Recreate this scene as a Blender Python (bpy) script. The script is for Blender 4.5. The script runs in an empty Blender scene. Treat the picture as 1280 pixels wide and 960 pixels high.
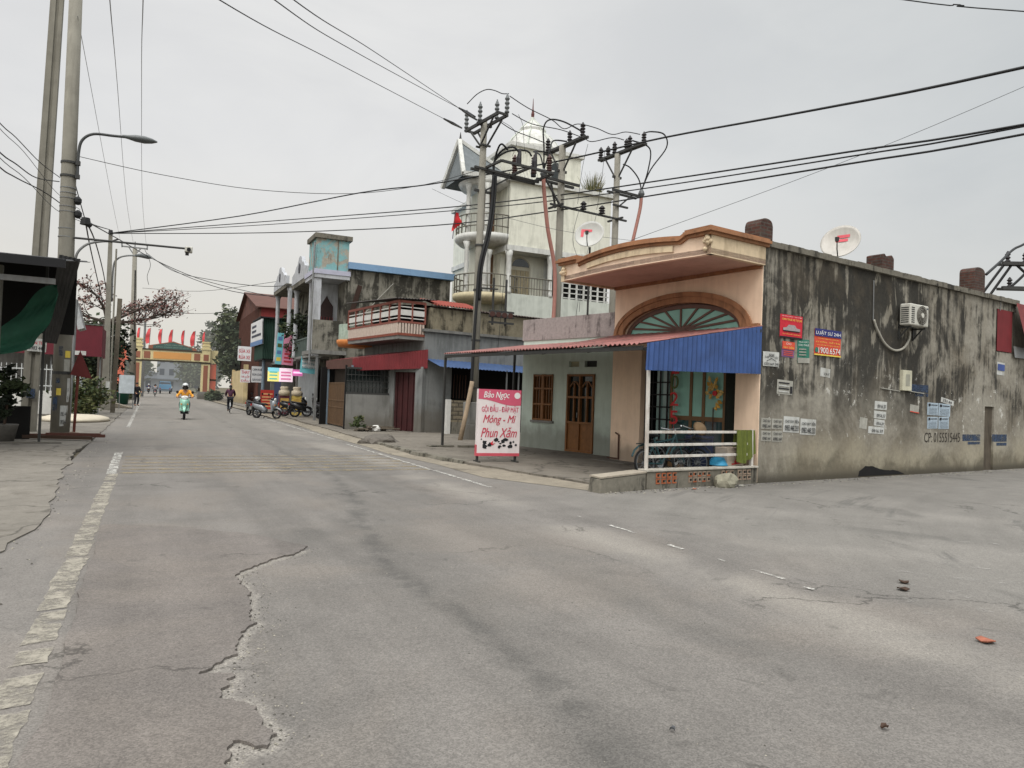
import bpy, bmesh, math, random
from mathutils import Vector, Matrix, noise as mnoise
rnd = random.Random(7)
R_ = math.radians
scn = bpy.context.scene
COL = scn.collection
# ------------------------------------------------------------------ camera (1.6 m above the road, road runs along +Y)
HC, FOC = 1.6, 900.0
yaw, pit, rol = R_(26.5436), R_(1.11), R_(2.1)
CAM = Vector((0, 0, HC))
F = Vector((math.sin(yaw)*math.cos(pit), math.cos(yaw)*math.cos(pit), math.sin(pit)))
r0 = Vector((math.cos(yaw), -math.sin(yaw), 0)); u0 = r0.cross(F)
RT = r0*math.cos(rol)+u0*math.sin(rol); UP = -r0*math.sin(rol)+u0*math.cos(rol)
cd = bpy.data.cameras.new('camera'); cam = bpy.data.objects.new('camera', cd); COL.objects.link(cam)
cd.sensor_fit = 'HORIZONTAL'; cd.sensor_width = 36; cd.lens = 36*FOC/1280; cd.clip_start = .05; cd.clip_end = 6000
m3 = Matrix((RT, UP, -F)).transposed()
cam.matrix_world = Matrix.Translation(CAM) @ m3.to_4x4()
scn.camera = cam
def ray(x, y): return RT*((x-640)/FOC) - UP*((y-480)/FOC) + F
def at(x, y, d): return CAM + ray(x, y)*d                      # survey point at camera depth d
def ground(x, y, z=0.0):
    d = ray(x, y); return CAM + d*((z-HC)/d.z)
def pick(x, y, P, ang):                                        # survey point on a vertical plane
    n = Vector((-math.sin(R_(ang)), math.cos(R_(ang)), 0)); d = ray(x, y)
    return CAM + d*((Vector((P[0], P[1], 0))-CAM).dot(n)/d.dot(n))
def loc2(P, ang, w):                                           # world -> local of a frame
    a = R_(ang); dx, dy = w[0]-P[0], w[1]-P[1]
    return Vector((dx*math.cos(a)+dy*math.sin(a), -dx*math.sin(a)+dy*math.cos(a), w[2]))
# ------------------------------------------------------------------ colours and materials
def S(r, g, b, k=1.0):
    f = lambda c: ((c/255+.055)/1.055)**2.4 if c > 10 else c/255/12.92
    return (f(r)*k, f(g)*k, f(b)*k, 1)
class NT:
    def __init__(s, mat): s.t = mat.node_tree; s.t.nodes.clear()
    def n(s, ty, ins=None, **props):
        nd = s.t.nodes.new(ty)
        for k, v in props.items(): setattr(nd, k, v)
        for k, v in (ins or {}).items():
            if isinstance(v, bpy.types.NodeSocket): s.t.links.new(v, nd.inputs[k])
            else: nd.inputs[k].default_value = v
        return nd
    def pos(s): return s.n('ShaderNodeNewGeometry').outputs['Position']
    def obj(s): return s.n('ShaderNodeTexCoord').outputs['Object']
    def sc(s, v, x, y, z): return s.n('ShaderNodeVectorMath', {0: v, 1: (x, y, z)}, operation='MULTIPLY').outputs[0]
    def noise(s, v, scale=1, detail=4, rough=.55, dist=0): return s.n('ShaderNodeTexNoise', {'Vector': v, 'Scale': scale, 'Detail': detail, 'Roughness': rough, 'Distortion': dist}).outputs[0]
    def m(s, op, a, b=0.0, c=None, clamp=False):
        ins = {0: a, 1: b}
        if c is not None: ins[2] = c
        return s.n('ShaderNodeMath', ins, operation=op, use_clamp=clamp).outputs[0]
    def rng(s, v, a, b, c=0.0, d=1.0, smooth=True):
        return s.n('ShaderNodeMapRange', {0: v, 1: a, 2: b, 3: c, 4: d}, interpolation_type='SMOOTHSTEP' if smooth else 'LINEAR').outputs[0]
    def mix(s, f, a, b, mode='MIX'):
        nd = s.n('ShaderNodeMix', data_type='RGBA', blend_type=mode)
        for k, v in ((0, f), (6, a), (7, b)):
            if isinstance(v, bpy.types.NodeSocket): s.t.links.new(v, nd.inputs[k])
            else: nd.inputs[k].default_value = v
        return nd.outputs[2]
    def xyz(s, v): return s.n('ShaderNodeSeparateXYZ', {0: v}).outputs
    def bump(s, h, st=.3, d=.02): return s.n('ShaderNodeBump', {'Strength': st, 'Distance': d, 'Height': h}).outputs[0]
    def out(s, col, rough=.8, bump=None, metal=0.0, emit=None, estr=0.0, alpha=None, spec=.3, trans=0.0, sub=None):
        b = s.n('ShaderNodeBsdfPrincipled', {'Base Color': col, 'Roughness': rough, 'Metallic': metal, 'Specular IOR Level': spec, 'Transmission Weight': trans})
        if bump is not None: s.t.links.new(bump, b.inputs['Normal'])
        if emit is not None:
            if isinstance(emit, bpy.types.NodeSocket): s.t.links.new(emit, b.inputs['Emission Color'])
            else: b.inputs['Emission Color'].default_value = emit
            b.inputs['Emission Strength'].default_value = estr
        if alpha is not None: s.t.links.new(alpha, b.inputs['Alpha'])
        o = s.n('ShaderNodeOutputMaterial'); s.t.links.new(b.outputs[0], o.inputs[0])
def newmat(name):
    m = bpy.data.materials.new(name); m.use_nodes = True; return m, NT(m)
def mulc(t, col, f): return t.n('ShaderNodeVectorMath', {0: col[:3] if isinstance(col, tuple) else col, 'Scale': f}, operation='SCALE').outputs[0]
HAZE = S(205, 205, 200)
_mc = {}
def M(name, col, rough=.75, var=.18, scale=4.0, streak=0.0, scol=None, grime=0.0, gh=.5, bump=.15, bsc=40, metal=0.0, spec=.3, haze=0.0, est=0.0):
    if name in _mc: return _mc[name]
    m, t = newmat(name); p = t.pos()
    f = t.rng(t.noise(p, scale, 6, .6), .25, .75, 1-var, 1+var, False)
    c = mulc(t, col, f)
    if streak:
        s1 = t.m('ADD', t.m('MULTIPLY', t.noise(t.sc(p, 4.5, 4.5, .45), 1.3, 6, .65, .6), .55), t.m('MULTIPLY', t.noise(p, 1.3, 6, .65, .5), .45))
        c = t.mix(t.m('MULTIPLY', t.rng(s1, .44, .64), streak), c, scol or S(60, 56, 50))
    if grime:
        z = t.xyz(p)[2]
        g = t.m('MULTIPLY', t.rng(t.m('ADD', z, t.m('MULTIPLY', t.noise(p, 2.5, 5), -gh)), 0, gh, 1, 0), grime)
        c = t.mix(g, c, S(88, 82, 72))
    if haze: c = mulc(t, c, 1-haze)  # distance haze painted in: base colour dimmed, haze colour emitted instead
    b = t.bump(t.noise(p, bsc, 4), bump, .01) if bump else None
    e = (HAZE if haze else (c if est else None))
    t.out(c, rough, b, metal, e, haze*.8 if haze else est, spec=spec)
    _mc[name] = m; return m
def moldy(name, pale, dark, k=.5, green=None, sc=1.0, pk=.5):
    # old lime render: pale ground, black mould running down, flaked patches
    if name in _mc: return _mc[name]
    m, t = newmat(name); p = t.pos()
    st = t.noise(t.sc(p, 2.6*sc, 2.6*sc, .35*sc), 1.0, 6, .68, .4); bl = t.noise(p, .9*sc, 6, .66, .6); fi = t.noise(p, 7*sc, 6, .7)
    c = mulc(t, pale, t.rng(fi, .3, .7, .8, 1.15, False))
    if green: c = t.mix(t.rng(t.noise(p, 1.6*sc, 6, .65, .7), .43, .53), c, mulc(t, green, t.rng(fi, .3, .7, .85, 1.1, False)))
    d = t.m('ADD', t.m('MULTIPLY', st, .55), t.m('MULTIPLY', bl, .45))
    c = t.mix(t.m('MULTIPLY', t.rng(d, .56-.14*k, .66-.14*k), .9), c, mulc(t, dark, t.rng(fi, .3, .7, .7, 1.35, False)))
    c = t.mix(t.m('MULTIPLY', t.rng(t.noise(p, 3.2*sc, 5, .65, 1.0), .60, .66), pk), c, pale)
    t.out(c, .92, t.bump(fi, .3, .01), spec=.15); _mc[name] = m; return m
def emat(name, col, e):
    if name in _mc: return _mc[name]
    m, t = newmat(name); t.out(col, .5, emit=col, estr=e); _mc[name] = m; return m
def glass(name, col, rough=.08):
    if name in _mc: return _mc[name]
    m, t = newmat(name); p = t.pos()
    c = mulc(t, col, t.rng(t.noise(p, 1.2, 3), .3, .7, .8, 1.15, False))
    t.out(c, rough, spec=.6); _mc[name] = m; return m
# ------------------------------------------------------------------ mesh builder
class MB:
    def __init__(s): s.v = []; s.f = []; s.mi = []
    def add(s, vs, fs, m=0):
        o = len(s.v); s.v += [Vector(v) for v in vs]; s.f += [tuple(i+o for i in f) for f in fs]; s.mi += [m]*len(fs); return s
    def box(s, x0, x1, y0, y1, z0, z1, m=0):
        return s.add([(x0,y0,z0),(x1,y0,z0),(x1,y1,z0),(x0,y1,z0),(x0,y0,z1),(x1,y0,z1),(x1,y1,z1),(x0,y1,z1)],
                     [(0,3,2,1),(4,5,6,7),(0,1,5,4),(1,2,6,5),(2,3,7,6),(3,0,4,7)], m)
    def bar(s, p, q, w, h=None, m=0, up=(0,0,1)):
        p, q = Vector(p), Vector(q); h = h or w; d = (q-p).normalized(); upv = Vector(up)
        if abs(d.dot(upv)) > .98: upv = Vector((1,0,0))
        a = d.cross(upv).normalized()*w/2; b = a.cross(d).normalized()*h/2
        vs = [p-a-b, p+a-b, p+a+b, p-a+b, q-a-b, q+a-b, q+a+b, q-a+b]
        return s.add(vs, [(0,1,2,3),(7,6,5,4),(0,4,5,1),(1,5,6,2),(2,6,7,3),(3,7,4,0)], m)
    def tube(s, pts, r, n=8, m=0, cap=True):
        pts = [Vector(p) for p in pts]; k = len(pts)
        rs = r if isinstance(r, (list, tuple)) else [r]*k
        d = (pts[1]-pts[0]).normalized(); a = d.orthogonal().normalized(); vs = []
        for i in range(k):
            t = (pts[min(i+1,k-1)]-pts[max(i-1,0)])
            t = t.normalized() if t.length > 1e-9 else d
            a = (a-t*a.dot(t)); a = a.normalized() if a.length > 1e-6 else t.orthogonal().normalized()
            b = t.cross(a)
            for j in range(n):
                w = 2*math.pi*j/n; vs.append(pts[i]+(a*math.cos(w)+b*math.sin(w))*rs[i])
        fs = [(i*n+j, i*n+(j+1)%n, (i+1)*n+(j+1)%n, (i+1)*n+j) for i in range(k-1) for j in range(n)]
        if cap: fs += [tuple(range(n))[::-1], tuple((k-1)*n+j for j in range(n))]
        return s.add(vs, fs, m)
    def lathe(s, prof, c=(0,0,0), n=16, m=0, ax='z', cap=True):
        vs = []; c = Vector(c)
        for r, z in prof:
            for j in range(n):
                w = 2*math.pi*j/n; x, y = r*math.cos(w), r*math.sin(w)
                vs.append(c+(Vector((x,y,z)) if ax == 'z' else Vector((z,x,y)) if ax == 'x' else Vector((x,z,y))))
        k = len(prof)
        fs = [(i*n+j, i*n+(j+1)%n, (i+1)*n+(j+1)%n, (i+1)*n+j) for i in range(k-1) for j in range(n)]
        if cap: fs += [tuple(range(n))[::-1], tuple((k-1)*n+j for j in range(n))]
        return s.add(vs, fs, m)
    def prism(s, poly, y0, y1, m=0, plane='xz'):                # polygon in a plane, extruded along the third axis
        f = {'xz': lambda a, b, c: (a, c, b), 'xy': lambda a, b, c: (a, b, c), 'yz': lambda a, b, c: (c, a, b)}[plane]
        n = len(poly); vs = [f(a, b, y0) for a, b in poly]+[f(a, b, y1) for a, b in poly]
        return s.add(vs, [tuple(range(n)), tuple(range(2*n-1, n-1, -1))]+[(i, i+n, (i+1)%n+n, (i+1)%n) for i in range(n)], m)
    def quad(s, a, b, c, d, m=0): return s.add([a,b,c,d], [(0,1,2,3)], m)
    def ruled(s, A, B, th=0.0, m=0):                            # strip between two polylines
        n = len(A); vs = [Vector(p) for p in A]+[Vector(p) for p in B]
        fs = [(i, i+1, n+i+1, n+i) for i in range(n-1)]
        if th:
            o = Vector((0,0,-th)); vs += [v+o for v in vs]; k = 2*n
            fs += [(k+n+i, k+n+i+1, k+i+1, k+i) for i in range(n-1)]
            fs += [(i+1, i, k+i, k+i+1) for i in range(n-1)]+[(n+i, n+i+1, k+n+i+1, k+n+i) for i in range(n-1)]
            fs += [(0, n, k+n, k), (n-1, k+n-1, k+2*n-1, 2*n-1)]
        return s.add(vs, fs, m)
    def corr(s, a, b, c, d, n, amp, m=0, th=.004):              # corrugated sheet a-b (bottom) / d-c (top), ribs run a->d
        a, b, c, d = map(Vector, (a, b, c, d)); nm = (b-a).cross(d-a).normalized(); A = []; B = []
        for i in range(n*4+1):
            t = i/(n*4); o = nm*amp*math.sin(i*math.pi/2); A.append(a.lerp(b, t)+o); B.append(d.lerp(c, t)+o)
        return s.ruled(A, B, 0, m)
    def build(s, name, mats, parent=None, smooth=False, bevel=0.0, loc=None, ang=None):
        me = bpy.data.meshes.new(name); me.from_pydata(s.v, [], s.f)
        for m in (mats if isinstance(mats, (list, tuple)) else [mats]): me.materials.append(m)
        me.polygons.foreach_set('material_index', s.mi)
        if smooth: me.polygons.foreach_set('use_smooth', [True]*len(s.f))
        me.update()
        o = bpy.data.objects.new(name, me); COL.objects.link(o)
        if parent: o.parent = parent
        if loc is not None: o.location = loc
        if ang is not None: o.rotation_euler[2] = R_(ang)
        if bevel:
            b = o.modifiers.new('soft', 'BEVEL'); b.width = bevel; b.segments = 2; b.limit_method = 'ANGLE'
        return o
def tag(o, label=None, cat=None, group=None, kind=None):
    if label: o['label'] = label
    if cat: o['category'] = cat
    if group: o['group'] = group
    if kind: o['kind'] = kind
    return o
def thing(name, label, cat, loc=(0,0,0), ang=0, group=None):
    o = bpy.data.objects.new(name, None); COL.objects.link(o); o.empty_display_size = .2
    o.location = loc; o.rotation_euler[2] = R_(ang); return tag(o, label, cat, group)
def dup(root, loc, ang, label=None, group=None):
    def cp(o, par):
        c = o.copy(); COL.objects.link(c); c.parent = par
        for ch in list(o.children): cp(ch, c)
        return c
    r = cp(root, None); r.location = loc; r.rotation_euler[2] = R_(ang)
    if label: r['label'] = label
    if group: r['group'] = group
    return r
def wallcells(mb, x0, x1, z0, z1, ops, y0, y1, m=0):            # wall slab in xz with rectangular openings
    xs = sorted({x0, x1, *[o[0] for o in ops], *[o[1] for o in ops]}); zs = sorted({z0, z1, *[o[2] for o in ops], *[o[3] for o in ops]})
    for i in range(len(xs)-1):
        for j in range(len(zs)-1):
            cx, cz = (xs[i]+xs[i+1])/2, (zs[j]+zs[j+1])/2
            if any(o[0] < cx < o[1] and o[2] < cz < o[3] for o in ops): continue
            mb.box(xs[i], xs[i+1], y0, y1, zs[j], zs[j+1], m)
def text(s, mat, parent, x0, x1, z0, z1, y=-.004, shear=0.0, name='lettering', th=.0015, bold=0.0):
    cu = bpy.data.curves.new('t', 'FONT'); cu.body = s; cu.shear = shear; cu.resolution_u = 3
    o = bpy.data.objects.new('t', cu); COL.objects.link(o)
    dg = bpy.context.evaluated_depsgraph_get(); dg.update()
    me = bpy.data.meshes.new_from_object(o.evaluated_get(dg)); bpy.data.objects.remove(o)
    if not len(me.vertices): return None
    X = [v.co.x for v in me.vertices]; Y = [v.co.y for v in me.vertices]
    ax, bx, ay, by = min(X), max(X), min(Y), max(Y)
    for v in me.vertices:
        v.co = Vector((x0+(v.co.x-ax)/(bx-ax)*(x1-x0), y, z0+(v.co.y-ay)/(by-ay)*(z1-z0)))
    if bold:                                                   # heavier strokes: thin copies set side by side
        bm = bmesh.new(); bm.from_mesh(me); g = bm.verts[:]+bm.edges[:]+bm.faces[:]; dx = (z1-z0)*.014
        for k, (sx, sz) in enumerate(((1, 0), (-1, 0), (0, .6), (0, -.6))):
            d = bmesh.ops.duplicate(bm, geom=g)
            for e in d['geom']:
                if isinstance(e, bmesh.types.BMVert): e.co += Vector((sx*dx, -.0004*(k+1), sz*dx))
        bm.to_mesh(me); bm.free()
    me.materials.clear(); me.materials.append(mat); me.name = name
    ob = bpy.data.objects.new(name, me); COL.objects.link(ob); ob.parent = parent; return ob
def skinmesh(joints, edges, sub=1):
    names = list(joints); me = bpy.data.meshes.new('sk')
    me.from_pydata([joints[k][0] for k in names], [(names.index(a), names.index(b)) for a, b in edges], [])
    o = bpy.data.objects.new('sk', me); COL.objects.link(o)
    sm = o.modifiers.new('s', 'SKIN'); sk = me.skin_vertices[0].data
    for i, k in enumerate(names):
        r = joints[k][1]; sk[i].radius = (r, r) if not isinstance(r, tuple) else r
    sk[0].use_root = True
    ss = o.modifiers.new('u', 'SUBSURF'); ss.levels = sub; ss.render_levels = sub
    dg = bpy.context.evaluated_depsgraph_get(); dg.update()
    out = bpy.data.meshes.new_from_object(o.evaluated_get(dg)); bpy.data.objects.remove(o)
    out.polygons.foreach_set('use_smooth', [True]*len(out.polygons)); return out
def link(name, me, mat, parent=None):
    me.materials.clear(); me.materials.append(mat); me.name = name
    o = bpy.data.objects.new(name, me); COL.objects.link(o)
    if parent: o.parent = parent
    return o
def jag(pts, step, amp, seed=0):
    r = random.Random(seed); out = []
    for i in range(len(pts)-1):
        a, b = Vector(pts[i]), Vector(pts[i+1]); n = max(1, int((b-a).length/step)); nv = Vector((-(b-a).y, (b-a).x)).normalized()
        for k in range(n):
            j = (mnoise.noise(Vector((seed*9.1, (i*37+k)*.23, 0)))*1.6+r.uniform(-.5, .5))*amp
            out.append(a.lerp(b, k/n)+nv*j)
    out.append(Vector(pts[-1])); return out
# ------------------------------------------------------------------ world: overcast deck over a weak blue sky, one soft sun
SUN_EL, SUN_AZ = 52.0, 215.0        # sun behind the camera and to its left (compass-like, from +Y clockwise)
w = bpy.data.worlds.new('World'); scn.world = w; w.use_nodes = True
class WT(NT):
    def __init__(s, tree): s.t = tree; s.t.nodes.clear()
t = WT(w.node_tree)
sky = t.n('ShaderNodeTexSky'); sky.sky_type = 'NISHITA'; sky.sun_disc = False
sky.sun_elevation = R_(SUN_EL); sky.sun_rotation = R_(SUN_AZ)
bg1 = t.n('ShaderNodeBackground', {'Color': mulc(t, t.n('ShaderNodeHueSaturation', {'Saturation': .35, 'Color': sky.outputs[0]}).outputs[0], .22), 'Strength': .05})   # what the deck lets through
dirv = t.n('ShaderNodeTexCoord').outputs['Generated']; X, Y, Z = t.xyz(dirv)
cl = t.rng(t.noise(t.sc(dirv, 1, 1, 2.0), 2.0, 6, .55, .5), .34, .66)
rgt = t.rng(t.m('ADD', t.m('MULTIPLY', X, .9), t.m('MULTIPLY', Y, -.35)), -.1, .8)    # greyer and bluer down the side street
c = t.mix(rgt, S(231, 231, 230), S(199, 203, 204))
c = t.mix(t.m('MULTIPLY', cl, .6), c, t.mix(rgt, S(209, 210, 212), S(181, 187, 190)))
low = t.rng(Z, .02, .33, 1, 0)
c = t.mix(t.m('MULTIPLY', low, t.m('SUBTRACT', 1, t.m('MULTIPLY', rgt, .6))), c, S(217, 213, 203))
up = t.rng(Z, .52, 1.0, .97, 3.0)                                                       # a cloud deck is brighter overhead
up = t.m('MULTIPLY', up, t.rng(Z, -.15, 0, .35, 1))
glow = t.m('ADD', t.m('ADD', t.m('MULTIPLY', X, -.45), t.m('MULTIPLY', Y, -.65)), t.m('MULTIPLY', Z, .6))   # sky brightened out of view, on the hidden sun's side, to light the facades
up = t.m('MULTIPLY', up, t.rng(glow, .1, .95, 1, 2.1))
bg2 = t.n('ShaderNodeBackground', {'Color': c, 'Strength': up})
t.t.links.new(t.n('ShaderNodeAddShader', {0: bg1.outputs[0], 1: bg2.outputs[0]}).outputs[0], t.n('ShaderNodeOutputWorld').inputs[0])
sl = bpy.data.lights.new('sun', 'SUN'); sl.energy = 1.1; sl.angle = R_(24); sl.color = (1, .95, .88)
so = bpy.data.objects.new('sun', sl); COL.objects.link(so)
sd = Vector((math.sin(R_(SUN_AZ))*math.cos(R_(SUN_EL)), math.cos(R_(SUN_AZ))*math.cos(R_(SUN_EL)), math.sin(R_(SUN_EL))))
so.rotation_euler = sd.to_track_quat('Z', 'Y').to_euler(); so.location = (0, 0, 60)
scn.view_settings.view_transform = 'Standard'; scn.view_settings.look = 'None'; scn.view_settings.exposure = 0
# ------------------------------------------------------------------ ground materials
def road_mat(name, kind):
    m, t = newmat(name); p = t.pos(); x, y, z = t.xyz(p)
    big = t.noise(t.sc(p, 1.1, .09, 1), 1.0, 6, .6)
    mid = t.noise(p, 1.3, 6, .62); pat = t.noise(p, .42, 6, .6, .6); fine = t.noise(p, 26, 5, .7)
    base = S(144, 139, 133, .53) if kind != 'over' else S(142, 135, 129, .51)
    c = mulc(t, base, t.rng(big, .3, .7, .70, 1.06, False))
    c = mulc(t, c, t.rng(mid, .25, .75, .84, 1.16, False))
    pink = t.m('MULTIPLY', t.rng(pat, .44, .62), .55)
    c = t.mix(pink, c, mulc(t, c, 1.06)); c = t.mix(t.m('MULTIPLY', pink, .6), c, S(150, 140, 129, .56))
    # traffic polish and seams along the road
    wob = t.m('MULTIPLY', t.m('SUBTRACT', t.noise(t.sc(p, .6, .35, 1), 1, 5, .6), .5), 1.1)
    xw = t.m('ADD', x, wob)
    def band(c0, w, k, ya, yb, dark):
        ctr = t.m('ADD', c0, t.m('MULTIPLY', t.rng(y, 4.5, 13.5), 1.15)) if dark == 'seam' else c0
        d = t.m('ABSOLUTE', t.m('SUBTRACT', xw, ctr))
        return t.m('MULTIPLY', t.m('MULTIPLY', t.rng(d, 0, w, 1, 0), k), t.rng(y, ya, yb, 0, 1))
    if kind != 'over':
        c = t.mix(t.m('MULTIPLY', band(1.95, .20, .50, 1.5, 3, 'seam'), t.rng(t.noise(p, 3.5, 5, .7), .35, .6)), c, S(84, 83, 80, .5))
        c = t.mix(t.m('MULTIPLY', band(2.15, .8, .35, 1.5, 3, 'seam'), t.rng(pat, .3, .6)), c, S(104, 103, 99, .5))
        c = t.mix(band(3.7, .5, .22, 2, 4, ''), c, S(100, 99, 95, .55))
        c = t.mix(t.m('MULTIPLY', band(4.75, .7, .55, 1, 3, ''), t.rng(pat, .35, .6)), c, S(158, 153, 144, .68))
        far = t.rng(y, 10, 40, 0, .5); c = t.mix(far, c, S(152, 147, 138, .60))
        # dusty side street with turning arcs
        ss = t.rng(t.m('ADD', x, t.m('MULTIPLY', t.noise(p, .5, 4), 2.0)), 5.8, 8.6)
        dx, dy = t.m('SUBTRACT', x, 17.0), t.m('SUBTRACT', y, -3.0)
        rad = t.m('SQRT', t.m('ADD', t.m('MULTIPLY', dx, dx), t.m('MULTIPLY', dy, dy)))
        arc = t.noise(t.n('ShaderNodeCombineXYZ', {0: t.m('MULTIPLY', rad, 1.5), 1: t.m('MULTIPLY', t.m('ARCTAN2', dy, dx), 1.4)}).outputs[0], 1.6, 5, .62)
        dc = mulc(t, S(150, 146, 139, .54), t.rng(arc, .3, .7, .86, 1.08, False)); dc = mulc(t, dc, t.rng(pat, .3, .7, .84, 1.12, False))
        dc = mulc(t, dc, t.rng(mid, .25, .75, .88, 1.12, False))
        c = t.mix(t.m('MULTIPLY', ss, .9), c, dc)
        rub = t.m('MULTIPLY', t.m('MULTIPLY', t.rng(arc, .56, .66), t.rng(pat, .4, .6)), t.m('MULTIPLY', ss, .55)); c = t.mix(rub, c, S(96, 95, 92, .5))
        # exposed pale aggregate beside the broken overlay
        rim = t.n('ShaderNodeAttribute', attribute_name='rim').outputs['Fac']
        rn = t.rng(t.m('ADD', rim, t.m('MULTIPLY', t.m('SUBTRACT', t.noise(p, 9, 5, .7), .5), 1.1)), .35, .85)
        c = t.mix(t.m('MULTIPLY', rn, .5), c, mulc(t, S(174, 168, 158, .66), t.rng(t.noise(p, 70, 2, .6), .35, .65, .55, 1.3, False)))
    cv = t.n('ShaderNodeVectorMath', {0: p, 1: t.n('ShaderNodeVectorMath', {0: t.n('ShaderNodeTexNoise', {'Vector': p, 'Scale': 1.1, 'Detail': 6, 'Roughness': .65}).outputs['Color'], 'Scale': 1.3}, operation='SCALE').outputs[0]}, operation='ADD').outputs[0]
    ck = t.n('ShaderNodeTexVoronoi', {'Vector': cv, 'Scale': .36}, feature='DISTANCE_TO_EDGE').outputs[0]
    c = t.mix(t.m('MULTIPLY', t.m('MULTIPLY', t.rng(ck, .0, .012, 1, 0), t.rng(t.noise(p, .37, 3), .5, .6)), .6), c, S(56, 54, 50, .5))
    oil = t.rng(t.noise(t.sc(p, 1, .5, 1), .8, 3, .5, .6), .62, .72); c = t.mix(t.m('MULTIPLY', oil, .30), c, S(84, 83, 80, .5))
    near = t.rng(y, 2, 22, 1, .15)
    spk = t.n('ShaderNodeTexVoronoi', {'Vector': p, 'Scale': 120.0}).outputs['Color']
    g = t.xyz(spk)[0]
    c = mulc(t, c, t.m('ADD', 1.0, t.m('MULTIPLY', near, t.rng(g, 0, 1, -.22, .30, False))))
    c = mulc(t, c, t.m('ADD', 1.0, t.m('MULTIPLY', near, t.rng(fine, .3, .7, -.11, .11, False))))
    stain = t.rng(t.noise(p, 2.1, 3, .5, 1.0), .66, .73); c = t.mix(t.m('MULTIPLY', stain, .30), c, S(78, 76, 72, .6))
    h = t.m('ADD', t.m('MULTIPLY', g, .5), fine)
    t.out(c, .88, t.bump(h, .35, .012), spec=.25); return m
ROAD = road_mat('asphalt', 'road'); OVER = road_mat('asphalt_overlay', 'over')
def conc_mat(name, col, dirt=.5, crack=True):
    m, t = newmat(name); p = t.pos(); x, y, z = t.xyz(p)
    n1 = t.noise(p, .8, 6, .65, .3); n2 = t.noise(p, 5, 6, .65); f = t.noise(p, 45, 4, .7)
    c = mulc(t, col, t.rng(n1, .3, .7, .80, 1.15, False)); c = mulc(t, c, t.rng(n2, .3, .7, .88, 1.1, False)); c = mulc(t, c, t.rng(f, .3, .7, .88, 1.12, False))
    c = t.mix(t.m('MULTIPLY', t.rng(t.noise(p, 1.9, 6, .7, .8), .54, .68), dirt), c, S(104, 97, 86, .5))
    if crack:
        v = t.n('ShaderNodeTexVoronoi', {'Vector': t.n('ShaderNodeVectorMath', {0: p, 1: t.n('ShaderNodeTexNoise', {'Vector': p, 'Scale': 1.5, 'Detail': 5}).outputs['Color']}, operation='ADD').outputs[0], 'Scale': .42}, feature='DISTANCE_TO_EDGE').outputs[0]
        c = t.mix(t.m('MULTIPLY', t.rng(v, .0, .02, 1, 0), .55), c, S(58, 54, 48, .5))
    t.out(c, .9, t.bump(t.m('ADD', f, n2), .3, .01), spec=.2); return m
PAVE = conc_mat('pavement_concrete', S(147, 141, 131, .56), .7); PAVR = conc_mat('terrace_concrete', S(138, 131, 120, .60), .7)
DUST = conc_mat('dusty_apron', S(156, 147, 131, .62), .5, False)
SOIL = conc_mat('soil', S(120, 112, 92, .5), .5, False)
def paint_mat(name, col, wear):
    m, t = newmat(name); p = t.pos()
    a = t.rng(t.m('ADD', t.noise(p, 5, 6, .72), t.m('MULTIPLY', t.noise(p, 34, 4, .75), .5)), wear-.06, wear+.30)
    c = mulc(t, col, t.rng(t.noise(p, 12, 5), .3, .7, .85, 1.1, False)); t.out(c, .8, alpha=a, spec=.2); return m
WPAINT = paint_mat('worn_white_paint', S(188, 181, 166, .54), .60); WTHIN = paint_mat('faded_white_paint', S(212, 210, 202, .75), .66)
YPAINT = paint_mat('faded_ochre_paint', S(178, 162, 128, .56), .65)
# ------------------------------------------------------------------ ground, road, pavements
MB().quad((-3000,-3000,-.06),(3000,-3000,-.06),(3000,3000,-.06),(-3000,3000,-.06)).build('ground', SOIL); tag(bpy.data.objects['ground'], kind='structure')
EDGE = [(1.5,7.5),(1.30,7.2),(1.07,7.04),(.69,6.54),(.74,5.87),(.66,5.27),(.69,5.16),(.57,4.95),(.52,4.58),(.30,4.34),(.46,4.27),(.38,3.97),(.53,3.80),(.53,3.66),(.58,3.46),(.53,3.36),(.39,3.46),(.35,3.26),(.30,2.7),(.42,2.2)]
JE = jag(EDGE, .022, .024, 3)
def segd(px, py):
    b = 9
    for i in range(len(EDGE)-1):
        ax, ay = EDGE[i]; bx, by = EDGE[i+1]; dx, dy = bx-ax, by-ay
        k = max(0, min(1, ((px-ax)*dx+(py-ay)*dy)/(dx*dx+dy*dy))); b = min(b, math.hypot(px-ax-k*dx, py-ay-k*dy))
    return b
mb = MB(); xs = [-1.4, -.3]; x = -.3
while x < 3: x += .06; xs.append(x)
xs += [4.5, 5.9]; ys = [-25, 1.9]; y = 1.9
while y < 8.4: y += .06; ys.append(y)
ys += [12, 20, 40, 80, 160, 320]
nx = len(xs); rim = []
for yy in ys:
    for xx in xs:
        mb.v.append(Vector((xx, yy, 0)))
        rim.append(max(0, 1-segd(xx, yy)/.15)*(1 if yy < 7.4 else 0) if (-.3 <= xx <= 3 and 1.9 <= yy <= 8.4) else 0)
for j in range(len(ys)-1):
    for i in range(nx-1): mb.f.append((j*nx+i, j*nx+i+1, (j+1)*nx+i+1, (j+1)*nx+i)); mb.mi.append(0)
n0 = len(mb.v); mb.quad((5.9,-25,0),(60,-25,0),(60,17,0),(5.9,17,0)); rim += [0]*4
road = mb.build('road', ROAD); tag(road, kind='structure')
at_ = road.data.attributes.new('rim', 'FLOAT', 'POINT'); at_.data.foreach_set('value', rim)
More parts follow.
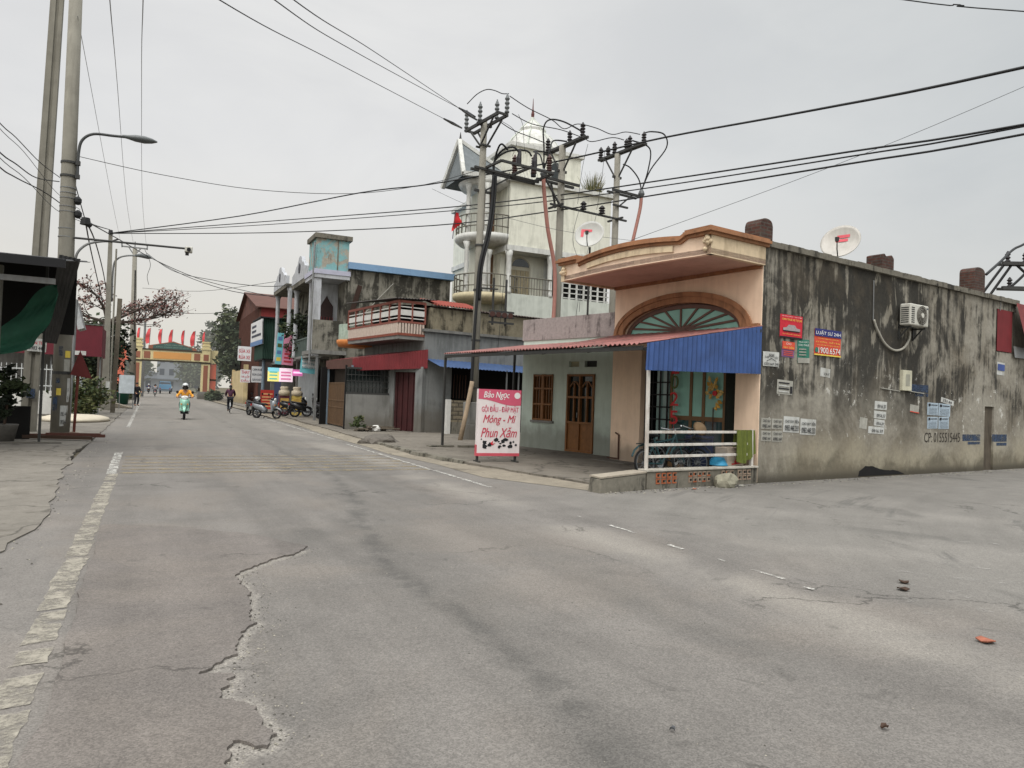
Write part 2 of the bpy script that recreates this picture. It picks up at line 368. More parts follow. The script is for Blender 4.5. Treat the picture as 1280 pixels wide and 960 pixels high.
# thin overlay left of the break, with a real edge
mk0 = 0
poly = [Vector((p.x, p.y)) for p in JE]+[Vector((-.42, 2.2))]+[Vector(q) for q in jag([(-.42,2.3),(-.40,5),(-.45,9.2)], .15, .02, 5)]+[Vector(q) for q in jag([(-.40,9.3),(.4,8.9),(1.0,8.3),(1.45,7.6)], .12, .05, 8)]
bm = bmesh.new(); vs = [bm.verts.new((p.x, p.y, .016)) for p in poly]; f = bm.faces.new(vs)
bmesh.ops.recalc_face_normals(bm, faces=[f])
if f.normal.z < 0: f.normal_flip()
ex = bmesh.ops.extrude_face_region(bm, geom=[f]); 
for v in [e for e in ex['geom'] if isinstance(e, bmesh.types.BMVert)]: v.co.z = .001
bmesh.ops.recalc_face_normals(bm, faces=bm.faces[:])
bmesh.ops.triangulate(bm, faces=bm.faces[:]); me = bpy.data.meshes.new('road_overlay'); bm.to_mesh(me); bm.free()
tag(link('road_overlay', me, OVER), kind='structure')
def sheet(name, pts, z, mat, zs=None, th=0.0):
    bm = bmesh.new(); vs = [bm.verts.new((p[0], p[1], z if zs is None else zs[i])) for i, p in enumerate(pts)]; f = bm.faces.new(vs)
    f.normal_update()
    if f.normal.z < 0: f.normal_flip()
    if th:
        ex = bmesh.ops.extrude_face_region(bm, geom=[f])
        for v in [e for e in ex['geom'] if isinstance(e, bmesh.types.BMVert)]: v.co.z -= th
        bmesh.ops.recalc_face_normals(bm, faces=bm.faces[:])
    bmesh.ops.triangulate(bm, faces=bm.faces[:]); me = bpy.data.meshes.new(name); bm.to_mesh(me); bm.free()
    return tag(link(name, me, mat), kind='structure')
L1e = [(q.x, q.y) for q in jag([(-1.25,-8),(-1.2,5),(-1.15,8.1),(-1.04,9.5),(-1.1,11.5),(-1.3,14),(-1.5,19),(-1.4,25),(-1.4,34),(-1.35,60),(-1.4,160)], .3, .07, 11)]
sheet('pavement_by_stall', L1e+[(-14,160),(-14,-8)], .016, PAVE, th=.06)
EDG = [(6.9,160),(6.9,46),(6.5,31),(6.25,22.6),(6.3,17.4),(6.6,15.2),(6.85,13.6),(7.15,12.2),(7.35,11.05)]
R1 = [(q.x, q.y) for q in jag(EDG, .3, .05, 13)]
sheet('pavement_by_shops', R1+[(11.4,11.3),(16,11.9),(16,160)], .085, PAVR, th=.12)
A1 = [(q.x, q.y) for q in jag([(6.1,160),(6.1,46),(5.85,31),(5.65,22.6),(5.62,19.6),(5.7,18.2),(5.95,16.5),(5.85,14),(6.1,12.6),(6.6,11.4),(7.2,10.5)], .3, .09, 17)]
mb = MB(); nA = 60
def along(pl, t):
    k = t*(len(pl)-1); i = min(int(k), len(pl)-2); f = k-i; return Vector(pl[i]).lerp(Vector(pl[i+1]), f)
A = [(*along(A1, i/nA), .006) for i in range(nA+1)]
B = [(along(R1, i/nA).x+.02, along(R1, i/nA).y, .05 if 20 < along(R1, i/nA).y < 32 or along(R1, i/nA).y < 14.5 else .012) for i in range(nA+1)]
tag(mb.ruled(B, A).build('pavement_apron', DUST), kind='structure')
# markings
mk = MB()
def piece(mb, pts, z, amp=.02, seed=0):
    q = jag(pts+[pts[0]], .07, amp, seed)[:-1]; mb.add([(p.x, p.y, z) for p in q], [tuple(range(len(q)))])
yy = 3.0; sd_ = 20
for (y0, y1) in ((2.6,3.4),(3.5,4.12),(4.2,4.62),(4.8,5.06),(5.2,5.85),(5.93,6.6),(6.62,7.62),(7.65,8.36),(8.4,9.4),(9.43,11.25),(11.28,13.3),(13.5,14.5)):
    sd_ += 1; piece(mk, [(-.65,y0),(-.47,y0+.04),(-.46,y1+.05),(-.63,y1+.02)], .005, .016, sd_)
o = mk.build('edge_line_marking', WPAINT); tag(o, kind='structure')
mk = MB(); piece(mk, [(-.66,14.5),(-.5,14.5),(-.54,19),(-.7,19)], .008, .01, 70); piece(mk, [(-.78,30),(-.66,30),(-.8,70),(-.95,70)], .008, .01, 71)
for (x, y0, y1, wd) in ((5.43,11.6,14.5,.09),(5.40,14.5,22,.09),(5.36,7.2,7.75,.05),(5.3,6.25,6.5,.07),(5.34,4.88,5.27,.05),(5.3,4.5,4.6,.04),(5.33,8.4,8.5,.04),(5.33,5.6,5.75,.03),(5.5,24,44,.08)):
    sd_ += 1; piece(mk, [(x-wd/2,y0),(x+wd/2,y0),(x+wd/2,y1),(x-wd/2,y1)], .008, .012, sd_)
tag(mk.build('lane_line_marking', WTHIN), kind='structure')
mk = MB()
for i, y0 in enumerate((14.55,15.15,15.75,16.4,17.1,17.85)):
    piece(mk, [(-.45,y0),(5.4,y0+.02),(5.4,y0+.2),(-.45,y0+.19)], .006, .012, 90+i)
tag(mk.build('rumble_strip_marking', YPAINT), kind='structure')
mk = MB()
for i, (x, y, a, l, wd) in enumerate(((7.6,4.8,2.2,.9,.12),(7.0,4.4,2.3,1.2,.18),(6.4,4.1,2.0,.8,.2),(6.0,3.75,2.2,.7,.12),(5.75,3.5,2.3,.5,.1),(9.2,5.6,2.3,.8,.1))):
    dx, dy = math.cos(a)*l/2, math.sin(a)*l/2; nx_, ny_ = -math.sin(a)*wd/2, math.cos(a)*wd/2
    piece(mk, [(x-dx-nx_,y-dy-ny_),(x+dx-nx_,y+dy-ny_),(x+dx+nx_,y+dy+ny_),(x-dx+nx_,y-dy+ny_)], .006, .05, 120+i)
tag(mk.build('scuffed_paint_marking', paint_mat('scuffed_paint', S(196,193,186,.6), .80)), kind='structure')
# ------------------------------------------------------------------ corner house: peach shop front, stained side wall
P0, A0 = (11.4, 11.2), 7.5
def W0(u, v, z=0):
    a = R_(A0); return Vector((P0[0]+u*math.cos(a)-v*math.sin(a), P0[1]+u*math.sin(a)+v*math.cos(a), z))
def stained_wall():
    m, t = newmat('stained_render_wall'); p = t.obj(); u, v, z = t.xyz(p)
    st = t.noise(t.sc(p, 3.0, 1, .20), 1.0, 6, .68, .3); st2 = t.noise(t.sc(p, 8.0, 1, .35), 1.0, 5, .65); bl = t.noise(t.sc(p, .55, 1, .6), 1.0, 6, .62, .5)
    fi = t.noise(p, 9, 7, .7); gr = t.noise(p, 45, 3, .6)
    base = t.mix(t.rng(bl, .35, .65), S(160, 155, 143, .76), S(134, 127, 114, .68))
    base = mulc(t, base, t.rng(fi, .3, .7, .8, 1.2, False))
    ht = t.rng(t.m('ADD', z, t.m('MULTIPLY', t.m('SUBTRACT', bl, .5), 2.2)), 1.0, 2.4)
    du = t.m('SUBTRACT', u, 4.4); cen = t.m('POWER', 2.718, t.m('MULTIPLY', t.m('MULTIPLY', du, du), -.16))
    k = t.m('ADD', t.m('MULTIPLY', cen, .19), .425)
    k = t.m('ADD', k, t.m('MULTIPLY', t.m('SUBTRACT', bl, .5), .55)); k = t.m('ADD', k, t.m('MULTIPLY', t.m('SUBTRACT', t.noise(t.sc(p, 1.5, 1, 1.1), 1.2, 6, .7, .8), .5), .45))
    k = t.m('ADD', k, t.m('MULTIPLY', t.rng(u, .2, 1.2, 1, 0), .12))
    dk = t.rng(t.m('ADD', t.m('ADD', t.m('MULTIPLY', st, .62), t.m('MULTIPLY', st2, .38)), t.m('SUBTRACT', k, .5)), .40, .56)
    c = t.mix(t.m('MULTIPLY', t.m('MULTIPLY', dk, ht), .90), base, mulc(t, S(56, 55, 52, .52), t.rng(fi, .3, .7, .75, 1.3, False)))
    # pale peeled tongues in the upper wall
    pe = t.m('MULTIPLY', t.rng(t.noise(t.sc(p, 2.1, 1, .75), 1.3, 5, .6, .6), .56, .63), t.rng(z, 1.9, 3.2)); c = t.mix(t.m('MULTIPLY', pe, .75), c, mulc(t, S(158, 152, 138, .74), t.rng(fi, .3, .7, .8, 1.15, False)))
    # pale yellowish washed foot
    lo = t.rng(t.m('ADD', z, t.m('MULTIPLY', t.noise(t.sc(p, .9, 1, .7), 1, 5, .6), -1.5)), -.45, .45, 1, 0)
    lo = t.m('MULTIPLY', lo, t.rng(u, .2, 1.6, .1, .78)); c = t.mix(lo, c, mulc(t, S(171, 163, 142, .75), t.rng(fi, .3, .7, .85, 1.12, False)))
    # scraps of torn paper
    sc = t.m('MULTIPLY', t.rng(t.noise(t.sc(p, 1, 1, .8), 3.4, 7, .8, .35), .585, .600), t.m('MULTIPLY', t.rng(z, .7, 1.0), t.rng(z, 2.3, 2.9, 1, 0)))
    sc = t.m('MULTIPLY', sc, t.rng(t.noise(p, .9, 2), .42, .55)); c = t.mix(t.m('MULTIPLY', sc, .9), c, S(206, 204, 195, .78))
    fo = t.rng(t.m('ADD', z, t.m('MULTIPLY', t.noise(t.sc(p, 1.1, 1, .9), 1.0, 6, .68, .5), -1.7)), -.75, -.25, 1, 0); c = t.mix(t.m('MULTIPLY', fo, .62), c, mulc(t, S(86, 80, 68, .6), t.rng(fi, .3, .7, .75, 1.3, False)))
    br = t.rng(t.noise(t.sc(p, .8, 1, .5), 1.2, 6, .65, .6), .5, .66); c = t.mix(t.m('MULTIPLY', br, .22), c, S(128, 116, 98, .6))
    ft = t.rng(t.m('ADD', z, t.m('MULTIPLY', fi, -.25)), -.1, .12, 1, 0); c = t.mix(t.m('MULTIPLY', ft, .65), c, S(70, 66, 58, .6))
    t.out(c, .92, t.bump(t.m('ADD', t.m('MULTIPLY', fi, 1.0), t.m('MULTIPLY', gr, .4)), .35, .02), spec=.15); return m
SIDE = stained_wall()
PEACH = M('peach_paint', S(233, 206, 180, .90), .8, .07, 2, .22, S(190, 158, 132, .75), .6, .5)
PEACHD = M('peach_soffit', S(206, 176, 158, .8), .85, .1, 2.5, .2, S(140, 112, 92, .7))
CREAM = M('peeling_cream', S(226, 205, 172, .8), .85, .16, 5, .5, S(150, 128, 100, .7))
TERRA = M('terracotta_cornice', S(168, 120, 86, .74), .8, .2, 4, .55, S(100, 74, 56, .7))
BROWNW = M('brown_varnished_wood', S(140, 94, 52, .7), .5, .22, 9, .2, S(80, 52, 30, .6), bump=.08)
DKWOOD = M('dark_wood', S(74, 52, 36, .6), .6, .2, 8)
TEAL = glass('teal_glass', S(128, 178, 164, .95), .4); DKGL = glass('dark_glass', S(34, 42, 40, .6)); BLACKI = M('dark_interior', S(26, 24, 22, .5), .9, .3, 2, bump=0)  # teal kept bright: light from indoors is put into the pane colour
BRICK = None
def brick_mat(name, c1, c2, mortar, sx=1.0, haze=0):
    m, t = newmat(name); p = t.obj()
    x, y, z = t.xyz(p); q = t.n('ShaderNodeCombineXYZ', {0: t.m('ADD', x, y), 1: z, 2: 0.0}).outputs[0]
    b = t.n('ShaderNodeTexBrick', {'Vector': q, 'Color1': c1, 'Color2': c2, 'Mortar': mortar, 'Scale': 1.0/sx, 'Mortar Size': .012, 'Brick Width': .22, 'Row Height': .075})
    c = mulc(t, b.outputs[0], t.rng(t.noise(p, 9, 6, .65), .3, .7, .6, 1.25, False)); c = t.mix(t.m('MULTIPLY', t.rng(t.noise(p, 3, 6, .7), .5, .68), .55), c, S(88, 82, 74, .6))
    t.out(c, .9, t.bump(b.outputs[1], -.4, .01)); return m
BRICK = brick_mat('old_red_brick', S(104, 66, 56, .58), S(82, 58, 50, .55), S(104, 96, 88, .5))
CONCD = moldy('dark_weathered_concrete', S(136, 131, 119, .62), S(62, 60, 55, .55), .5, None, 1.6)
CONCM = M('grey_plaster', S(146, 145, 140, .62), .88, .16, 2.2, .45, S(92, 90, 84, .6), .6, .6)
MAROON = M('maroon_sheet_metal', S(122, 42, 46, .72), .55, .16, 3, .2, S(80, 30, 32, .6), bump=.05)
STEELG = M('galvanised_steel', S(140, 142, 142, .7), .5, .15, 6, .3, S(100, 84, 66, .7), metal=.3, bump=.05)
DKST = M('dark_painted_steel', S(58, 58, 56, .7), .6, .2, 8, bump=.05)
WHITEP = M('chipped_white_paint', S(214, 210, 202, .78), .6, .10, 12, .45, S(128, 92, 66, .7), bump=.05)
BLACKR = M('black_rubber', S(30, 30, 31, .6), .75, .2, 10, bump=.05)
house = thing('corner_house', 'flat-roofed corner house with peach arched front and long black-stained side wall', 'house', W0(0, 0), A0)
mb = MB(); mb.box(0, 10.3, 0, .2, -.1, 5.0); mb.box(10.9, 17, 0, .2, -.1, 3.5); mb.box(10.3, 10.9, 0, .2, 1.86, 5.0); mb.box(10.9, 12.2, 0, .2, 4.77, 5.0)
mb.build('side_wall', SIDE, house); MB().box(10.3, 10.9, .06, .2, -.1, 1.86).build('recess_panel', M('dark_recess_render', S(108, 98, 84, .55), .9, .25, 3, .6, S(60, 55, 48, .5)), house)
mb = MB()
n = 46
for i in range(n):                                           # rough parapet coping
    x0, x1 = -.06+i*12.3/n, -.06+(i+1)*12.3/n; j = lambda: rnd.uniform(-.012, .012)
    mb.box(x0, x1-.001, -.09+j(), .28, 4.99, 5.12+j())
mb.build('coping', CONCD, house)
pier = []
for (u0, u1, h) in ((-.18, .24, 5.58), (4.52, 5.08, 5.5), (9.36, 10.02, 5.82)):
    mb = MB(); r = (u1-u0)/2; n = 12; pl = [(u0, 5.1)]
    hh = h-.16 if h != 5.5 else h
    if h == 5.5: pl += [(u0, 5.46), (u0+.12, 5.5), (u0+.2, 5.44), (u1-.1, 5.5), (u1, 5.42)]
    else: pl += [(u0, hh)]+[(u0+r-r*.95*math.cos(math.pi*k/n), hh+.16*math.sin(math.pi*k/n)**.7) for k in range(1, n)]+[(u1, hh)]
    pl += [(u1, 5.1)]; mb.prism(pl, -.05, .36); mb.build('parapet_pier', BRICK, house, bevel=.02)
MB().corr((7.4,.3,5.09),(17,.3,5.09),(17,4.5,5.5),(7.4,4.5,5.5),40,.03).build('tile_roof', M('old_red_tile', S(126, 70, 58, .7), .85, .25, 8), house)
mb = MB(); mb.box(.2, 17, .2, 4.74, 4.6, 4.72); mb.box(.2, 17, 4.56, 4.74, 0, 4.6); mb.build('roof_slab', CONCD, house)
AC_, AW, AH, TW, TH = 2.32, 1.84, .68, 2.1, .88
def arch(w_, h_, n=24, z=3.3): return [(AC_-w_*math.cos(math.pi*k/n), z+h_*math.sin(math.pi*k/n)) for k in range(n+1)]
mb = MB(); mb.prism([(.2, 3.3)]+arch(AW, AH)+[(4.56, 3.3), (4.56, 4.76), (.2, 4.76)], 0, .2, plane='yz')
mb.box(0, .2, .2, 4.56, 2.95, 3.3); mb.box(0, .2, .2, .62, .0, 2.95); mb.box(-.02, .2, 3.5, 4.56, .0, 2.95); mb.box(-.003, .02, -.002, .2, .02, 4.74)
mb.build('front_wall', PEACH, house)
o = arch(TW, TH); i_ = arch(AW, AH)
mb = MB(); mb.prism(o+i_[::-1], -.09, .005, plane='yz'); mb.prism(arch(TW+.05, TH+.05)+arch(TW-.06, TH-.06)[::-1], -.12, -.088, plane='yz')
mb.box(-.1, .005, .02, .42, 3.26, 3.36); mb.box(-.1, .005, 4.3, 4.52, 3.24, 3.32); mb.build('arch_trim', TERRA, house)
wn = MB().prism(arch(AW-.02, AH-.02)+arch(AW-.14, AH-.12)[::-1], .05, .12, plane='yz')
for k in range(1, 10):
    a = math.pi*k/10; wn.bar((.08, AC_-.16*math.cos(a), 3.34+.06*math.sin(a)), (.08, AC_-(AW-.1)*math.cos(a), 3.3+(AH-.08)*math.sin(a)), .05, .05)
wn.prism(arch(.2, .1), .04, .13, plane='yz'); wo = wn.build('fan_window', M('fan_window_wood', S(112, 84, 74, .7), .6), house)
MB().prism(arch(AW-.02, AH-.02), .085, .095, plane='yz').build('pane', TEAL, wo)
# overhanging canopy with bowed front
nb = 26; vs_ = [4.75*k/nb-.06 for k in range(nb+1)]
bow = lambda v: -1.7-.15*max(0, math.sin(math.pi*max(0, min(1, (v-.3)/4.0))))**.8
fr = [(bow(v), v) for v in vs_]
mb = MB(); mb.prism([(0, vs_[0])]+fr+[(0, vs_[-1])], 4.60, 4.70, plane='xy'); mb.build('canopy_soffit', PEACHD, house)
mb = MB(); mb.ruled([(x, v, 4.58) for x, v in fr], [(x, v, 4.99+(-.12*(1-math.sin(math.pi*max(0, min(1, (v-.5)/3.5)))**.8) if .5 < v < 4.05 else 0)) for x, v in fr]); mb.ruled([(x+.12, v, 4.58) for x, v in fr], [(x+.12, v, 4.84) for x, v in fr]); mb.ruled([(x, v, 4.58) for x, v in fr], [(x+.12, v, 4.58) for x, v in fr])
mb.build('canopy_fascia', PEACH, house)
MB().box(-1.7, .0, -.06, .06, 4.58, 4.99).build('canopy_end', CREAM, house); MB().box(-1.72, 0, 4.58, 4.7, 4.56, 4.99).build('canopy_end', CREAM, house)
mb = MB()
def rise(v): return -.12*(1-math.sin(math.pi*max(0, min(1, (v-.5)/3.5)))**.8) if .5 < v < 4.05 else 0
for (d, z0, z1) in ((.05, 4.96, 5.02), (.11, 5.02, 5.08), (.06, 5.08, 5.13)):
    q = [(x-d, v, rise(v)) for x, v in fr if .48 < v < 4.1]; mb.ruled([(x, v, z0+h) for x, v, h in q], [(x, v, z1+h) for x, v, h in q]); mb.ruled([(x, v, z0+h) for x, v, h in q], [(x+d+.2, v, z0+h) for x, v, h in q]); mb.ruled([(x, v, z1+h) for x, v, h in q], [(x+d+.2, v, z1+h) for x, v, h in q])
    mb.box(-1.74-d, .06, -.06-d, .56, z0, z1); mb.box(-1.74-d, .06, 4.02, 4.7+d, z0, z1)
mb.build('canopy_cornice', TERRA, house)
for v_ in (.02, 4.62):
    for k in range(5):
        o_ = rock('corner_ornament', None, None, (.10, .09, .10), CREAM, None, k+v_) if False else None
    mb = MB(); orr = random.Random(int(v_*10)+3)
    for k in range(9): cx_, cz_ = -1.74+orr.uniform(-.02, .05), 4.68+orr.uniform(0, .24); cy_ = v_+orr.uniform(-.08, .06); mb.lathe([(.0, -.05), (.045, -.03), (.055, 0), (.04, .035), (0, .05)], (cx_, cy_, cz_), 7)
    mb.build('corner_ornament', CREAM, house, True)
q = [(bow(v)-.04, v, rise(v)*.9) for v in vs_ if .7 < v < 3.75]
mb = MB(); mb.ruled([(x, v, 4.80+h) for x, v, h in q], [(x, v, 4.92+h) for x, v, h in q]); mb.ruled([(x, v, 4.92+h) for x, v, h in q], [(x+.06, v, 4.92+h) for x, v, h in q]); mb.ruled([(x, v, 4.80+h) for x, v, h in q], [(x+.06, v, 4.80+h) for x, v, h in q]); mb.build('fascia_band', CREAM, house)
MB().box(-.06, .005, .0, 4.56, 4.52, 4.6).build('soffit_moulding', TERRA, house)
# shop opening: folding grille, glazed doors, curtain
MB().box(.75, .8, .62, 3.5, 0, 2.95).box(.2, .8, 3.5, 3.55, 0, 2.95).box(.2, .8, .57, .62, 0, 2.95).box(.2,.8,.6,3.5,2.95,3.0).build('entrance_recess', BLACKI, house)
fd = MB()
for v in (1.02, 1.62, 2.0, 2.62): fd.box(.14, .2, v-.04, v+.04, .1, 2.95)
for z in (1.28, .14, 2.9): fd.box(.145, .195, 1.0, 2.62, z-.05, z+.05)
do = fd.build('glazed_door', M('bronze_door_frame', S(122, 92, 60, .7), .5, .15, 8), house)
MB().box(.165, .172, 1.0, 2.62, 1.3, 2.92).build('pane', TEAL, do); MB().box(.165, .172, 1.0, 2.62, .15, 1.28).build('lower_pane', glass('dark_teal_glass', S(52, 84, 86, .6)), do)
g = MB()
for k in range(4): g.box(.1, .13, 2.7+k*.24, 2.73+k*.24, .1, 2.9)
for k in range(9): g.box(.1, .13, 2.62, 3.45, .3+k*.3, .33+k*.3)
g.build('folding_grille', BLACKR, house)
MB().box(.15, .16, 2.62, 3.1, .5, 2.9).build('grille_pane', glass('pale_teal_glass', S(140, 170, 166, .55)), house)
cu = MB(); A = []; B = []
for k in range(33): A.append((.12+.025*math.sin(k*1.6), .62+.36*k/32, .12)); B.append((.12+.02*math.sin(k*1.6+.4), .62+.36*k/32, 2.94))
cu.ruled(A, B).build('curtain', M('dark_green_curtain', S(46, 50, 42, .6), .9), house, True)
MB().tube([(-.05, 4.2, .12), (-.06, 4.2, .75), (-.06, 4.32, .80)], .022).tube([(-.05, 4.2, .14), (-.05, 4.62, .14)], .018).build('water_pipe', M('rusty_pipe', S(92, 66, 54, .7), .7), house)
MB().box(-.55, .1, 3.45, 4.7, -.02, .1).build('door_step', CONCM, house)
# red metal gate panel and maroon awning at the far end of the side wall
MB().corr((10.92, -.02, 3.52), (11.92, -.02, 3.52), (11.92, -.02, 4.76), (10.92, -.02, 4.76), 14, .008).build('metal_panel', MAROON, house)
MB().box(10.9, 17, .06, .16, 3.4, 4.98).build('upper_backing', CONCD, house)
MB().corr((11.95, -.42, 3.70), (15.5, -.42, 3.70), (15.5, -.14, 5.02), (11.88, -.14, 5.02), 30, .012).build('side_awning', M('faded_maroon_sheet', S(132, 66, 66, .7), .6, .2, 3, .3, S(96, 60, 58, .6)), house)
MB().corr((11.95, -.1, 3.38), (15.5, -.1, 3.38), (15.5, -.06, 3.72), (11.95, -.06, 3.72), 40, .015).build('corrugated_strip', STEELG, house)
MB().tube([W0(0,0)*0+Vector((x, -.02-.02*abs(math.sin(x*3)), z)) for x, z in ((11.05,4.72),(11.08,4.9),(11.06,5.1))], .012).build('drain_stub', STEELG, house)
# ------------------------------------------------------------------ terrace wall, balustrade, awning
tw = thing('terrace_wall', 'low crumbling brick wall with perforated vents under the white railing', 'wall', W0(0, 0), A0)
MB().box(-3.2, -.01, -.02, .16, -.05, .33).build('wall_core', CONCD, tw, bevel=.015)
mb = MB(); mb.box(-3.24, -.01, -.05, .19, .33, .37); mb.build('sill', M('worn_white_sill', S(196, 190, 178, .7), .8, .15, 9, .4, S(120, 108, 92, .6)), tw, bevel=.006)
ORB = M('orange_brick_vent', S(168, 96, 62, .75), .9, .35, 14); PLB = M('pale_brick_vent', S(160, 140, 122, .7), .9, .25, 12)
for k, (u0, u1, mt) in enumerate(((-2.98, -2.4, ORB), (-2.1, -1.45, PLB), (-1.15, -.75, PLB), (-.65, -.2, PLB))):
    mb = MB(); nn = int((u1-u0)/.13)
    for a in range(nn):
        for b in range(2):
            x0 = u0+a*(u1-u0)/nn; z0 = .09+b*.11; w_ = (u1-u0)/nn
            mb.box(x0+.005, x0+w_-.03, -.032, -.0195, z0+.005, z0+.03, a % 2 if mt is ORB else (a+b) % 2); mb.box(x0+.005, x0+w_-.03, -.032, -.0195, z0+.08, z0+.10, 0); mb.box(x0+.005, x0+.03, -.033, -.0195, z0+.03, z0+.08, (a*b) % 2)
            mb.box(x0+.04, x0+.085, -.026, -.0195, z0+.032, z0+.072, 2)
    mb.build('vent_brick', [mt, ORB if k < 3 else PLB, M('vent_hole', S(48, 36, 30, .5), .95)], tw)
lw = thing('kerb_wall', 'low grey concrete stub wall left of the white railing post', 'wall', W0(-3.25, -.05), A0)
MB().add([(-1.2,-.1,-.05),(0,0,-.05),(.0,.35,-.05),(-1.2,.25,-.05),(-1.17,-.07,.25),(0,.0,.31),(0,.34,.31),(-1.17,.22,.26)], [(0,3,2,1),(4,5,6,7),(0,1,5,4),(1,2,6,5),(2,3,7,6),(3,0,4,7)]).build('wall_block', CONCD, lw, bevel=.03)
MB().add([(-1.17,-.08,.252),(0,-.01,.312),(0,.35,.312),(-1.17,.23,.262),(-1.17,-.08,.28),(0,-.01,.34),(0,.35,.34),(-1.17,.23,.29)], [(4,5,6,7),(0,1,5,4),(1,2,6,5),(2,3,7,6),(3,0,4,7)]).build('capping', M('worn_capping', S(168, 158, 142, .7), .9, .2, 8), lw)
rl = thing('balustrade', 'three-bar white metal railing with chipped paint in front of the shop door', 'railing', W0(-3.15, 0), A0)
for z in (.60, .82, 1.06): MB().bar((0, .05, z), (3.02, .05, z+.01), .045, .05).build('rail', WHITEP, rl, bevel=.004)
MB().box(2.99, 3.05, .02, .08, .37, 1.12).build('post', WHITEP, rl)
aw = thing('metal_awning', 'long red corrugated lean-to awning with a blue sheet end panel on posts', 'awning', W0(0, 0), A0)
RED_T = M('pinkish_red_sheet', S(164, 108, 102, .64), .65, .28, 2, .8, S(106, 82, 76, .55), bump=.05)
nA, nB = W0(-3.35, .12), Vector((7.68, 19.95, 0)); bk = [W0(.0, -.05), W0(0, 4.56), Vector((11.38, 16.15, 0)), Vector((10.42, 20.45, 0))]; bz = [3.30, 3.33, 3.30, 3.26]
N_ = 61*4; Fp = []; Bp = []
for i in range(N_+1):
    s_ = i/N_; f_ = nA.lerp(nB, s_); f_.z = 2.70+.14*s_; k = s_*3; j = min(2, int(k)); b_ = bk[j].lerp(bk[j+1], k-j); b_.z = bz[j]+(bz[j+1]-bz[j])*(k-j)
    dz = .022*math.sin(i*math.pi/2+.4); f_.z += dz; b_.z += dz; Fp.append(loc2(P0, A0, f_)); Bp.append(loc2(P0, A0, b_))
MB().ruled(Fp, Bp, .006).build('roof_sheet', [RED_T], aw)
la, lb = loc2(P0, A0, nA), loc2(P0, A0, nB)
mb = MB(); mb.bar((la.x+.06, la.y, 2.62), (lb.x+.06, lb.y, 2.76), .05, .08); mb.bar((la.x+1.2, la.y, 2.86), (lb.x+1.0, lb.y+.1, 2.95), .05, .06)
for s_ in (.0, .2, .4, .6, .8, 1): p = Vector((la.x, la.y, 2.6)).lerp(Vector((lb.x, lb.y, 2.74)), s_); q = Bp[int(s_*N_)]; mb.bar((p.x+.1, p.y, p.z), (q.x, q.y, q.z-.1), .04, .06)
mb.build('frame', DKST, aw)
BLUE = M('blue_sheet_metal', S(64, 93, 150, .66), .55, .22, 3, .4, S(52, 66, 100, .6), bump=.04)
MB().corr((-3.38, -.07, 2.2), (-.06, -.07, 2.29), (-.06, -.07, 3.29), (-3.36, -.07, 2.7), 26, .014).build('end_panel', BLUE, aw)
MB().bar((-3.16, .05, .0), (-3.2, .04, 2.66), .055, .055, up=(0,1,0)).build('post', WHITEP, aw, bevel=.006)
MB().box(lb.x+.03, lb.x+.09, lb.y-.03, lb.y+.03, .05, 2.78).build('post', DKST, aw)
g1 = loc2(P0, A0, (10.3, 20.5, 0)); MB().box(g1.x-.03, g1.x+.03, g1.y-.03, g1.y+.03, .05, 3.2).build('post', DKST, aw)
MB().box(lb.x-.4, lb.x+.4, lb.y-.12, lb.y+.12, .05, .13).box(lb.x+.4, lb.x+1.9, lb.y-.4, lb.y-.3, .085, .15).build('post_foot', CONCD, aw)
# things on the terrace
def towel(name, lab, p, w_, h_, mat):
    mb = MB(); A = []; B = []; C_ = []
    n = 40
    for k in range(n+1):
        s_ = k/n; x = s_*w_; f = .03*math.sin(s_*23)+.015*math.sin(s_*51)
        A.append((x, -.035+f*.2, .01)); B.append((x+.02*math.sin(s_*9), -.05+f, -h_*(.78+.22*math.sin(s_*3+.6)))); C_.append((x, .06+f*.3, -h_*.5))
    mb.ruled(A, B); mb.ruled([(a[0], .03, .01) for a in A], C_); mb.ruled(A, [(a[0], .03, .012) for a in A])
    return tag(mb.build(name, mat, None, True, loc=p, ang=A0), lab, 'towel')
towel('towel', 'olive green towel hung over the white railing near the stained wall', W0(-.66, .05, 1.10), .58, .68, M('olive_towel', S(112, 122, 56, .6), .95, .2, 14, bump=.3, bsc=120))
bx = thing('cardboard_box', 'pale cardboard box with red print under the green towel', 'box', W0(-.52, .3, .12), A0)
MB().box(-.26, .26, -.16, .16, 0, .62).build('carton', M('pale_carton', S(190, 176, 160, .75), .85), bx, bevel=.01); MB().bar((-.02, -.164, .3), (.14, -.164, .52), .06, .004, up=(0,1,0)).bar((-.12,-.164,.28),(.2,-.164,.31),.03,.004,up=(0,1,0)).build('red_print', M('red_print_ink', S(190, 50, 56, .75), .7), bx)
mb = MB(); mb.lathe([(.26, 0), (.30, .1), (.31, .45), (.29, .8), (.30, .84), (.26, .86)], (0,0,0), 20); tag(mb.build('barrel', M('navy_plastic', S(44, 54, 82, .65), .5), None, True, loc=W0(-.95, .75, .1)), 'dark navy plastic barrel behind the railing beside the bicycle', 'barrel')
mb = MB(); mb.lathe([(.02, .16), (.12, .15), (.19, .02), (.21, 0), (.2, -.01)], (0,0,0), 20); tag(mb.build('basin', M('bright_blue_plastic', S(60, 150, 190, .7), .4), None, True, loc=W0(-.95, .24, .39)), 'small upturned bright blue plastic basin at the railing foot', 'basin')
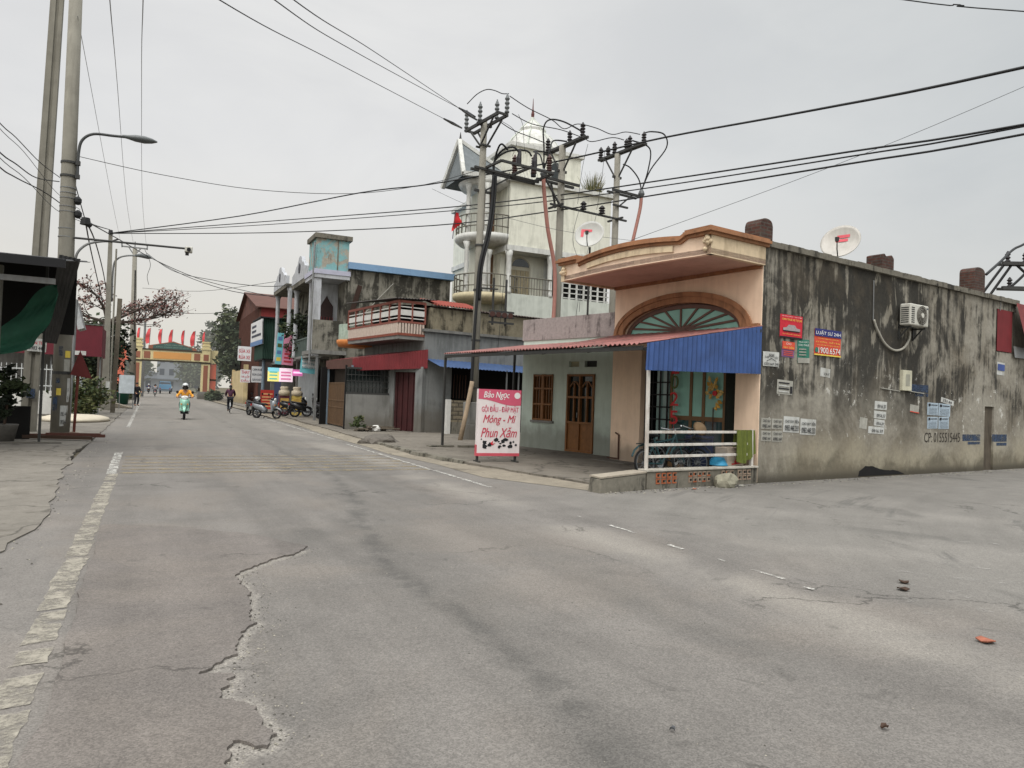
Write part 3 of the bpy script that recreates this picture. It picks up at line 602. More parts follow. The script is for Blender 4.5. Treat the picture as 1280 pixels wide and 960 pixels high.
# hanging year decoration and gold ornament on the glass
hd = thing('hanging_decoration', 'string of red foil digits hanging in the shop doorway', 'decoration', W0(.06, 2.42, 0), A0-90)
REDF = M('red_foil', S(196, 44, 50, .8), .4, .1, 10, metal=.2); GRF = M('green_foil', S(86, 100, 52, .7), .5)
for ch, z0, mt in (('2', 2.32, REDF), ('0', 1.96, GRF), ('2', 1.56, REDF), ('5', 1.12, REDF)):
    text(ch, mt, hd, -.13, .13, z0, z0+.32, -.02, 0, 'digit', bold=.02)
MB().tube([(0, -.012, .95), (0, -.012, 2.9)], .006).build('cord', REDF, hd)
go = thing('gold_ornament', 'gold leaf-shaped good-luck ornament on the right-hand door glass', 'ornament', W0(.1, 1.28, 1.45), A0-90)
mb = MB()
for k in range(26):
    a = rnd.uniform(0, 6.28); r = rnd.uniform(.03, .2); cx, cz = r*math.cos(a)*.8, .42+r*1.7*math.sin(a); l = rnd.uniform(.1, .18); aa = a+rnd.uniform(-.5, .5); px, pz = math.cos(aa), math.sin(aa)
    mb.add([(cx, -.01-k*.001, cz), (cx+px*l/2-pz*.05, -.03, cz+pz*l/2+px*.05), (cx+px*l, -.012, cz+pz*l), (cx+px*l/2+pz*.05, -.03, cz+pz*l/2-px*.05)], [(0,1,2,3)], k % 2)
mb.build('leaf_spray', [M('gold_foil', S(196, 150, 62, .8), .4, .2, 20, metal=.3), M('pale_gold', S(206, 176, 110, .8), .5)], go); MB().bar((0, -.01, -.45), (0, -.01, .1), .03, .01, up=(0,1,0)).build('stem', DKWOOD, go); MB().lathe([(0, -.02), (.06, -.02), (.06, .01), (0, .01)], (.06, -.04, .42), 10, ax='y').build('red_seal', REDF, go)
mb = MB()
def rock(name, lab, p, r, mat, cat='rubble lump', seed=0, sq=.6):
    bm = bmesh.new(); bmesh.ops.create_icosphere(bm, subdivisions=3, radius=1)
    for v in bm.verts:
        k = 1+.35*mnoise.noise(v.co*1.6+Vector((seed*7, 0, 0)))+.12*mnoise.noise(v.co*5+Vector((seed, 3, 0))); v.co = Vector((v.co.x*r[0]*k, v.co.y*r[1]*k, v.co.z*r[2]*k))
    me = bpy.data.meshes.new(name); bm.to_mesh(me); bm.free(); o = link(name, me, mat); o.location = p; return tag(o, lab, cat)
rock('concrete_lump', 'rough pale concrete lump leaning against the perforated brick wall', W0(-1.25, -.22, .08), (.24, .17, .2), M('pale_rubble', S(150, 146, 128, .7), .95, .25, 8), seed=4)
# ------------------------------------------------------------------ posters and marks on the stained wall
PAPER = M('white_paper', S(208, 209, 204, .72), .85, .14, 9, .6, S(158,154,142,.64), bump=.05); PAPERG = M('greyed_paper', S(178, 176, 166, .75), .85, .16, 9, .3, S(120,116,106,.6)); INK = M('black_ink', S(44, 44, 48, .6), .8, .1, 20, bump=0)
PRED = M('poster_red', S(206, 44, 60, .8), .6, .1, 9, bump=0); PBLUE = M('poster_navy', S(46, 52, 116, .8), .6, .1, 9, bump=0); PORNG = M('poster_orange', S(214, 84, 60, .8), .6, .1, 9, bump=0); PGRN = M('poster_green', S(54, 124, 104, .75), .6, .12, 9, bump=0)
PYEL = M('poster_yellow', S(232, 206, 90, .8), .6, .1, 9, bump=0); PWHT = M('poster_white', S(232, 232, 228, .8), .6, .05, 9, bump=0); PPUR = M('poster_purple', S(134, 96, 140, .75), .6, .1, 9, bump=0); PBLK = M('poster_pale_blue', S(176, 192, 204, .78), .7, .1, 9, .2, S(140,146,150,.7), bump=0)
def wallpos(x, y): return loc2(P0, A0, pick(x, y, P0, A0))
def poster(name, lab, cat, px, mat, tilt=0, th=.004, group=None, d=.006):
    a, b = wallpos(px[0], px[1]), wallpos(px[2], px[3]); w_, h_ = b.x-a.x, a.z-b.z
    r = rnd.Random if False else rnd
    mb = MB(); n = 6
    for i in range(n+1):
        for j in range(n+1):
            x, z = w_*i/n, h_*j/n; cu = .012*max(0, (i/n-.75))*(j/n) + r.uniform(0, .0015); mb.v.append(Vector((x, -cu, z)))
    for j in range(n):
        for i in range(n): mb.f.append((j*(n+1)+i, j*(n+1)+i+1, (j+1)*(n+1)+i+1, (j+1)*(n+1)+i)); mb.mi.append(0)
    o = mb.build(name, mat, None, loc=W0(a.x, -d, b.z), ang=A0); o.rotation_euler[1] = R_(tilt); tag(o, lab, cat, group); return o, w_, h_
def strip(o, x0, x1, z0, z1, mat, name='printed_band', y=-.0155):
    return MB().box(x0, x1, y, y+.003, z0, z1).build(name, mat, o)
Y1 = -.0165
o, w_, h_ = poster('poster', 'red poster with yellow text and a car photo, highest on the wall', 'poster', (975, 392, 1002, 425), PRED)
strip(o, 0, w_, 0, h_*.07, INK); text('XE DU LỊCH - XE CƯỚI', PWHT, o, w_*.06, w_*.94, h_*.9, h_*.96, Y1); text('CHO THUÊ XE TỰ LÁI', PYEL, o, w_*.06, w_*.94, h_*.73, h_*.86, Y1, bold=.01)
text('TƯ VẤN HỖ TRỢ 24/7', PYEL, o, w_*.1, w_*.9, h_*.14, h_*.22, Y1)
mb = MB().prism([(w_*.12, h_*.32), (w_*.88, h_*.32), (w_*.88, h_*.44), (w_*.72, h_*.46), (w_*.64, h_*.58), (w_*.36, h_*.58), (w_*.27, h_*.46), (w_*.12, h_*.43)], Y1, Y1+.004); mb.build('printed_car', M('printed_car_grey', S(170, 160, 160, .75), .6, .3, 30, bump=0), o)
strip(o, w_*.14, w_*.86, h_*.29, h_*.33, INK, y=-.017)
o, w_, h_ = poster('poster', 'small orange and purple flyer directly below the red car poster', 'poster', (977, 426, 992, 447), PPUR, 1)
strip(o, 0, w_, h_*.5, h_, PORNG); text('VAY TIỀN', PYEL, o, w_*.08, w_*.92, h_*.56, h_*.74, Y1); text('CHO', PWHT, o, w_*.3, w_*.7, h_*.8, h_*.93, Y1)
for k in range(3): strip(o, w_*.12, w_*.88, h_*(.1+k*.12), h_*(.15+k*.12), PORNG)
o, w_, h_ = poster('poster', 'small green flyer with white heading between the red and the navy posters', 'poster', (997, 424, 1011, 455), PGRN, -2)
strip(o, 0, w_, 0, h_*.22, PAPERG); text('MUA ĐẤT', PWHT, o, w_*.1, w_*.9, h_*.86, h_*.95, Y1); text('CHO THUÊ', PWHT, o, w_*.06, w_*.94, h_*.72, h_*.82, Y1)
for k in range(3): strip(o, w_*.1, w_*.7, h_*(.32+k*.12), h_*(.37+k*.12), PAPERG)
o, w_, h_ = poster('poster', 'navy and orange lawyer poster with a large white phone number', 'poster', (1018, 410, 1050, 447), PORNG)
strip(o, 0, w_, h_*.72, h_, PBLUE); strip(o, 0, w_, 0, h_*.05, PYEL)
text('LUẬT SƯ 24H', PWHT, o, w_*.04, w_*.96, h_*.755, h_*.95, Y1, bold=.012); text('1900.6574', PWHT, o, w_*.14, w_*.97, h_*.09, h_*.31, Y1, bold=.012)
text('TƯ VẤN HÌNH SỰ - DÂN SỰ', PYEL, o, w_*.1, w_*.9, h_*.61, h_*.67, Y1); text('LY HÔN - ĐẤT ĐAI', PYEL, o, w_*.05, w_*.95, h_*.48, h_*.56, Y1); text('THU HỒI NỢ - DOANH NGHIỆP', PYEL, o, w_*.08, w_*.92, h_*.37, h_*.43, Y1)
MB().lathe([(.0, 0), (.06, 0), (.06, .003), (0, .003)], (w_*.075, -.017, h_*.2), 12, ax='y').build('phone_mark', PGRN, o)
o, w_, h_ = poster('poster', 'white notice with arched lettering and a roof sketch at the wall corner', 'poster', (953, 439, 972.5, 459), PAPER, -1, d=.02)
text('KHOAN', INK, o, w_*.35, w_*.65, h_*.62, h_*.86, Y1, bold=.02); text('THỢ', INK, o, w_*.08, w_*.32, h_*.5, h_*.72, Y1); text('XÂY', INK, o, w_*.68, w_*.92, h_*.5, h_*.72, Y1); text('0335.669.246', INK, o, w_*.06, w_*.94, h_*.07, h_*.25, Y1, bold=.02)
mb = MB().bar((w_*.2, Y1, h_*.34), (w_*.5, Y1, h_*.54), .012, .002, up=(0,1,0)).bar((w_*.5, Y1, h_*.54), (w_*.8, Y1, h_*.34), .012, .002, up=(0,1,0)); mb.build('roof_sketch', INK, o)
o, w_, h_ = poster('poster', 'grey printed notice with black lines left of the torn paper scraps', 'poster', (971, 474, 990, 493), PAPERG, 2)
for k in range(4): strip(o, w_*.08, w_*.75, h_*(.15+k*.2), h_*(.24+k*.2), INK if k % 2 else PAPER)
strip(o, w_*.82, w_*.95, h_*.1, h_*.6, INK)
for lab, px, tl in (('white loan flyer with black heading, left of the pair', (979, 520, 998, 540), 2), ('white loan flyer with black heading, right of the pair', (1000, 523, 1019, 543), 2)):
    o, w_, h_ = poster('poster', lab, 'poster', px, PAPER, tl); text('CHO VAY TIỀN', INK, o, w_*.07, w_*.93, h_*.60, h_*.88, Y1, bold=.02); text('0983.448.233', INK, o, w_*.07, w_*.93, h_*.1, h_*.45, Y1, bold=.02)
for i, (px, lab) in enumerate((((951, 522, 963, 536), 'upper left'), ((964.5, 523, 977, 536), 'upper right'), ((951, 538, 963, 551), 'lower left'), ((964.5, 538.5, 977, 552), 'lower right'))):
    o, w_, h_ = poster('poster', 'greyed loan flyer, %s of the block of four near the wall corner' % lab, 'poster', px, PAPERG, rnd.uniform(-1, 2))
    text('CHO VAY', INK, o, w_*.12, w_*.9, h_*.62, h_*.86, Y1, bold=.01); text('0983.44', INK, o, w_*.1, w_*.9, h_*.12, h_*.42, Y1, bold=.02)
o, w_, h_ = poster('poster', 'small torn white flyer below the navy lawyer poster', 'poster', (1025, 459, 1037, 471), PAPER, 4); text('VAY', INK, o, w_*.3, w_*.9, h_*.2, h_*.5, Y1)
for i, (px, lab) in enumerate((((1093, 501, 1108, 512), 'topmost'), ((1092, 513, 1107, 523), 'second'), ((1092, 523.5, 1105, 532), 'third'), ((1085, 532.5, 1104.5, 541.5), 'lowest and widest'))):
    o, w_, h_ = poster('poster', 'white phone-number strip, %s of the stack of four' % lab, 'poster', px, PAPER, rnd.uniform(1, 4)); text('0916.37', INK, o, w_*.2, w_*.9, h_*.2, h_*.62, Y1, bold=.02)
for i, (px, lab) in enumerate((((1159, 503, 1172, 519), 'upper left'), ((1173, 504, 1187, 520), 'upper right'), ((1159, 521, 1171.5, 536), 'lower left'), ((1173, 521, 1185.5, 536.5), 'lower right'))):
    o, w_, h_ = poster('poster', 'pale blue recruitment sheet, %s of the block of four' % lab, 'poster', px, PBLK, rnd.uniform(-1, 2)); strip(o, w_*.08, w_*.25, h_*.72, h_*.92, INK)
    for k in range(5): strip(o, w_*.1, w_*.88, h_*(.1+k*.115), h_*(.125+k*.115), M('grey_print', S(120, 128, 136, .7), .8, bump=0))
    strip(o, w_*.32, w_*.9, h_*.8, h_*.86, INK)
o, w_, h_ = poster('poster', 'tilted white strip poking out above the pale blue sheets', 'poster', (1176, 496, 1192, 503), PAPER, 8, d=.003); text('233.44', INK, o, w_*.1, w_*.8, h_*.2, h_*.75, Y1, bold=.02)
o, w_, h_ = poster('poster', 'crumpled pale scrap left of the phone-number strips', 'poster', (1074, 521, 1083, 535), PAPERG, 6)
o, w_, h_ = poster('poster', 'torn red-edged white scraps between the strips and the blue sheets', 'poster', (1137, 505, 1148, 515), PAPERG, 5); strip(o, 0, w_, 0, h_*.12, PORNG)
o, w_, h_ = poster('poster', 'faded blue and white leaflet on the far wall below the red metal panel', 'poster', (1246, 452, 1255, 469), PAPER, 2); strip(o, w_*.05, w_*.95, h_*.35, h_*.85, M('leaflet_blue', S(70, 90, 150, .75), .7, bump=0))
GRAF = M('graffiti_black', S(64, 58, 52, .6), .9, .2, 20, bump=0)
o = thing('graffiti', 'thin black hand-painted phone number low on the stained wall', 'graffiti', W0(*wallpos(1155, 553)[:2], wallpos(1155, 553).z), A0)
text('CP: 0155515445', GRAF, o, 0, 1.95, 0, .26, -.006)
mb = MB()
STB = paint_mat('blue_stencil_paint', S(84, 102, 130, .5), .62)
for i, (px, lab) in enumerate((((1137, 480, 1160, 491), 'beside the cream meter box'), ((1203, 543, 1225, 551), 'right of the black graffiti'), ((1240, 543, 1258, 552), 'past the wall pilaster'))):
    a, b = wallpos(px[0], px[1]), wallpos(px[2], px[3]); st = thing('stencil_advert', 'faded blue stencilled advert %s' % lab, 'stencil', W0(a.x, 0, b.z), A0, None)
    w_, h_ = b.x-a.x, a.z-b.z; MB().box(0, w_, -.005, -.002, 0, h_).build('blue_block', STB, st); MB().box(w_*.3, w_, -.005, -.002, -h_*.55, -h_*.15).build('lower_block', STB, st)
bh = jag([(0,0),(.05,.12),(.3,.24),(.7,.22),(1.1,.13),(1.6,.12),(2.05,.02),(2.1,0)], .06, .012, 44)
hl = MB().prism([(p.x, p.y) for p in bh], -.008, -.003).build('black_mark', M('mark_black', S(34, 33, 33, .5), .95, .4, 6), None, loc=W0(3.8, 0, .03), ang=A0); tag(hl, 'long black mark at the foot of the stained wall', 'stain')  # one flat black shape laid along the wall foot
mbx = thing('meter_box', 'small cream electric meter box on the stained wall', 'meter box', W0(*wallpos(1124, 488)[:2], wallpos(1124, 488).z), A0)
MB().box(0, .44, -.09, 0, 0, .52).build('case', M('cream_box', S(206, 202, 178, .75), .6), mbx, bevel=.01); MB().box(.13, .33, -.095, -.088, .12, .42).build('window_pane', M('box_window', S(168, 166, 150, .7), .3), mbx); MB().bar((-.9, -.02, .03), (0, -.02, -.02), .02).bar((.44, -.02, 0), (1.2, -.02, -.04), .018).build('cable', PAPERG, mbx)
# ------------------------------------------------------------------ air conditioner with hose
pa = wallpos(1120, 408)
ac = thing('air_conditioner', 'white air conditioner outdoor unit bracketed on the stained wall', 'air conditioner', W0(pa.x, 0, 3.78), A0)
ACW = M('off_white_enamel', S(206, 204, 194, .8), .5, .08, 5, .3, S(150, 138, 116, .7), bump=.02)
W_, H_, D_ = .88, .54, .36
MB().box(0, W_, -D_, -.08, 0, H_).build('casing', ACW, ac, bevel=.03)
mb = MB()
for k in range(8): mb.box(-.006, .002, -D_+.05, -.12, .06+k*.052, .085+k*.052)
mb.build('side_louvre', DKST, ac)
mb = MB()
for k in range(8): mb.box(.03, .18, -D_-.006, -D_+.004, .06+k*.052, .085+k*.052)
mb.build('front_louvre', DKST, ac)
fan = MB().lathe([(.0, 0), (.235, 0), (.235, .01), (0, .01)], (.53, -D_-.01, H_/2), 28, ax='y').build('fan_grille', M('fan_shadow', S(66, 62, 56, .6), .6), ac)
mb = MB()
for r in (.24, .2, .16, .12, .08): mb.tube([(.53+r*math.cos(2*math.pi*k/24), -D_-.02, H_/2+r*math.sin(2*math.pi*k/24)) for k in range(25)], .006, 5)
for k in range(12): a = math.pi*k/6; mb.bar((.53, -D_-.02, H_/2), (.53+.24*math.cos(a+.3), -D_-.02, H_/2+.24*math.sin(a+.3)), .006)
mb.build('guard', M('guard_grey', S(150, 146, 136, .7), .5), fan); MB().lathe([(0, -.02), (.06, -.015), (.06, .01), (0, .01)], (.53, -D_-.02, H_/2), 14, ax='y').build('hub', ACW, fan)
text('SAKY', INK, ac, .9, .99, .56, .6, -D_-.003) if False else None
MB().box(.76, .84, -D_-.004, -D_+.002, .44, .48).build('badge', M('badge_grey', S(90, 94, 100, .7), .4), ac)
mb = MB(); 
for x in (.1, .78): mb.bar((x, 0, -.04), (x, -D_+.02, -.04), .04).bar((x, -.02, -.32), (x, -D_+.1, -.05), .03).bar((x, -.02, -.34), (x, -.02, .05), .04)
mb.build('bracket', DKST, ac)
hp = [wallpos(*q) for q in ((1090, 400), (1094, 412), (1104, 430), (1116, 438), (1127, 435), (1134, 424), (1135, 414))]
hl = [Vector((q.x-pa.x, -.05, q.z-3.78)) for q in hp]
def smooth(pts, n=6):
    out = []; P = [pts[0]]+list(pts)+[pts[-1]]
    for i in range(1, len(P)-2):
        a, b, c, d = map(Vector, P[i-1:i+3])
        for k in range(n):
            t_ = k/n; out.append(.5*((2*b)+(c-a)*t_+(2*a-5*b+4*c-d)*t_*t_+(3*b-a-3*c+d)*t_**3))
    return out+[Vector(pts[-1])]
MB().tube(smooth(hl), .028, 8).build('hose', M('wrapped_hose', S(176, 172, 160, .75), .8, .1, 20), ac, True); MB().tube([(hl[0].x-.02, -.03, 1.0), (hl[0].x, -.03, hl[0].z)], .014).build('drain_pipe', STEELG, ac)
# ------------------------------------------------------------------ satellite dishes
def dish(lab, base, r, facing, tilt, mat, mark, post=.5, group=None):
    d = thing('satellite_dish', lab, 'satellite dish', base, 0)
    MB().tube([(0, 0, 0), (0, 0, post)], .03).build('mast', DKST, d)
    q = thing('dish_pivot', '', '', (0, 0, post+r*.55), 0) if False else None
    prof = [(r*k/8, .28*r*(k/8)**2) for k in range(9)]; bowl = MB().lathe(prof[1:]+[(r*.99, prof[-1][1]-.012)]+[(a, b-.012) for a, b in prof[:0:-1]], (0, 0, 0), 36)
    rot = Matrix.Rotation(R_(facing), 4, 'Z') @ Matrix.Rotation(R_(90-tilt), 4, 'Y')
    T_ = Matrix.Translation((0, 0, post+r*.75)) @ rot
    for i, v in enumerate(bowl.v): bowl.v[i] = T_ @ v
    b = bowl.build('bowl', mat, d, True)
    mk = MB(); 
    for (x0, x1, z0, z1) in mark: mk.add([T_ @ Vector((-z0*r, x0*r, .30*r*(x0*x0+z0*z0)+.004)), T_ @ Vector((-z0*r, x1*r, .30*r*(x1*x1+z0*z0)+.004)), T_ @ Vector((-z1*r, x1*r, .30*r*(x1*x1+z1*z1)+.004)), T_ @ Vector((-z1*r, x0*r, .30*r*(x0*x0+z1*z1)+.004))], [(0,1,2,3)])
    mk.build('red_logo', M('dish_logo_red', S(214, 92, 102, .8), .6, .15, 20, bump=0), b)
    foc = T_ @ Vector((r*.25, 0, r*.8)); bot = T_ @ Vector((r*.95, 0, .26*r))
    MB().tube([bot, T_ @ Vector((r*.7, 0, r*.55)), foc], .014).build('feed_arm', DKST, d); MB().lathe([(.0,-.06),(.045,-.06),(.05,.04),(0,.05)], foc, 10).build('receiver', DKST, d)
    return d
DSH = M('dish_grey', S(196, 192, 184, .78), .5, .08, 4, .3, S(140, 134, 124, .7), bump=.02)
dish('round pale satellite dish with a red logo on the stained wall parapet', W0(3.42, .35, 5.1), .46, 204, 25, DSH, [(-.25, .38, .34, .5), (-.3, .3, .12, .28)], .16)
o = W0(-.2, 4.35, 4.7); dish('faded translucent satellite dish behind the peach canopy end', (11.06, 17.47, 4.05), .43, 222, 22, M('dish_faded', S(196, 196, 190, .7), .5, .1, 4), [(-.62, -.45, -.1, .45), (-.6, .1, .3, .46)], 1.95)
# ------------------------------------------------------------------ green house
GH, AG = (10.5, 20.29), -76.3
GREEN = M('pale_green_render', S(194, 206, 194, .86), .85, .10, 1.6, .28, S(146, 152, 138, .7), .6, .8)
gh = thing('green_house', 'single-storey pale green house with brown window and door behind the awning', 'house', (GH[0], GH[1], 0), AG)
mb = MB(); wallcells(mb, 0, 5.2, -.05, 3.42, [(.57, 1.43, .95, 2.36), (2.05, 3.15, .1, 2.36), (2.07, 2.49, 2.58, 2.74), (2.71, 3.19, 2.57, 2.75)], 0, .2); mb.build('wall', GREEN, gh)
mb = MB(); mb.box(0, .2, .2, 6, -.05, 3.42); mb.box(0, 5, 6, 6.2, -.05, 3.42); mb.build('back_wall', CONCM, gh)
LAV = moldy('lavender_grey_render', S(170, 160, 156, .68), S(110, 102, 100, .62), .35, None, 1.8)
mb = MB(); mb.box(-.03, 5.2, -.03, .25, 3.42, 4.08); mb.box(-.03, .2, .25, 6, 3.42, 4.08); mb.build('parapet', LAV, gh); MB().box(0, 5, .2, 6, 3.3, 3.42).build('roof_slab', CONCD, gh); MB().box(.2, 5.2, .9, .95, 0, 3.3).build('interior', BLACKI, gh)
wf = MB()
for x in (.57, 1.0, 1.40): wf.box(x-.0, x+.03, -.05, .06, .95, 2.36)
wf.box(.94, 1.06, -.045, .06, .95, 2.36)
for z in (.95, 1.42, 1.9, 2.30): wf.box(.57, 1.43, -.04, .05, z, z+.05)
for x in (.71, .83, 1.16, 1.28): wf.box(x, x+.022, -.03, .04, .97, 2.34)
wo = wf.build('window', BROWNW, gh); MB().box(.58, 1.42, .06, .07, .96, 2.35).build('pane', DKGL, wo); MB().box(.5, 1.5, -.07, -.002, .88, .945).build('sill', CONCM, wo)
df = MB()
for x in (2.05, 2.55, 3.09): df.box(x, x+.06, -.05, .06, .1, 2.36)
for z in (.1, .92, 1.66, 2.30): df.box(2.05, 3.15, -.045, .05, z, z+.06)
df.box(2.11, 2.55, .0, .04, .16, .92); df.box(2.61, 3.09, .0, .04, .16, .92)
for x in (2.32, 2.84): df.box(x, x+.04, -.03, .04, .98, 2.1)
for x in (2.15, 2.65): df.bar((x, -.0, 1.98), (x+.14, -.0, 2.14), .035).bar((x+.14, 0, 2.14), (x+.26, 0, 2.14), .035).bar((x+.26, 0, 2.14), (x+.40, 0, 1.98), .035)
do = df.build('door', BROWNW, gh); MB().box(2.11, 3.09, .05, .06, .98, 2.30).build('pane', DKGL, do); MB().tube([(2.545, -.08, 1.1), (2.545, -.08, 1.25)], .012).build('handle', STEELG, do)
MB().box(2.07, 2.49, .1, .12, 2.58, 2.74).build('vent_panel', M('vent_cream', S(196, 190, 160, .7), .8), gh)
MB().box(2.72, 3.18, .1, .12, 2.57, 2.75).build('vent_panel', DKST, gh)
# ------------------------------------------------------------------ folding signboard of the salon
SG = (6.86, 15.30, .085)
sg = thing('signboard', 'standing white and pink salon signboard on the pavement edge', 'signboard', SG, -5)
PINK = M('sign_pink', S(206, 92, 116, .8), .5, .06, 4, bump=0); PKW = M('sign_pale', S(228, 218, 216, .8), .5, .05, 3, .2, S(190,180,176,.7), bump=0); PDR = M('sign_script_red', S(196, 72, 90, .8), .5, .05, 4, bump=0)
MB().box(-.07, 1.0, 0, .13, .17, 1.70).build('panel', PKW, sg, bevel=.004)
MB().box(-.074, -.068, -.003, .134, .14, .4).box(-.07, 1.0, -.006, .0, .14, .21).build('base_band', M('sign_red_band', S(200, 84, 96, .8), .5, bump=0), sg)
wv = [(-.07, 1.70)]+[(-.07+1.07*k/20, 1.42+.05*math.cos(k/20*math.pi*1.4-.3)-.05*(k/20)) for k in range(21)]+[(1.0, 1.70)]
MB().prism(wv, -.005, .0).build('header', PINK, sg)
text('Bảo Ngọc', PWHT, sg, .06, .70, 1.46, 1.66, -.008, .25, bold=.008)
MB().lathe([(0, 0), (.075, 0), (.075, .004), (0, .004)], (.9, -.01, 1.57), 20, ax='y').build('emblem', PWHT, sg)
text('GỘI ĐẦU - ĐẮP MẶT', PINK, sg, .02, .94, 1.14, 1.36, -.006, bold=.012)
text('Móng - Mi', PDR, sg, .06, .88, .86, 1.10, -.006, .35, bold=.014); text('Phun Xăm', PDR, sg, .02, .92, .58, .82, -.006, .35, bold=.014)
mb = MB(); sr = random.Random(5)
for k in range(18):
    cx, cz, r = sr.uniform(-.02, .92), sr.uniform(.27, .54), sr.uniform(.02, .06); pts = [(cx+r*sr.uniform(.5, 1.3)*math.cos(a*.7854), cz+r*sr.uniform(.5, 1.2)*math.sin(a*.7854)) for a in range(8)]; mb.prism(pts, -.004-.0003*k, .0)
mb.build('silhouette_print', INK, sg); MB().prism([(.26,.44),(.33,.5),(.31,.42),(.38,.45),(.31,.39)], -.012, 0).build('red_flower', PRED, sg)
for x in (-.03, .92): MB().bar((x, .065, 0), (x, .065, .2), .05).bar((x, -.12, .012), (x, .26, .012), .05, .024).build('leg', DKST, sg)
# ------------------------------------------------------------------ grey house with slatted balcony (next lot up the street)
Q0, AQ = (9.75, 27.53), 7.5
GREYW = M('grey_cement_render', S(150, 152, 150, .58), .9, .14, 1.5, .6, S(96, 98, 96, .55), .7, 1.0)
STAINP = moldy('stained_parapet', S(152, 143, 122, .64), S(64, 60, 52, .55), .5)
q = thing('grey_house', 'two-storey grey cement house with white and red slatted balcony', 'house', (Q0[0], Q0[1], 0), AQ)
mb = MB(); wallcells(mb, 0, 6.2, -.1, 4.15, [(1.3, 5.4, .1, 2.8)], 0, .2); mb.build('side_wall', GREYW, q)
mb = MB(); wallcells(mb, .21, 7, 2.75, 4.15, [], 0, .2); wallcells(mb, 0, .2, 0, 0, [], 0, 1)
mb = MB(); mb.box(0, .2, .2, 6.2, 2.7, 4.1); mb.box(0, .2, 1.9, 6.2, 0, 2.7); mb.box(0, .2, .2, .35, 0, 2.7); mb.build('front_wall', GREYW, q)
MB().box(-.12, 6.3, -.12, .3, 4.15, 4.26).build('ledge', CONCM, q); MB().box(.2, 6.2, -.02, .18, 4.26, 5.14).box(.2, .4, .18, 6.2, 4.26, 5.14).build('parapet', STAINP, q)
MB().box(.2, 6.2, 1.2, 1.3, 0, 4.1).box(.3, .4, 0.3, 6, 0, 4.1).build('interior', BLACKI, q); MB().box(0, 6.2, .2, 6, 4.05, 4.16).build('roof_slab', CONCD, q)
MB().corr((.3, -.18, 5.18), (6.4, -.18, 5.18), (6.4, 5, 5.7), (.3, 5, 5.7), 40, .03).build('roof_sheet', [M('old_grey_sheet', S(92, 78, 72, .6), .8, .2, 5)], q)
MB().corr((.3, -.2, 5.25), (2.5, -.2, 5.25), (2.6, 1.2, 5.62), (.3, 1.2, 5.62), 16, .035).build('red_tiles', M('red_cement_tile', S(150, 72, 60, .72), .8, .2, 8), q)
mb = MB(); wallcells(mb, 0, 6.2, -.05, .0, [], 0, 1)
# door, low wall, grille (measured on the ground)
dA, dB = Vector((8.9, 29.0, 0)), Vector((9.75, 27.5, 0)); LA, LB = Vector((7.05, 29.12, 0)), dA
def L(p): return loc2(Q0, AQ, p)
def pan(mb, a, b, z0, z1, th=.08, s0=0, s1=1, off=0):
    a, b = L(a), L(b); d = (b-a); n = Vector((-d.y, d.x, 0)).normalized()*(th/2); p, r = a+d*s0, a+d*s1
    o = n.normalized()*off
    return mb.add([(p-n+o).to_tuple()[:2]+(z0,), (r-n+o).to_tuple()[:2]+(z0,), (r+n+o).to_tuple()[:2]+(z0,), (p+n+o).to_tuple()[:2]+(z0,), (p-n+o).to_tuple()[:2]+(z1,), (r-n+o).to_tuple()[:2]+(z1,), (r+n+o).to_tuple()[:2]+(z1,), (p+n+o).to_tuple()[:2]+(z1,)], [(0,3,2,1),(4,5,6,7),(0,1,5,4),(1,2,6,5),(2,3,7,6),(3,0,4,7)])
MB_ = MB(); pan(MB_, dA, dB, .05, 2.72, .2, -.06, .13); MB_.build('door_post', GREYW, q); MB_ = MB(); pan(MB_, dA, dB, .05, 2.72, .2, .8, 1.02); MB_.build('door_post', GREYW, q)
mb = MB(); 
for k in range(8): pan(mb, dA, dB, .1, 2.5, .05, .13+.67*k/8, .13+.67*(k+1)/8-.012, .03*(k % 2))
mb.build('door', M('dark_red_sheet_door', S(76, 34, 34, .58), .7, .25, 4, .5, S(44, 24, 24, .5)), q)
mb = MB(); pan(mb, dA, dB, 2.5, 2.75, .12, 0, 1); mb.build('door_lintel', GREYW, q)
mb = MB(); pan(mb, LA, LB, -.02, 1.52, .14); mb.build('porch_wall', CONCM, q)
wf = MB(); pan(wf, LA, LB, 1.52, 1.6, .08); pan(wf, LA, LB, 2.55, 2.62, .08)
for k in range(13): pan(wf, LA, LB, 1.6, 2.55, .025, .02+k*.08, .028+k*.08)
for z in (1.8, 2.05, 2.3): pan(wf, LA, LB, z, z+.025, .03)
wo = wf.build('window', DKST, q); mb = MB(); pan(mb, LA, LB, 1.6, 2.55, .02, 0, 1, .08); mb.build('pane', DKGL, wo)
mb = MB(); pan(mb, (8.9, 29.05, 0), (8.9, 33, 0), 0, 2.7, .1); pan(mb, (7.05, 29.2, 0), (7.05, 29.32, 0), 0, 2.7, .06); mb.build('porch_back', BLACKI, q)
pf = MB(); a, b = L((7.3, 29.3, 0)), L((9.85, 27.35, 0)); 
pf.corr((a.x, a.y, 2.48), (b.x, b.y, 2.66), (b.x, b.y, 3.42), (a.x, a.y, 2.98), 30, .01); pf.build('awning_fascia', MAROON, q)
c2 = L((9.9, 31, 0)); a2 = L((7.2, 33.5, 0)); MB().add([(a.x,a.y,2.99),(b.x,b.y,3.43),(c2.x,c2.y,3.5),(a2.x,a2.y,3.02)], [(0,1,2,3)]).build('awning_roof', MAROON, q)
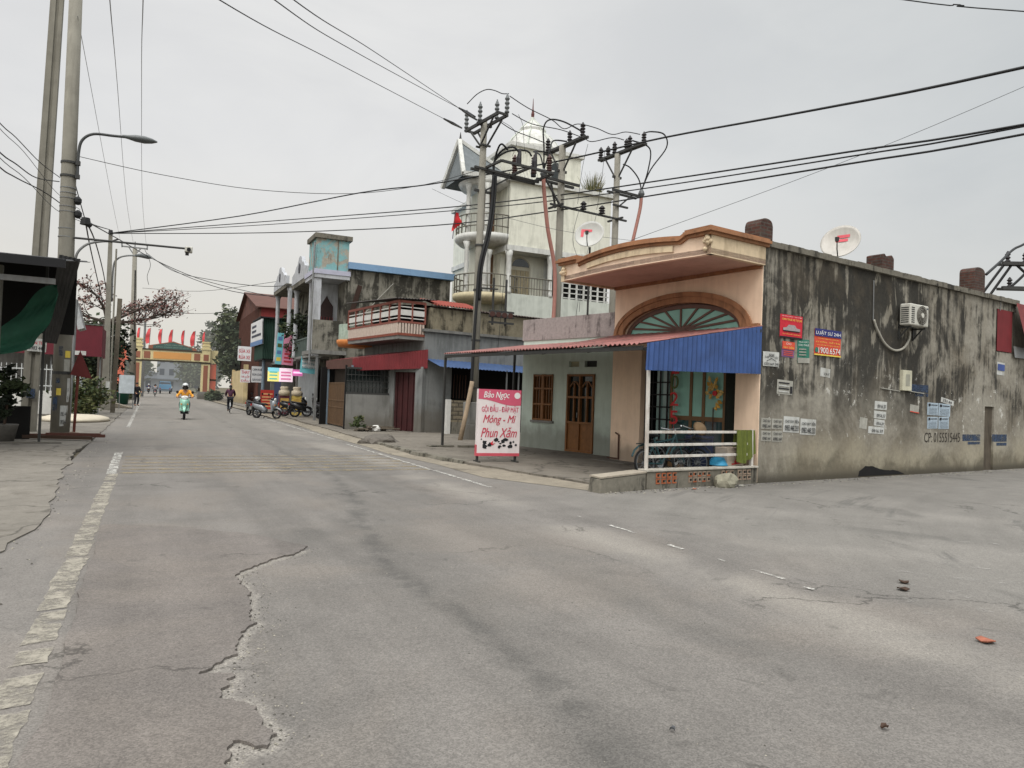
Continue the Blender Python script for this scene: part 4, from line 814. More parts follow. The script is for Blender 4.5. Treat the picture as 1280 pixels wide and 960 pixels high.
a2 = L((7.15, 33.6, 0)); MB().corr((a2.x, a2.y, 2.62), (a.x, a.y, 2.56), (a.x+.0, a.y, 2.99), (a2.x, a2.y, 3.0), 22, .012).build('brown_fascia', M('brown_sheet', S(96, 66, 58, .66), .6, .2, 3), q)
for p in ((7.3, 29.25), (7.22, 33.3)):
    l_ = L((*p, 0)); MB().bar((l_.x, l_.y, 0), (l_.x, l_.y, 2.7), .07).build('awning_post', M('blue_grey_post', S(124, 140, 152, .7), .6, .2, 8), q)
gm = MB(); ga, gb = Vector((7.24, 33.2, 0)), Vector((7.24, 29.4, 0))
for k in range(26): pan(gm, ga, gb, .15, 2.0, .03, k/26, k/26+.022)
for z in (.15, .9, 1.2, 1.95): pan(gm, ga, gb, z, z+.05, .05)
gm.build('fold_gate', M('brown_gate', S(112, 86, 60, .66), .7, .2, 6, .3, S(70, 50, 36, .6)), q); mb = MB(); pan(mb, (7.5, 33.2, 0), (7.5, 29.4, 0), 0, 2.6, .03); mb.build('gate_back', M('brown_interior', S(62, 50, 38, .5), .9, .3, 4), q)
MB().box(L((7.2,31,0)).x, L((7.2,31,0)).x+2.2, 6.1, 6.2, 0, 2.7).build('porch_end', BLACKI, q)
# balcony
bx0, bx1, by0, by1 = -1.15, .3, .05, 5.4
MB().box(bx0, .0, by0, by1, 3.78, 3.92).build('balcony_slab', CONCM, q); MB().box(bx0-.03, .0, by0-.03, by1, 3.92, 4.02).build('slab_edge', M('brick_edge', S(140, 78, 62, .7), .8), q)
PINKB = M('pale_pink_baluster', S(206, 188, 174, .74), .8, .12, 8); REDB = M('dull_red_frame', S(140, 84, 72, .72), .7, .2, 8); WSL = M('white_slat', S(214, 212, 206, .76), .6, .1, 6)
mb = MB()
for k in range(9): mb.box(bx0+.02+k*.128, bx0+.10+k*.128, by0-.02, by0+.04, 4.02, 4.42)
for k in range(32): mb.box(bx0-.02, bx0+.04, by0+.06+k*.165, by0+.19+k*.165, 4.02, 4.42)
mb.build('balusters', PINKB, q); o = q.children[-1]; o.name = 'baluster_row'
for (x0, x1, y0, y1) in ((bx0, 0, by0-.03, by0+.05), (bx0-.03, bx0+.05, by0, by1)):
    mb = MB(); mb.box(x0, x1, y0, y1, 4.42, 4.5); mb.box(x0, x1, y0, y1, 5.22, 5.32); nn = 3 if x1-x0 > .5 else 7
    for k in range(nn):
        if nn == 3: xx = x0+(x1-x0)*k/2; mb.box(xx-.03, xx+.03, y0-.005, y1+.005, 4.42, 5.3)
        else: yy_ = y0+(y1-y0)*k/6; mb.box(x0-.005, x1+.005, yy_-.03, yy_+.03, 4.42, 5.3)
    r_ = mb.build('balcony_rail', REDB, q); mb = MB()
    for z in (4.62, 4.84, 5.06):
        (mb.box(x0+.03, x1-.03, y0+.02, y1-.02, z-.11 if z == 4.84 else z-.02, z+.11 if z == 4.84 else z+.02))
    mb.build('slat', WSL, r_)
MB().box(-.1, -.06, .1, 5.4, 4.05, 5.3).build('balcony_back', BLACKI, q)
MB().corr((bx0-.2, by0-.15, 5.36), (.5, by0-.15, 5.46), (.5, by1, 5.9), (bx0-.2, by1, 5.62), 14, .02).build('balcony_roof', [M('dark_sheet_roof', S(80, 74, 70, .6), .7, .2, 5)], q)
mb = MB(); mb.lathe([(1.0, 3.72), (1.08, 3.9), (1.08, 4.02), (1.0, 4.02)], (-.2, 6.3, 0), 20); mb.build('round_balcony_base', M('orange_paint', S(206, 130, 70, .76), .7, .15, 5), q, True)
mb = MB(); mb.lathe([(1.0, 4.02), (1.0, 4.75)], (-.2, 6.3, 0), 20); mb.build('round_balcony_parapet', M('pale_green_panel', S(176, 192, 176, .7), .8, .25, 6, .5, S(110, 112, 100, .6)), q)
# blue lean-to over the yard
cn = MB(); cn.corr((.1, -1.25, 2.72), (5.6, -1.25, 2.66), (5.6, -.02, 3.0), (.1, -.02, 3.06), 34, .018); cn.build('blue_canopy', M('blue_canopy_sheet', S(80, 106, 150, .58), .6, .2, 3, .4, S(66, 84, 116, .5)), q)
for x in (1.9, 3.3, 3.9): MB().bar((x, -1.1, 0), (x, -1.1, 2.75), .05).build('canopy_post', STEELG, q)
MB().box(1.2, 5.6, .45, .5, 0, 2.85).build('dark_void_sheet', BLACKI, q)  # near-black sheet stands in for the shaded void under the canopy
mb = MB()
for k in range(7): mb.bar((1.3+k*.14, .3, 1.5), (1.33+k*.14, .32, 2.5), .03, .03, m=k % 2)
mb.build('brooms', [M('rusty_pipe', S(92,66,54,.7)), DKWOOD], q); q.children[-1].name = 'timber_stack'
yw = thing('yard_wall', 'short unplastered block wall with a white end post in the side yard', 'wall', (*W0(0,0)[:2], 0), 0); yw.location = (10.55, 26.75, 0); yw.rotation_euler[2] = R_(7.5)
BLK = brick_mat('grey_block', S(150, 138, 116, .62), S(132, 122, 104, .6), S(104, 96, 84, .5), 2.2)
MB().box(.12, 2.4, 0, .18, .55, 1.42).build('block_wall', BLK, yw); MB().box(.12, 2.4, -.01, .19, -.05, .55).build('footing', CONCD, yw); MB().box(-.06, .11, -.06, .2, -.05, 1.45).build('end_post', WSL, yw)
# ------------------------------------------------------------------ tall shop house with rooftop tank
T0 = (8.95, 37.5)
tb = thing('tall_house', 'three-storey weathered house with turquoise rooftop tank and blue metal roof', 'house', (T0[0], T0[1], 0), 0)
DKW = moldy('blackened_render', S(150, 146, 134, .62), S(62, 60, 54, .55), .72); WHT = M('dirty_white_render', S(196, 198, 202, .72), .85, .12, 2, .5, S(130, 128, 124, .66)); BLR = M('pale_blue_sheet', S(132, 166, 200, .76), .5, .06, 2, .2, S(110, 138, 168, .7), bump=0)
MB().box(0, 5.7, 0, .25, -.1, 8.0).build('side_wall', DKW, tb)
MB().box(-.05, 5.9, -.25, 8, 8.02, 8.36).build('blue_roof', BLR, tb); MB().box(.25, 5.7, .25, 8, 7.8, 8.0).box(5.5, 5.7, .25, 8, 0, 7.8).build('body', DKW, tb)
MB().box(-1.7, -1.38, -.02, .3, 3.4, 7.45).build('column', WHT, tb); MB().box(-1.5, -1.38, .0, .12, 0, 3.5).build('porch_post', STEELG, tb)
MB().box(-1.75, .05, -.1, 2.5, 7.42, 7.62).build('roof_slab', WHT, tb); MB().box(-1.8, .08, -.14, 2.5, 7.62, 7.86).build('slab_band', M('lilac_band', S(188, 188, 204, .74), .8, .1, 3), tb)
TANK = moldy('flaking_turquoise', S(178, 172, 158, .70), S(96, 94, 88, .6), .22, S(140, 186, 188, .74), 1.0, .2)
tk = MB().box(-1.68, -.02, .0, 2.0, 7.86, 9.46).build('water_tank', TANK, tb); MB().box(-1.8, .12, -.14, 2.12, 9.46, 9.7).build('tank_lid', CONCD, tk); MB().box(-.62, -.56, -.015, .0, 7.9, 9.46).build('tank_seam', CONCD, tk); MB().tube([(-1.85, -.1, 3), (-1.82, -.08, 8.0), (-1.8, -.08, 9.2)], .05).build('downpipe', STEELG, tb)
MB().box(-1.6, .0, 1.8, 2.0, 3.7, 7.45).build('porch_back_wall', WHT, tb)
dr = MB().prism([(-1.0, 3.9), (-1.0, 6.2), (-.85, 6.5), (-.7, 6.75), (-.55, 6.45), (-.35, 6.2), (-.35, 3.9)], 1.74, 1.79).build('arched_door', M('dark_door', S(70, 52, 50, .6), .7, .2, 5), tb)
mb = MB(); 
for k in range(5): mb.box(-.98+k*.15, -.95+k*.15, 1.70, 1.74, 3.9, 5.6)
mb.build('door_bars', MAROON, dr); dr.children[-1].name = 'door_grille'
MB().box(-1.72, .02, -.1, .1, 3.7, 5.25).build('balcony_parapet', DKW, tb); MB().box(-1.75, .02, -.12, 2.6, 3.5, 3.7).build('balcony_slab', CONCM, tb)
MB().bar((-.2, -.12, 4.2), (.6, -.12, 7.2), .25, .04, up=(0,1,0)).build('rust_streak', M('brown_vine', S(70, 52, 44, .6), .95), tb)
MB().box(-.1, .1, .25, 8, 3.6, 7.5).box(-.1,.1,.25,3.4,0,3.6).build('facade', DKW, tb)
mb = MB(); mb.tube([(.6, -.1, 5.4), (1.6, -.1, 6.6), (2.4, -.1, 7.5)], .02); mb.build('wall_cable', PAPERG, tb)
# ------------------------------------------------------------------ terrace houses with gabled fronts behind it
def terrace(lab, y0, y1, X, ztop, zslab, mat):
    t_ = thing('terrace_house', lab, 'house', (X, y0, 0), 0); W = y1-y0
    MB().box(.9, 7, 0, W, 0, zslab).build('body', DKW, t_); MB().box(-.8, 1, -.1, W+.1, zslab-.25, zslab).build('roof_slab', CONCD, t_); MB().box(-.5, .9, 0, W, 3.5, 3.65).build('balcony_slab', CONCM, t_)
    c = W/2; pr = [(0, zslab), (0, zslab+.55), (c*.35, zslab+.7), (c*.55, ztop-.5), (c*.7, ztop-.45), (c*.85, ztop-.08), (c, ztop), (c*1.15, ztop-.08), (c*1.3, ztop-.45), (c*1.45, ztop-.5), (c*1.65, zslab+.7), (W, zslab+.55), (W, zslab)]
    g_ = MB().prism(pr, -.82, -.6, plane='yz').build('pediment', mat, t_); MB().lathe([(0, -.02), (.3, -.02), (.3, .02), (0, .02)], (-.83, c, zslab+.75), 14, ax='x').build('round_vent', M('vent_shadow', S(84, 84, 90, .6), .8), g_)
    for y in (.15, W-.15): MB().lathe([(.2, 3.6), (.16, 3.8), (.13, 6), (.15, zslab-.5), (.24, zslab-.25)], (-.5, y, 0), 12).build('column', WHT, t_, True)
    mb = MB()
    for k in range(24): mb.box(-.52, -.47, W*k/24, W*k/24+.05, 3.65, 4.6)
    mb.box(-.54, -.45, 0, W, 4.6, 4.68); mb.build('balcony_rail', M('green_grey_rail', S(104, 118, 112, .6), .7), t_)
    MB().box(.85, .9, W*.1, W*.9, 3.7, 6.4).build('balcony_door', DKGL, t_); pass
    return t_
terrace('terrace house with a grey gabled pediment right beside the tank house', 41.5, 46.6, 8.4, 9.6, 8.1, WHT)
terrace('farther terrace house with a small pointed pediment and round columns', 50.5, 56, 8.65, 10.3, 8.8, WHT)
# ------------------------------------------------------------------ pale yellow villa with domed turret, behind
V0 = (16.0, 33.0); VA = -1.0
vl = thing('villa', 'tall pale yellow villa with domed turret, round balconies and arcaded floor', 'house', (V0[0], V0[1], 0), VA)
VY = M('pale_yellow_render', S(226, 225, 210, .80), .9, .08, .9, .45, S(176, 175, 160, .70)); VW = M('villa_white', S(212, 212, 206, .78), .85, .1, 3, .45, S(140, 138, 130, .7)); VG = M('villa_grey_tile', S(126, 132, 134, .7), .8, .2, 4); VGR = M('grey_white_parapet', S(206, 210, 200, .74), .85, .08, 1, .4, S(150, 154, 146, .7))
MB().box(0, 6.1, 0, 8, 9.3, 12.7).build('upper_storey', VY, vl); MB().box(-.25, 6.3, -.2, 8, 12.7, 12.9).build('roof_slab', VW, vl); MB().box(-.1, 6.2, -.1, 8, 9.15, 9.42).build('floor_slab', VW, vl)
mb = MB(); mb.box(0, 6.2, .95, 8, 0, 9.3); mb.build('lower_storey', VY, vl); MB().box(0, 6.2, -.06, .1, 5.2, 6.95).box(0, 6.2, .1, 1.5, 5.0, 5.3).build('arcade_parapet', VGR, vl)
MB().box(.3, 6.2, -.02, .95, -.1, 5.2).build('ground_storey', VGR, vl)
for x in (.1, 2.5, -.85): MB().lathe([(.2, 6.95), (.15, 7.1), (.13, 8.7), (.16, 8.85), (.22, 9.15)], (x, .1 if x > -.5 else .6, 0), 14).build('column', VW, vl, True)
aw_ = MB().prism([(.55, 6.95), (1.75, 6.95), (1.75, 8.5)]+[(1.15+.6*math.cos(math.pi*k/12), 8.5+.55*math.sin(math.pi*k/12)) for k in range(1, 12)]+[(.55, 8.5)], .89, .94).build('arched_window', M('villa_window_frame', S(196, 190, 170, .7), .7), vl)
mb = MB(); 
for k in range(4): mb.box(.62+k*.27, .84+k*.27, .85, .885, 7.0, 8.35)
mb.build('shutter', M('brown_shutter', S(160, 148, 120, .76), .7, .2, 8), aw_); MB().prism([(1.15+.5*math.cos(math.pi*k/12), 8.55+.42*math.sin(math.pi*k/12)) for k in range(13)], .86, .885).build('pane', DKGL, aw_)
MB().prism([(2.9+.75*0, 7.0), (2.9, 9.1), (2.55, 9.1), (2.55, 7.0)], .85, .93).build('pier', VW, vl)
mb = MB()
for k in range(8): mb.box(2.75+k*.44, 2.85+k*.44, .0, .06, 6.95, 9.15)
for k in range(9): mb.box(2.7, 6.15, .0, .06, 7.0+k*.26, 7.05+k*.26)
mb.build('lattice_screen', VW, vl); MB().box(2.7, 6.15, .2, .24, 6.95, 9.15).build('lattice_shadow', BLACKI, vl)
def rail_arc(c, r, a0, a1, z0, h, mat, nb=14):
    mb = MB(); pts = [(c[0]+r*math.cos(R_(a0+(a1-a0)*k/20)), c[1]+r*math.sin(R_(a0+(a1-a0)*k/20))) for k in range(21)]
    for z in (z0+.35, z0+h): mb.tube([(x, y, z) for x, y in pts], .035, 6)
    for k in range(0, 21): mb.tube([(*pts[k], z0), (*pts[k], z0+h)], .022, 5)
    return mb.build('balcony_rail', mat, vl)
RAILM = M('grey_rail', S(120, 116, 104, .66), .7, .2, 8)
mb = MB(); 
for k in range(16): mb.tube([(.1+k*.16, -.03, 6.95), (.1+k*.16, -.03, 7.85)], .02, 5)
mb.tube([(.1, -.03, 7.85), (2.6, -.03, 7.85)], .035, 6).tube([(.1, -.03, 7.3), (2.6, -.03, 7.3)], .025, 6); mb.build('arcade_rail', RAILM, vl)
for z in (6.5, 10.0 - .45):
    MB().lathe([(0, z-.0), (1.5, z), (1.72, z+.18), (1.75, z+.42), (0, z+.42)], (-.45, 1.7, 0), 32).build('round_balcony', VW if z > 9 else M('cream_tile', S(206, 194, 160, .74), .8, .2, 6), vl, True); rail_arc((-.45, 1.7), 1.68, 100, 330, z+.42, .95, RAILM)
MB().lathe([(0, 12.45), (1.5, 12.5), (1.65, 12.75), (1.2, 12.95), (0, 12.95)], (-.45, 1.7, 0), 28).build('round_canopy', VW, vl, True)
for (x, y) in ((-1.85, 1.1), (-1.1, .4)):
    for z0, z1 in ((6.9, 9.55), (9.97, 12.5)): MB().lathe([(.17, z0), (.12, z0+.2), (.11, z1-.3), (.2, z1)], (x, y, 0), 12).build('column', VW, vl, True)
MB().box(-.95, .0, 1.6, 3.0, 4.5, 12.7).build('bay', VY, vl)
for z0 in (6.95, 10.1):
    d_ = MB().box(-.85, -.15, 1.55, 1.6, z0, z0+2.2).build('balcony_door', M('villa_brown_door', S(112, 84, 60, .66), .6, .2, 6), vl)
mb = MB(); mb.prism([(-2.75, 12.9), (-.2, 12.9), (-1.2, 14.0), (-2.2, 15.0)], .9, 1.1); mb.prism([(-2.3,12.8),(-1.6,12.8),(-2.1,13.8)], .5, .7)
MB().add([(-2.3,.6,12.85),(-2.3,3.6,12.85),(-2.05,2.1,15.0)], [(0,1,2)]).add([(-2.3,.6,12.85),(-2.05,2.1,15.0),(.3,2.1,13.9),(.3,.2,12.9)], [(0,1,2,3)]).add([(-2.3,3.6,12.85),(-2.05,2.1,15.0),(.3,2.1,13.9),(.3,4,12.9)], [(3,2,1,0)]).build('gable', VG, vl)
MB().bar((-2.4, .55, 12.85), (-2.1, 2.1, 15.05), .2).bar((-2.4, 3.65, 12.85), (-2.1, 2.1, 15.05), .2).bar((-2.1, 2.1, 15.05), (.3, 2.1, 13.95), .18).bar((-2.4, .55, 12.85), (.3, .15, 12.9), .22).build('gable_trim', VW, vl)
MB().tube([(-2.05, 2.1, 15), (-2.05, 2.1, 15.5)], [.09, .01]).build('gable_finial', DKST, vl)
MB().box(.55, 4.8, 1.2, 5, 12.9, 15.0).build('turret', VY, vl); MB().box(.4, 4.95, 1.05, 5.1, 15.0, 15.2).build('turret_cornice', VW, vl)
tw_ = MB().prism([(2.75, 13.55), (3.7, 13.55), (3.7, 14.2)]+[(3.225+.475*math.cos(math.pi*k/8), 14.2+.4*math.sin(math.pi*k/8)) for k in range(1, 8)]+[(2.75, 14.2)], 1.1, 1.19).build('turret_window', VGR, vl); MB().prism([(2.87, 13.65), (3.58, 13.65), (3.58, 14.2)]+[(3.225+.355*math.cos(math.pi*k/8), 14.2+.3*math.sin(math.pi*k/8)) for k in range(1, 8)]+[(2.87, 14.2)], 1.08, 1.105).build('pane', DKGL, tw_); MB().box(2.6, 3.9, .9, 1.2, 13.35, 13.5).build('sill', VW, tw_)
mb = MB(); dp = [(1.7, 15.2), (1.72, 15.45), (1.55, 15.7), (1.35, 16.0), (1.0, 16.4), (.72, 16.6), (.74, 16.75), (.5, 17.0), (.28, 17.2), (.12, 17.35), (0.05, 17.5)]
mb.lathe(dp, (2.6, 3.0, 0), 16); mb.build('dome', VW, vl); 
for k in range(8): a = math.pi*k/4+.2; MB_ = MB().tube([(2.6+r*1.02*math.cos(a), 3.0+r*1.02*math.sin(a), z) for r, z in dp], .05, 5).build('dome_rib', VGR, vl)
MB().tube([(2.6, 3, 17.4), (2.6, 3, 17.7), (2.6, 3, 18.0), (2.6, 3, 18.6)], [.07, .1, .04, .012]).build('spire', M('red_spire', S(112, 64, 60, .66), .6), vl)
mb = MB()
for k in range(14): mb.tube([(.3+k*.0, .2, 12.9)]*1+[(.3, .2, 13.2)], .02) if False else None
mb = MB(); 
for k in range(12): x = .1+k*.2; mb.tube([(x-.1, 0, 12.95), (x, 0, 13.3), (x+.1, 0, 12.95)], .02, 5); mb.tube([(x-.1, 0, 13.6), (x, 0, 13.25), (x+.1, 0, 13.6)], .02, 5)
mb.tube([(-.1, 0, 13.62), (2.5, 0, 13.62)], .03, 6); mb.build('roof_balustrade', VW, vl)
# tufts of grass on the villa roof
def leafy(n, c, rad, size, up=0.0, sr=None, holes=.0, clump=24):
    sr = sr or rnd; mb = MB(); cl = []
    for k in range(max(3, n//clump)):
        while True:
            v = Vector((sr.uniform(-1, 1), sr.uniform(-1, 1), sr.uniform(-1, 1)))
            if v.length < 1 and v.length > .25: break
        cl.append(Vector((c[0]+v.x*rad[0], c[1]+v.y*rad[1], c[2]+v.z*rad[2])))
    for k in range(n):
        b = cl[k % len(cl)]; g = rad[0]*.30
        p = b+Vector((sr.gauss(0, g*.6), sr.gauss(0, g*.6), sr.gauss(0, g*.5))); s_ = size*sr.uniform(.6, 1.4)
        a = Vector((sr.uniform(-1, 1), sr.uniform(-1, 1), sr.uniform(-.6, .6)+up)).normalized(); b2 = a.orthogonal().normalized(); b2.rotate(Matrix.Rotation(sr.uniform(0, 6.28), 3, a))
        mb.add([p-a*s_, p+b2*s_*.45, p+a*s_, p-b2*s_*.45], [(0,1,2,3)], (k % len(cl)) % 3)
    return mb
def leafmats(nm, cols, haze=0):
    return [M(nm+'_%d' % i, c_, .7, .25, 3, bump=0, haze=haze, spec=.2) for i, c_ in enumerate(cols)]
GRS = leafmats('dry_grass', [S(120, 118, 84, .6), S(96, 100, 66, .6), S(140, 134, 100, .6)])
gt = MB()
for k in range(160):
    a = rnd.uniform(0, 6.28); r = rnd.uniform(0, .45); x, y = r*math.cos(a), r*math.sin(a); h = rnd.uniform(.4, 1.3); l = rnd.uniform(.1, .5)
    gt.tube([(x, y, 0), (x+l*.4*math.cos(a), y+l*.4*math.sin(a), h*.6), (x+l*math.cos(a), y+l*math.sin(a), h)], [.02, .014, .004], 3, k % 3)
tag(gt.build('roof_grass', GRS, None, loc=(21.3, 33.6, 12.9)), 'tuft of dry grass growing on the villa roof edge', 'grass')
# ------------------------------------------------------------------ high-voltage poles
PP = (10.1, 23.5); AP = 7.5
e1 = Vector((math.cos(R_(AP)), math.sin(R_(AP)), 0)); d1 = Vector((-e1.y, e1.x, 0))
def PPt(s_, z, t_=0): return Vector((*PP, 0))+e1*s_+d1*t_+Vector((0, 0, z))
PCON = M('pole_concrete', S(152, 148, 136, .66), .9, .12, 2.5, .35, S(112, 107, 96, .6)); INSG = M('grey_insulator', S(112, 116, 116, .6), .4, .1, 20, bump=0); INSD = M('dark_insulator', S(46, 42, 44, .6), .35, .1, 20, bump=0); INSR = M('brown_insulator', S(84, 54, 48, .6), .35, .1, 20, bump=0)
ARM = M('dark_galvanised_arm', S(66, 66, 64, .66), .6, .2, 9, bump=0); CAB = M('black_cable', S(40, 41, 42, .55), .6, .1, 9, bump=0); CABT = M('thin_grey_wire', S(84, 86, 88, .6), .6, .1, 9, bump=0); CPINK = M('pink_conduit', S(176, 124, 112, .72), .7, .12, 6, bump=0)
def insul(par, p, h, r, mat, ribs=6, d=(0,0,1)):
    prof = [(r*.4, 0)]
    for k in range(ribs): prof += [(r, h*(k+.15)/ribs), (r*1.0, h*(k+.45)/ribs), (r*.62, h*(k+.6)/ribs), (r*.62, h*(k+.98)/ribs)]
    prof += [(r*.35, h), (r*.3, h*1.12)]
    return MB().lathe(prof, p, 8).build('insulator', mat, par, True)
def hvpole(lab, s_, H, r0=.155, r1=.115):
    b = PPt(s_, 0); p = thing('utility_pole', lab, 'utility pole', b, AP)
    MB().tube([(0, 0, -.1), (0, 0, H*.5), (0, 0, H)], [r0, (r0+r1)/2, r1], 16).build('shaft', PCON, p, True); return p
H1 = 11.5
p1 = hvpole('concrete utility pole with bent black cable run, nearest the road', .15, H1)
MB().box(-.33, .33, -.3, .3, 0, .62).box(-.28, .28, -.26, .26, .62, 1.4).build('base_block', CONCM, p1, bevel=.02)
# local axes of a pole: x = towards the next pole, y = along the road
mb = MB()
for x in (-.18, .18): mb.bar((x, -1.25, 11.36), (x, 1.0, 11.36), .08, .10)
mb.bar((-.3, -.02, 11.34), (.3, -.02, 11.34), .1, .1)
for y in (-1.2, 1.0, 0): mb.bar((-.22, y, 11.38), (.22, y, 11.38), .07, .07)
mb.build('top_arm', ARM, p1)
mb = MB()
for x in (-.18, .18): mb.bar((x, -.9, 11.3), (x*.7, 0, 10.56), .05).bar((x, .7, 11.3), (x*.7, 0, 10.56), .05)
mb.bar((-.2, -.16, 10.56), (.2, -.16, 10.56), .06).bar((-.2, .16, 10.56), (.2, .16, 10.56), .06); mb.build('arm_brace', ARM, p1)
for (x, y) in ((-.18, .95), (-.18, .0), (.18, -.55), (.18, -1.2)): insul(p1, (x, y, 11.43), .62, .085, INSG, 4)
mb = MB()
for y in (-.13, .13): mb.bar((-.4, y, 9.72), (2.4, y, 9.72), .08)
for x in (.1, 1.3, 2.35): mb.bar((x, -1.1, 9.80), (x, .35, 9.80), .08)
mb.bar((.1, -1.1, 9.8), (2.35, -1.1, 9.8), .08).bar((0, 0, 8.9), (1.2, -.1, 9.7), .06).bar((-.3, 0, 8.95), (.4, 0, 8.95), .08); mb.build('platform_arm', ARM, p1)
for (x, y) in ((1.35, -.05), (1.9, -.5), (2.3, -.9)): insul(p1, (x, y, 9.85), .62, .11, INSR, 7)
for (x, y) in ((.95, -.9), (1.6, -.95), (2.1, -.2)): MB().tube([(x, y, 9.85), (x, y, 10.1), (x+.05, y, 10.45)], [.1, .1, .04], 8).build('fuse_unit', INSD, p1)
cp = [(-.22, -.18, 1.0), (-.22, -.2, 3.0), (-.16, -.22, 5), (-.1, -.22, 6.2), (.18, -.2, 7.4), (.34, -.16, 8.4), (.42, -.1, 9.6)]
MB().tube(smooth(cp), .055, 8).build('cable_run', CAB, p1, True); MB().tube(smooth([(a+.1, b-.02, c) for a, b, c in cp[2:]]), .045, 7).build('cable_run', CAB, p1, True)
for dx in (-.15, .35, .9): MB().tube(smooth([(.42, -.1, 9.6), (.43, -.12, 10.1), (.5+dx*.4, -.3, 10.5), (.62+dx, -.5, 10.62), (.85+dx, -.55, 10.45)]), .035, 6).build('jumper', CAB, p1, True)
mb = MB()
for z in (1.9, 3.6, 5.4, 7.0): mb.lathe([(.17, -.03), (.17, .03), (.14, .03)], (0, 0, z), 16)
mb.build('band', ARM, p1); MB().bar((-.1, -.2, 5.45), (.75, -.15, 5.5), .05).build('bracket', ARM, p1)
mb = MB(); pr = [(0, 0, 0), (.05, .03, .8), (.12, .06, 1.6), (.2, .08, 2.25)]
o = MB().tube([(0, 0, .0), (.22, .1, .9), (.48, .3, 1.9), (.5, .3, 2.05)], [.085, .08, .08, .075], 9).build('leaning_trunk', M('pale_bare_log', S(170, 150, 126, .7), .9, .2, 6), None, True, loc=(9.55, 22.95, .08)); tag(o, 'pale bare log leaning against the nearest utility pole foot', 'log')
p2 = hvpole('middle concrete utility pole with a pink conduit and single raised crossarm', 3.72, 11.4, .165, .13)
p3 = hvpole('concrete utility pole with pink conduit, closest to the peach house', 6.56, 11.7, .155, .12)
for (p, z, y0, y1, ys_, zz) in ((p2, 11.4, -1.35, 1.2, (.95, -.25, -1.2), .45), (p3, 11.75, -1.5, 1.2, (1.05, .75, .2, -.35, -.7, -1.35), .42)):
    MB().bar((0, y0, z), (0, y1, z), .09).bar((.14, y0, z), (.14, y1, z), .09).build('crossarm', ARM, p)
    mb = MB(); mb.bar((0, -.9, z), (0, -.1, z-1.0), .05).bar((0, .8, z), (0, .1, z-1.0), .05).bar((-.22, 0, z-1.0), (.22, 0, z-1.0), .09); mb.build('brace', ARM, p)
    for y in ys_: insul(p, (.0 if y in ys_[::2] else .14, y, z+.05), zz, .10, INSD, 4)
MB().bar((-1.05, -.18, 9.95), (.75, -.18, 9.95), .09).bar((-1.05, .18, 9.95), (.75, .18, 9.95), .09).build('mid_arm', ARM, p2); MB().bar((-.9, -.18, 9.9), (-.1, -.18, 8.95), .06).bar((-.35, .18, 9.9), (-.1, .18, 9.0), .06).bar((-.3, -.16, 9.0), (.7, -.16, 9.0), .07).build('mid_brace', ARM, p2)
MB().bar((-.35, -.16, 10.15), (1.25, -.16, 10.15), .09).bar((-.35, .16, 10.15), (1.25, .16, 10.15), .08).build('mid_arm', ARM, p3); MB().bar((.7, -.16, 10.1), (.1, -.16, 9.6), .05).bar((-.3, -.16, 9.55), (.5, -.16, 9.55), .07).build('mid_brace', ARM, p3)
MB().tube(smooth([(-1.0, -.2, 9.9), (-.95, -.22, 9.3), (-.75, -.25, 8.0), (-.35, -.22, 6.6), (-.28, -.2, 5.2), (-.35, -.2, 4)]), .075, 8).build('conduit', CPINK, p2, True)
MB().tube(smooth([(1.2, -.2, 10.1), (1.15, -.2, 9.6), (.85, -.2, 8.4), (.5, -.2, 7.0), (.35, -.2, 5.5), (.35, -.2, 3)]), .07, 8).build('conduit', CPINK, p3, True)
MB().lathe([(.1, 0), (.14, .1), (.1, .22), (.05, .3)], (-1.0, -.2, 9.95), 10).build('cable_head', INSG, p2); MB().lathe([(.1, 0), (.14, .1), (.1, .22), (.05, .3)], (1.2, -.2, 10.15), 10).build('cable_head', INSG, p3)
for pts in ([(-1.0, -.2, 10.2), (-1.1, -.3, 11.0), (-1.3, -.5, 11.6), (-1.2, -.7, 11.9), (-.6, -.8, 11.95), (.0, -1.2, 11.6)], [(-1.0, -.2, 10.2), (-.9, -.4, 10.9), (-.6, -.2, 11.4), (0, -.25, 11.5)], [(-1.0, -.2, 10.2), (-1.05, 0, 10.8), (-1.0, .5, 11.1), (0, .95, 11.4)]):
    MB().tube(smooth(pts), .03, 6).build('jumper', CAB, p2, True)
for pts in ([(1.2, -.2, 10.4), (1.3, -.6, 11.2), (1.75, -1.0, 12.1), (1.4, -1.2, 12.5), (.6, -1.3, 12.4), (.1, -1.35, 12.2)], [(1.2, -.2, 10.4), (1.25, -.5, 11.2), (1.1, -.7, 12.0), (.14, -.7, 12.1)], [(1.2, -.2, 10.4), (1.1, -.1, 10.9), (.7, 0, 11.3), (.4, .1, 11.4)]):
    MB().tube(smooth(pts), .03, 6).build('jumper', CAB, p3, True)
bm_ = thing('cross_beam', 'thin dark beam with two insulators joining the two pink-conduit poles', 'beam', PPt(3.4, 9.0), AP)
MB().bar((-.3, -.17, 0), (3.6, -.17, 0), .07).build('beam', ARM, bm_)
for k in (.15, 3.2): MB().bar((k-.1, -.5, .0), (k-.1, .4, .0), .07).build('end_arm', ARM, bm_)
for x in (1.3, 2.25): insul(bm_, (x, -.2, .05), .3, .13, INSD, 3)
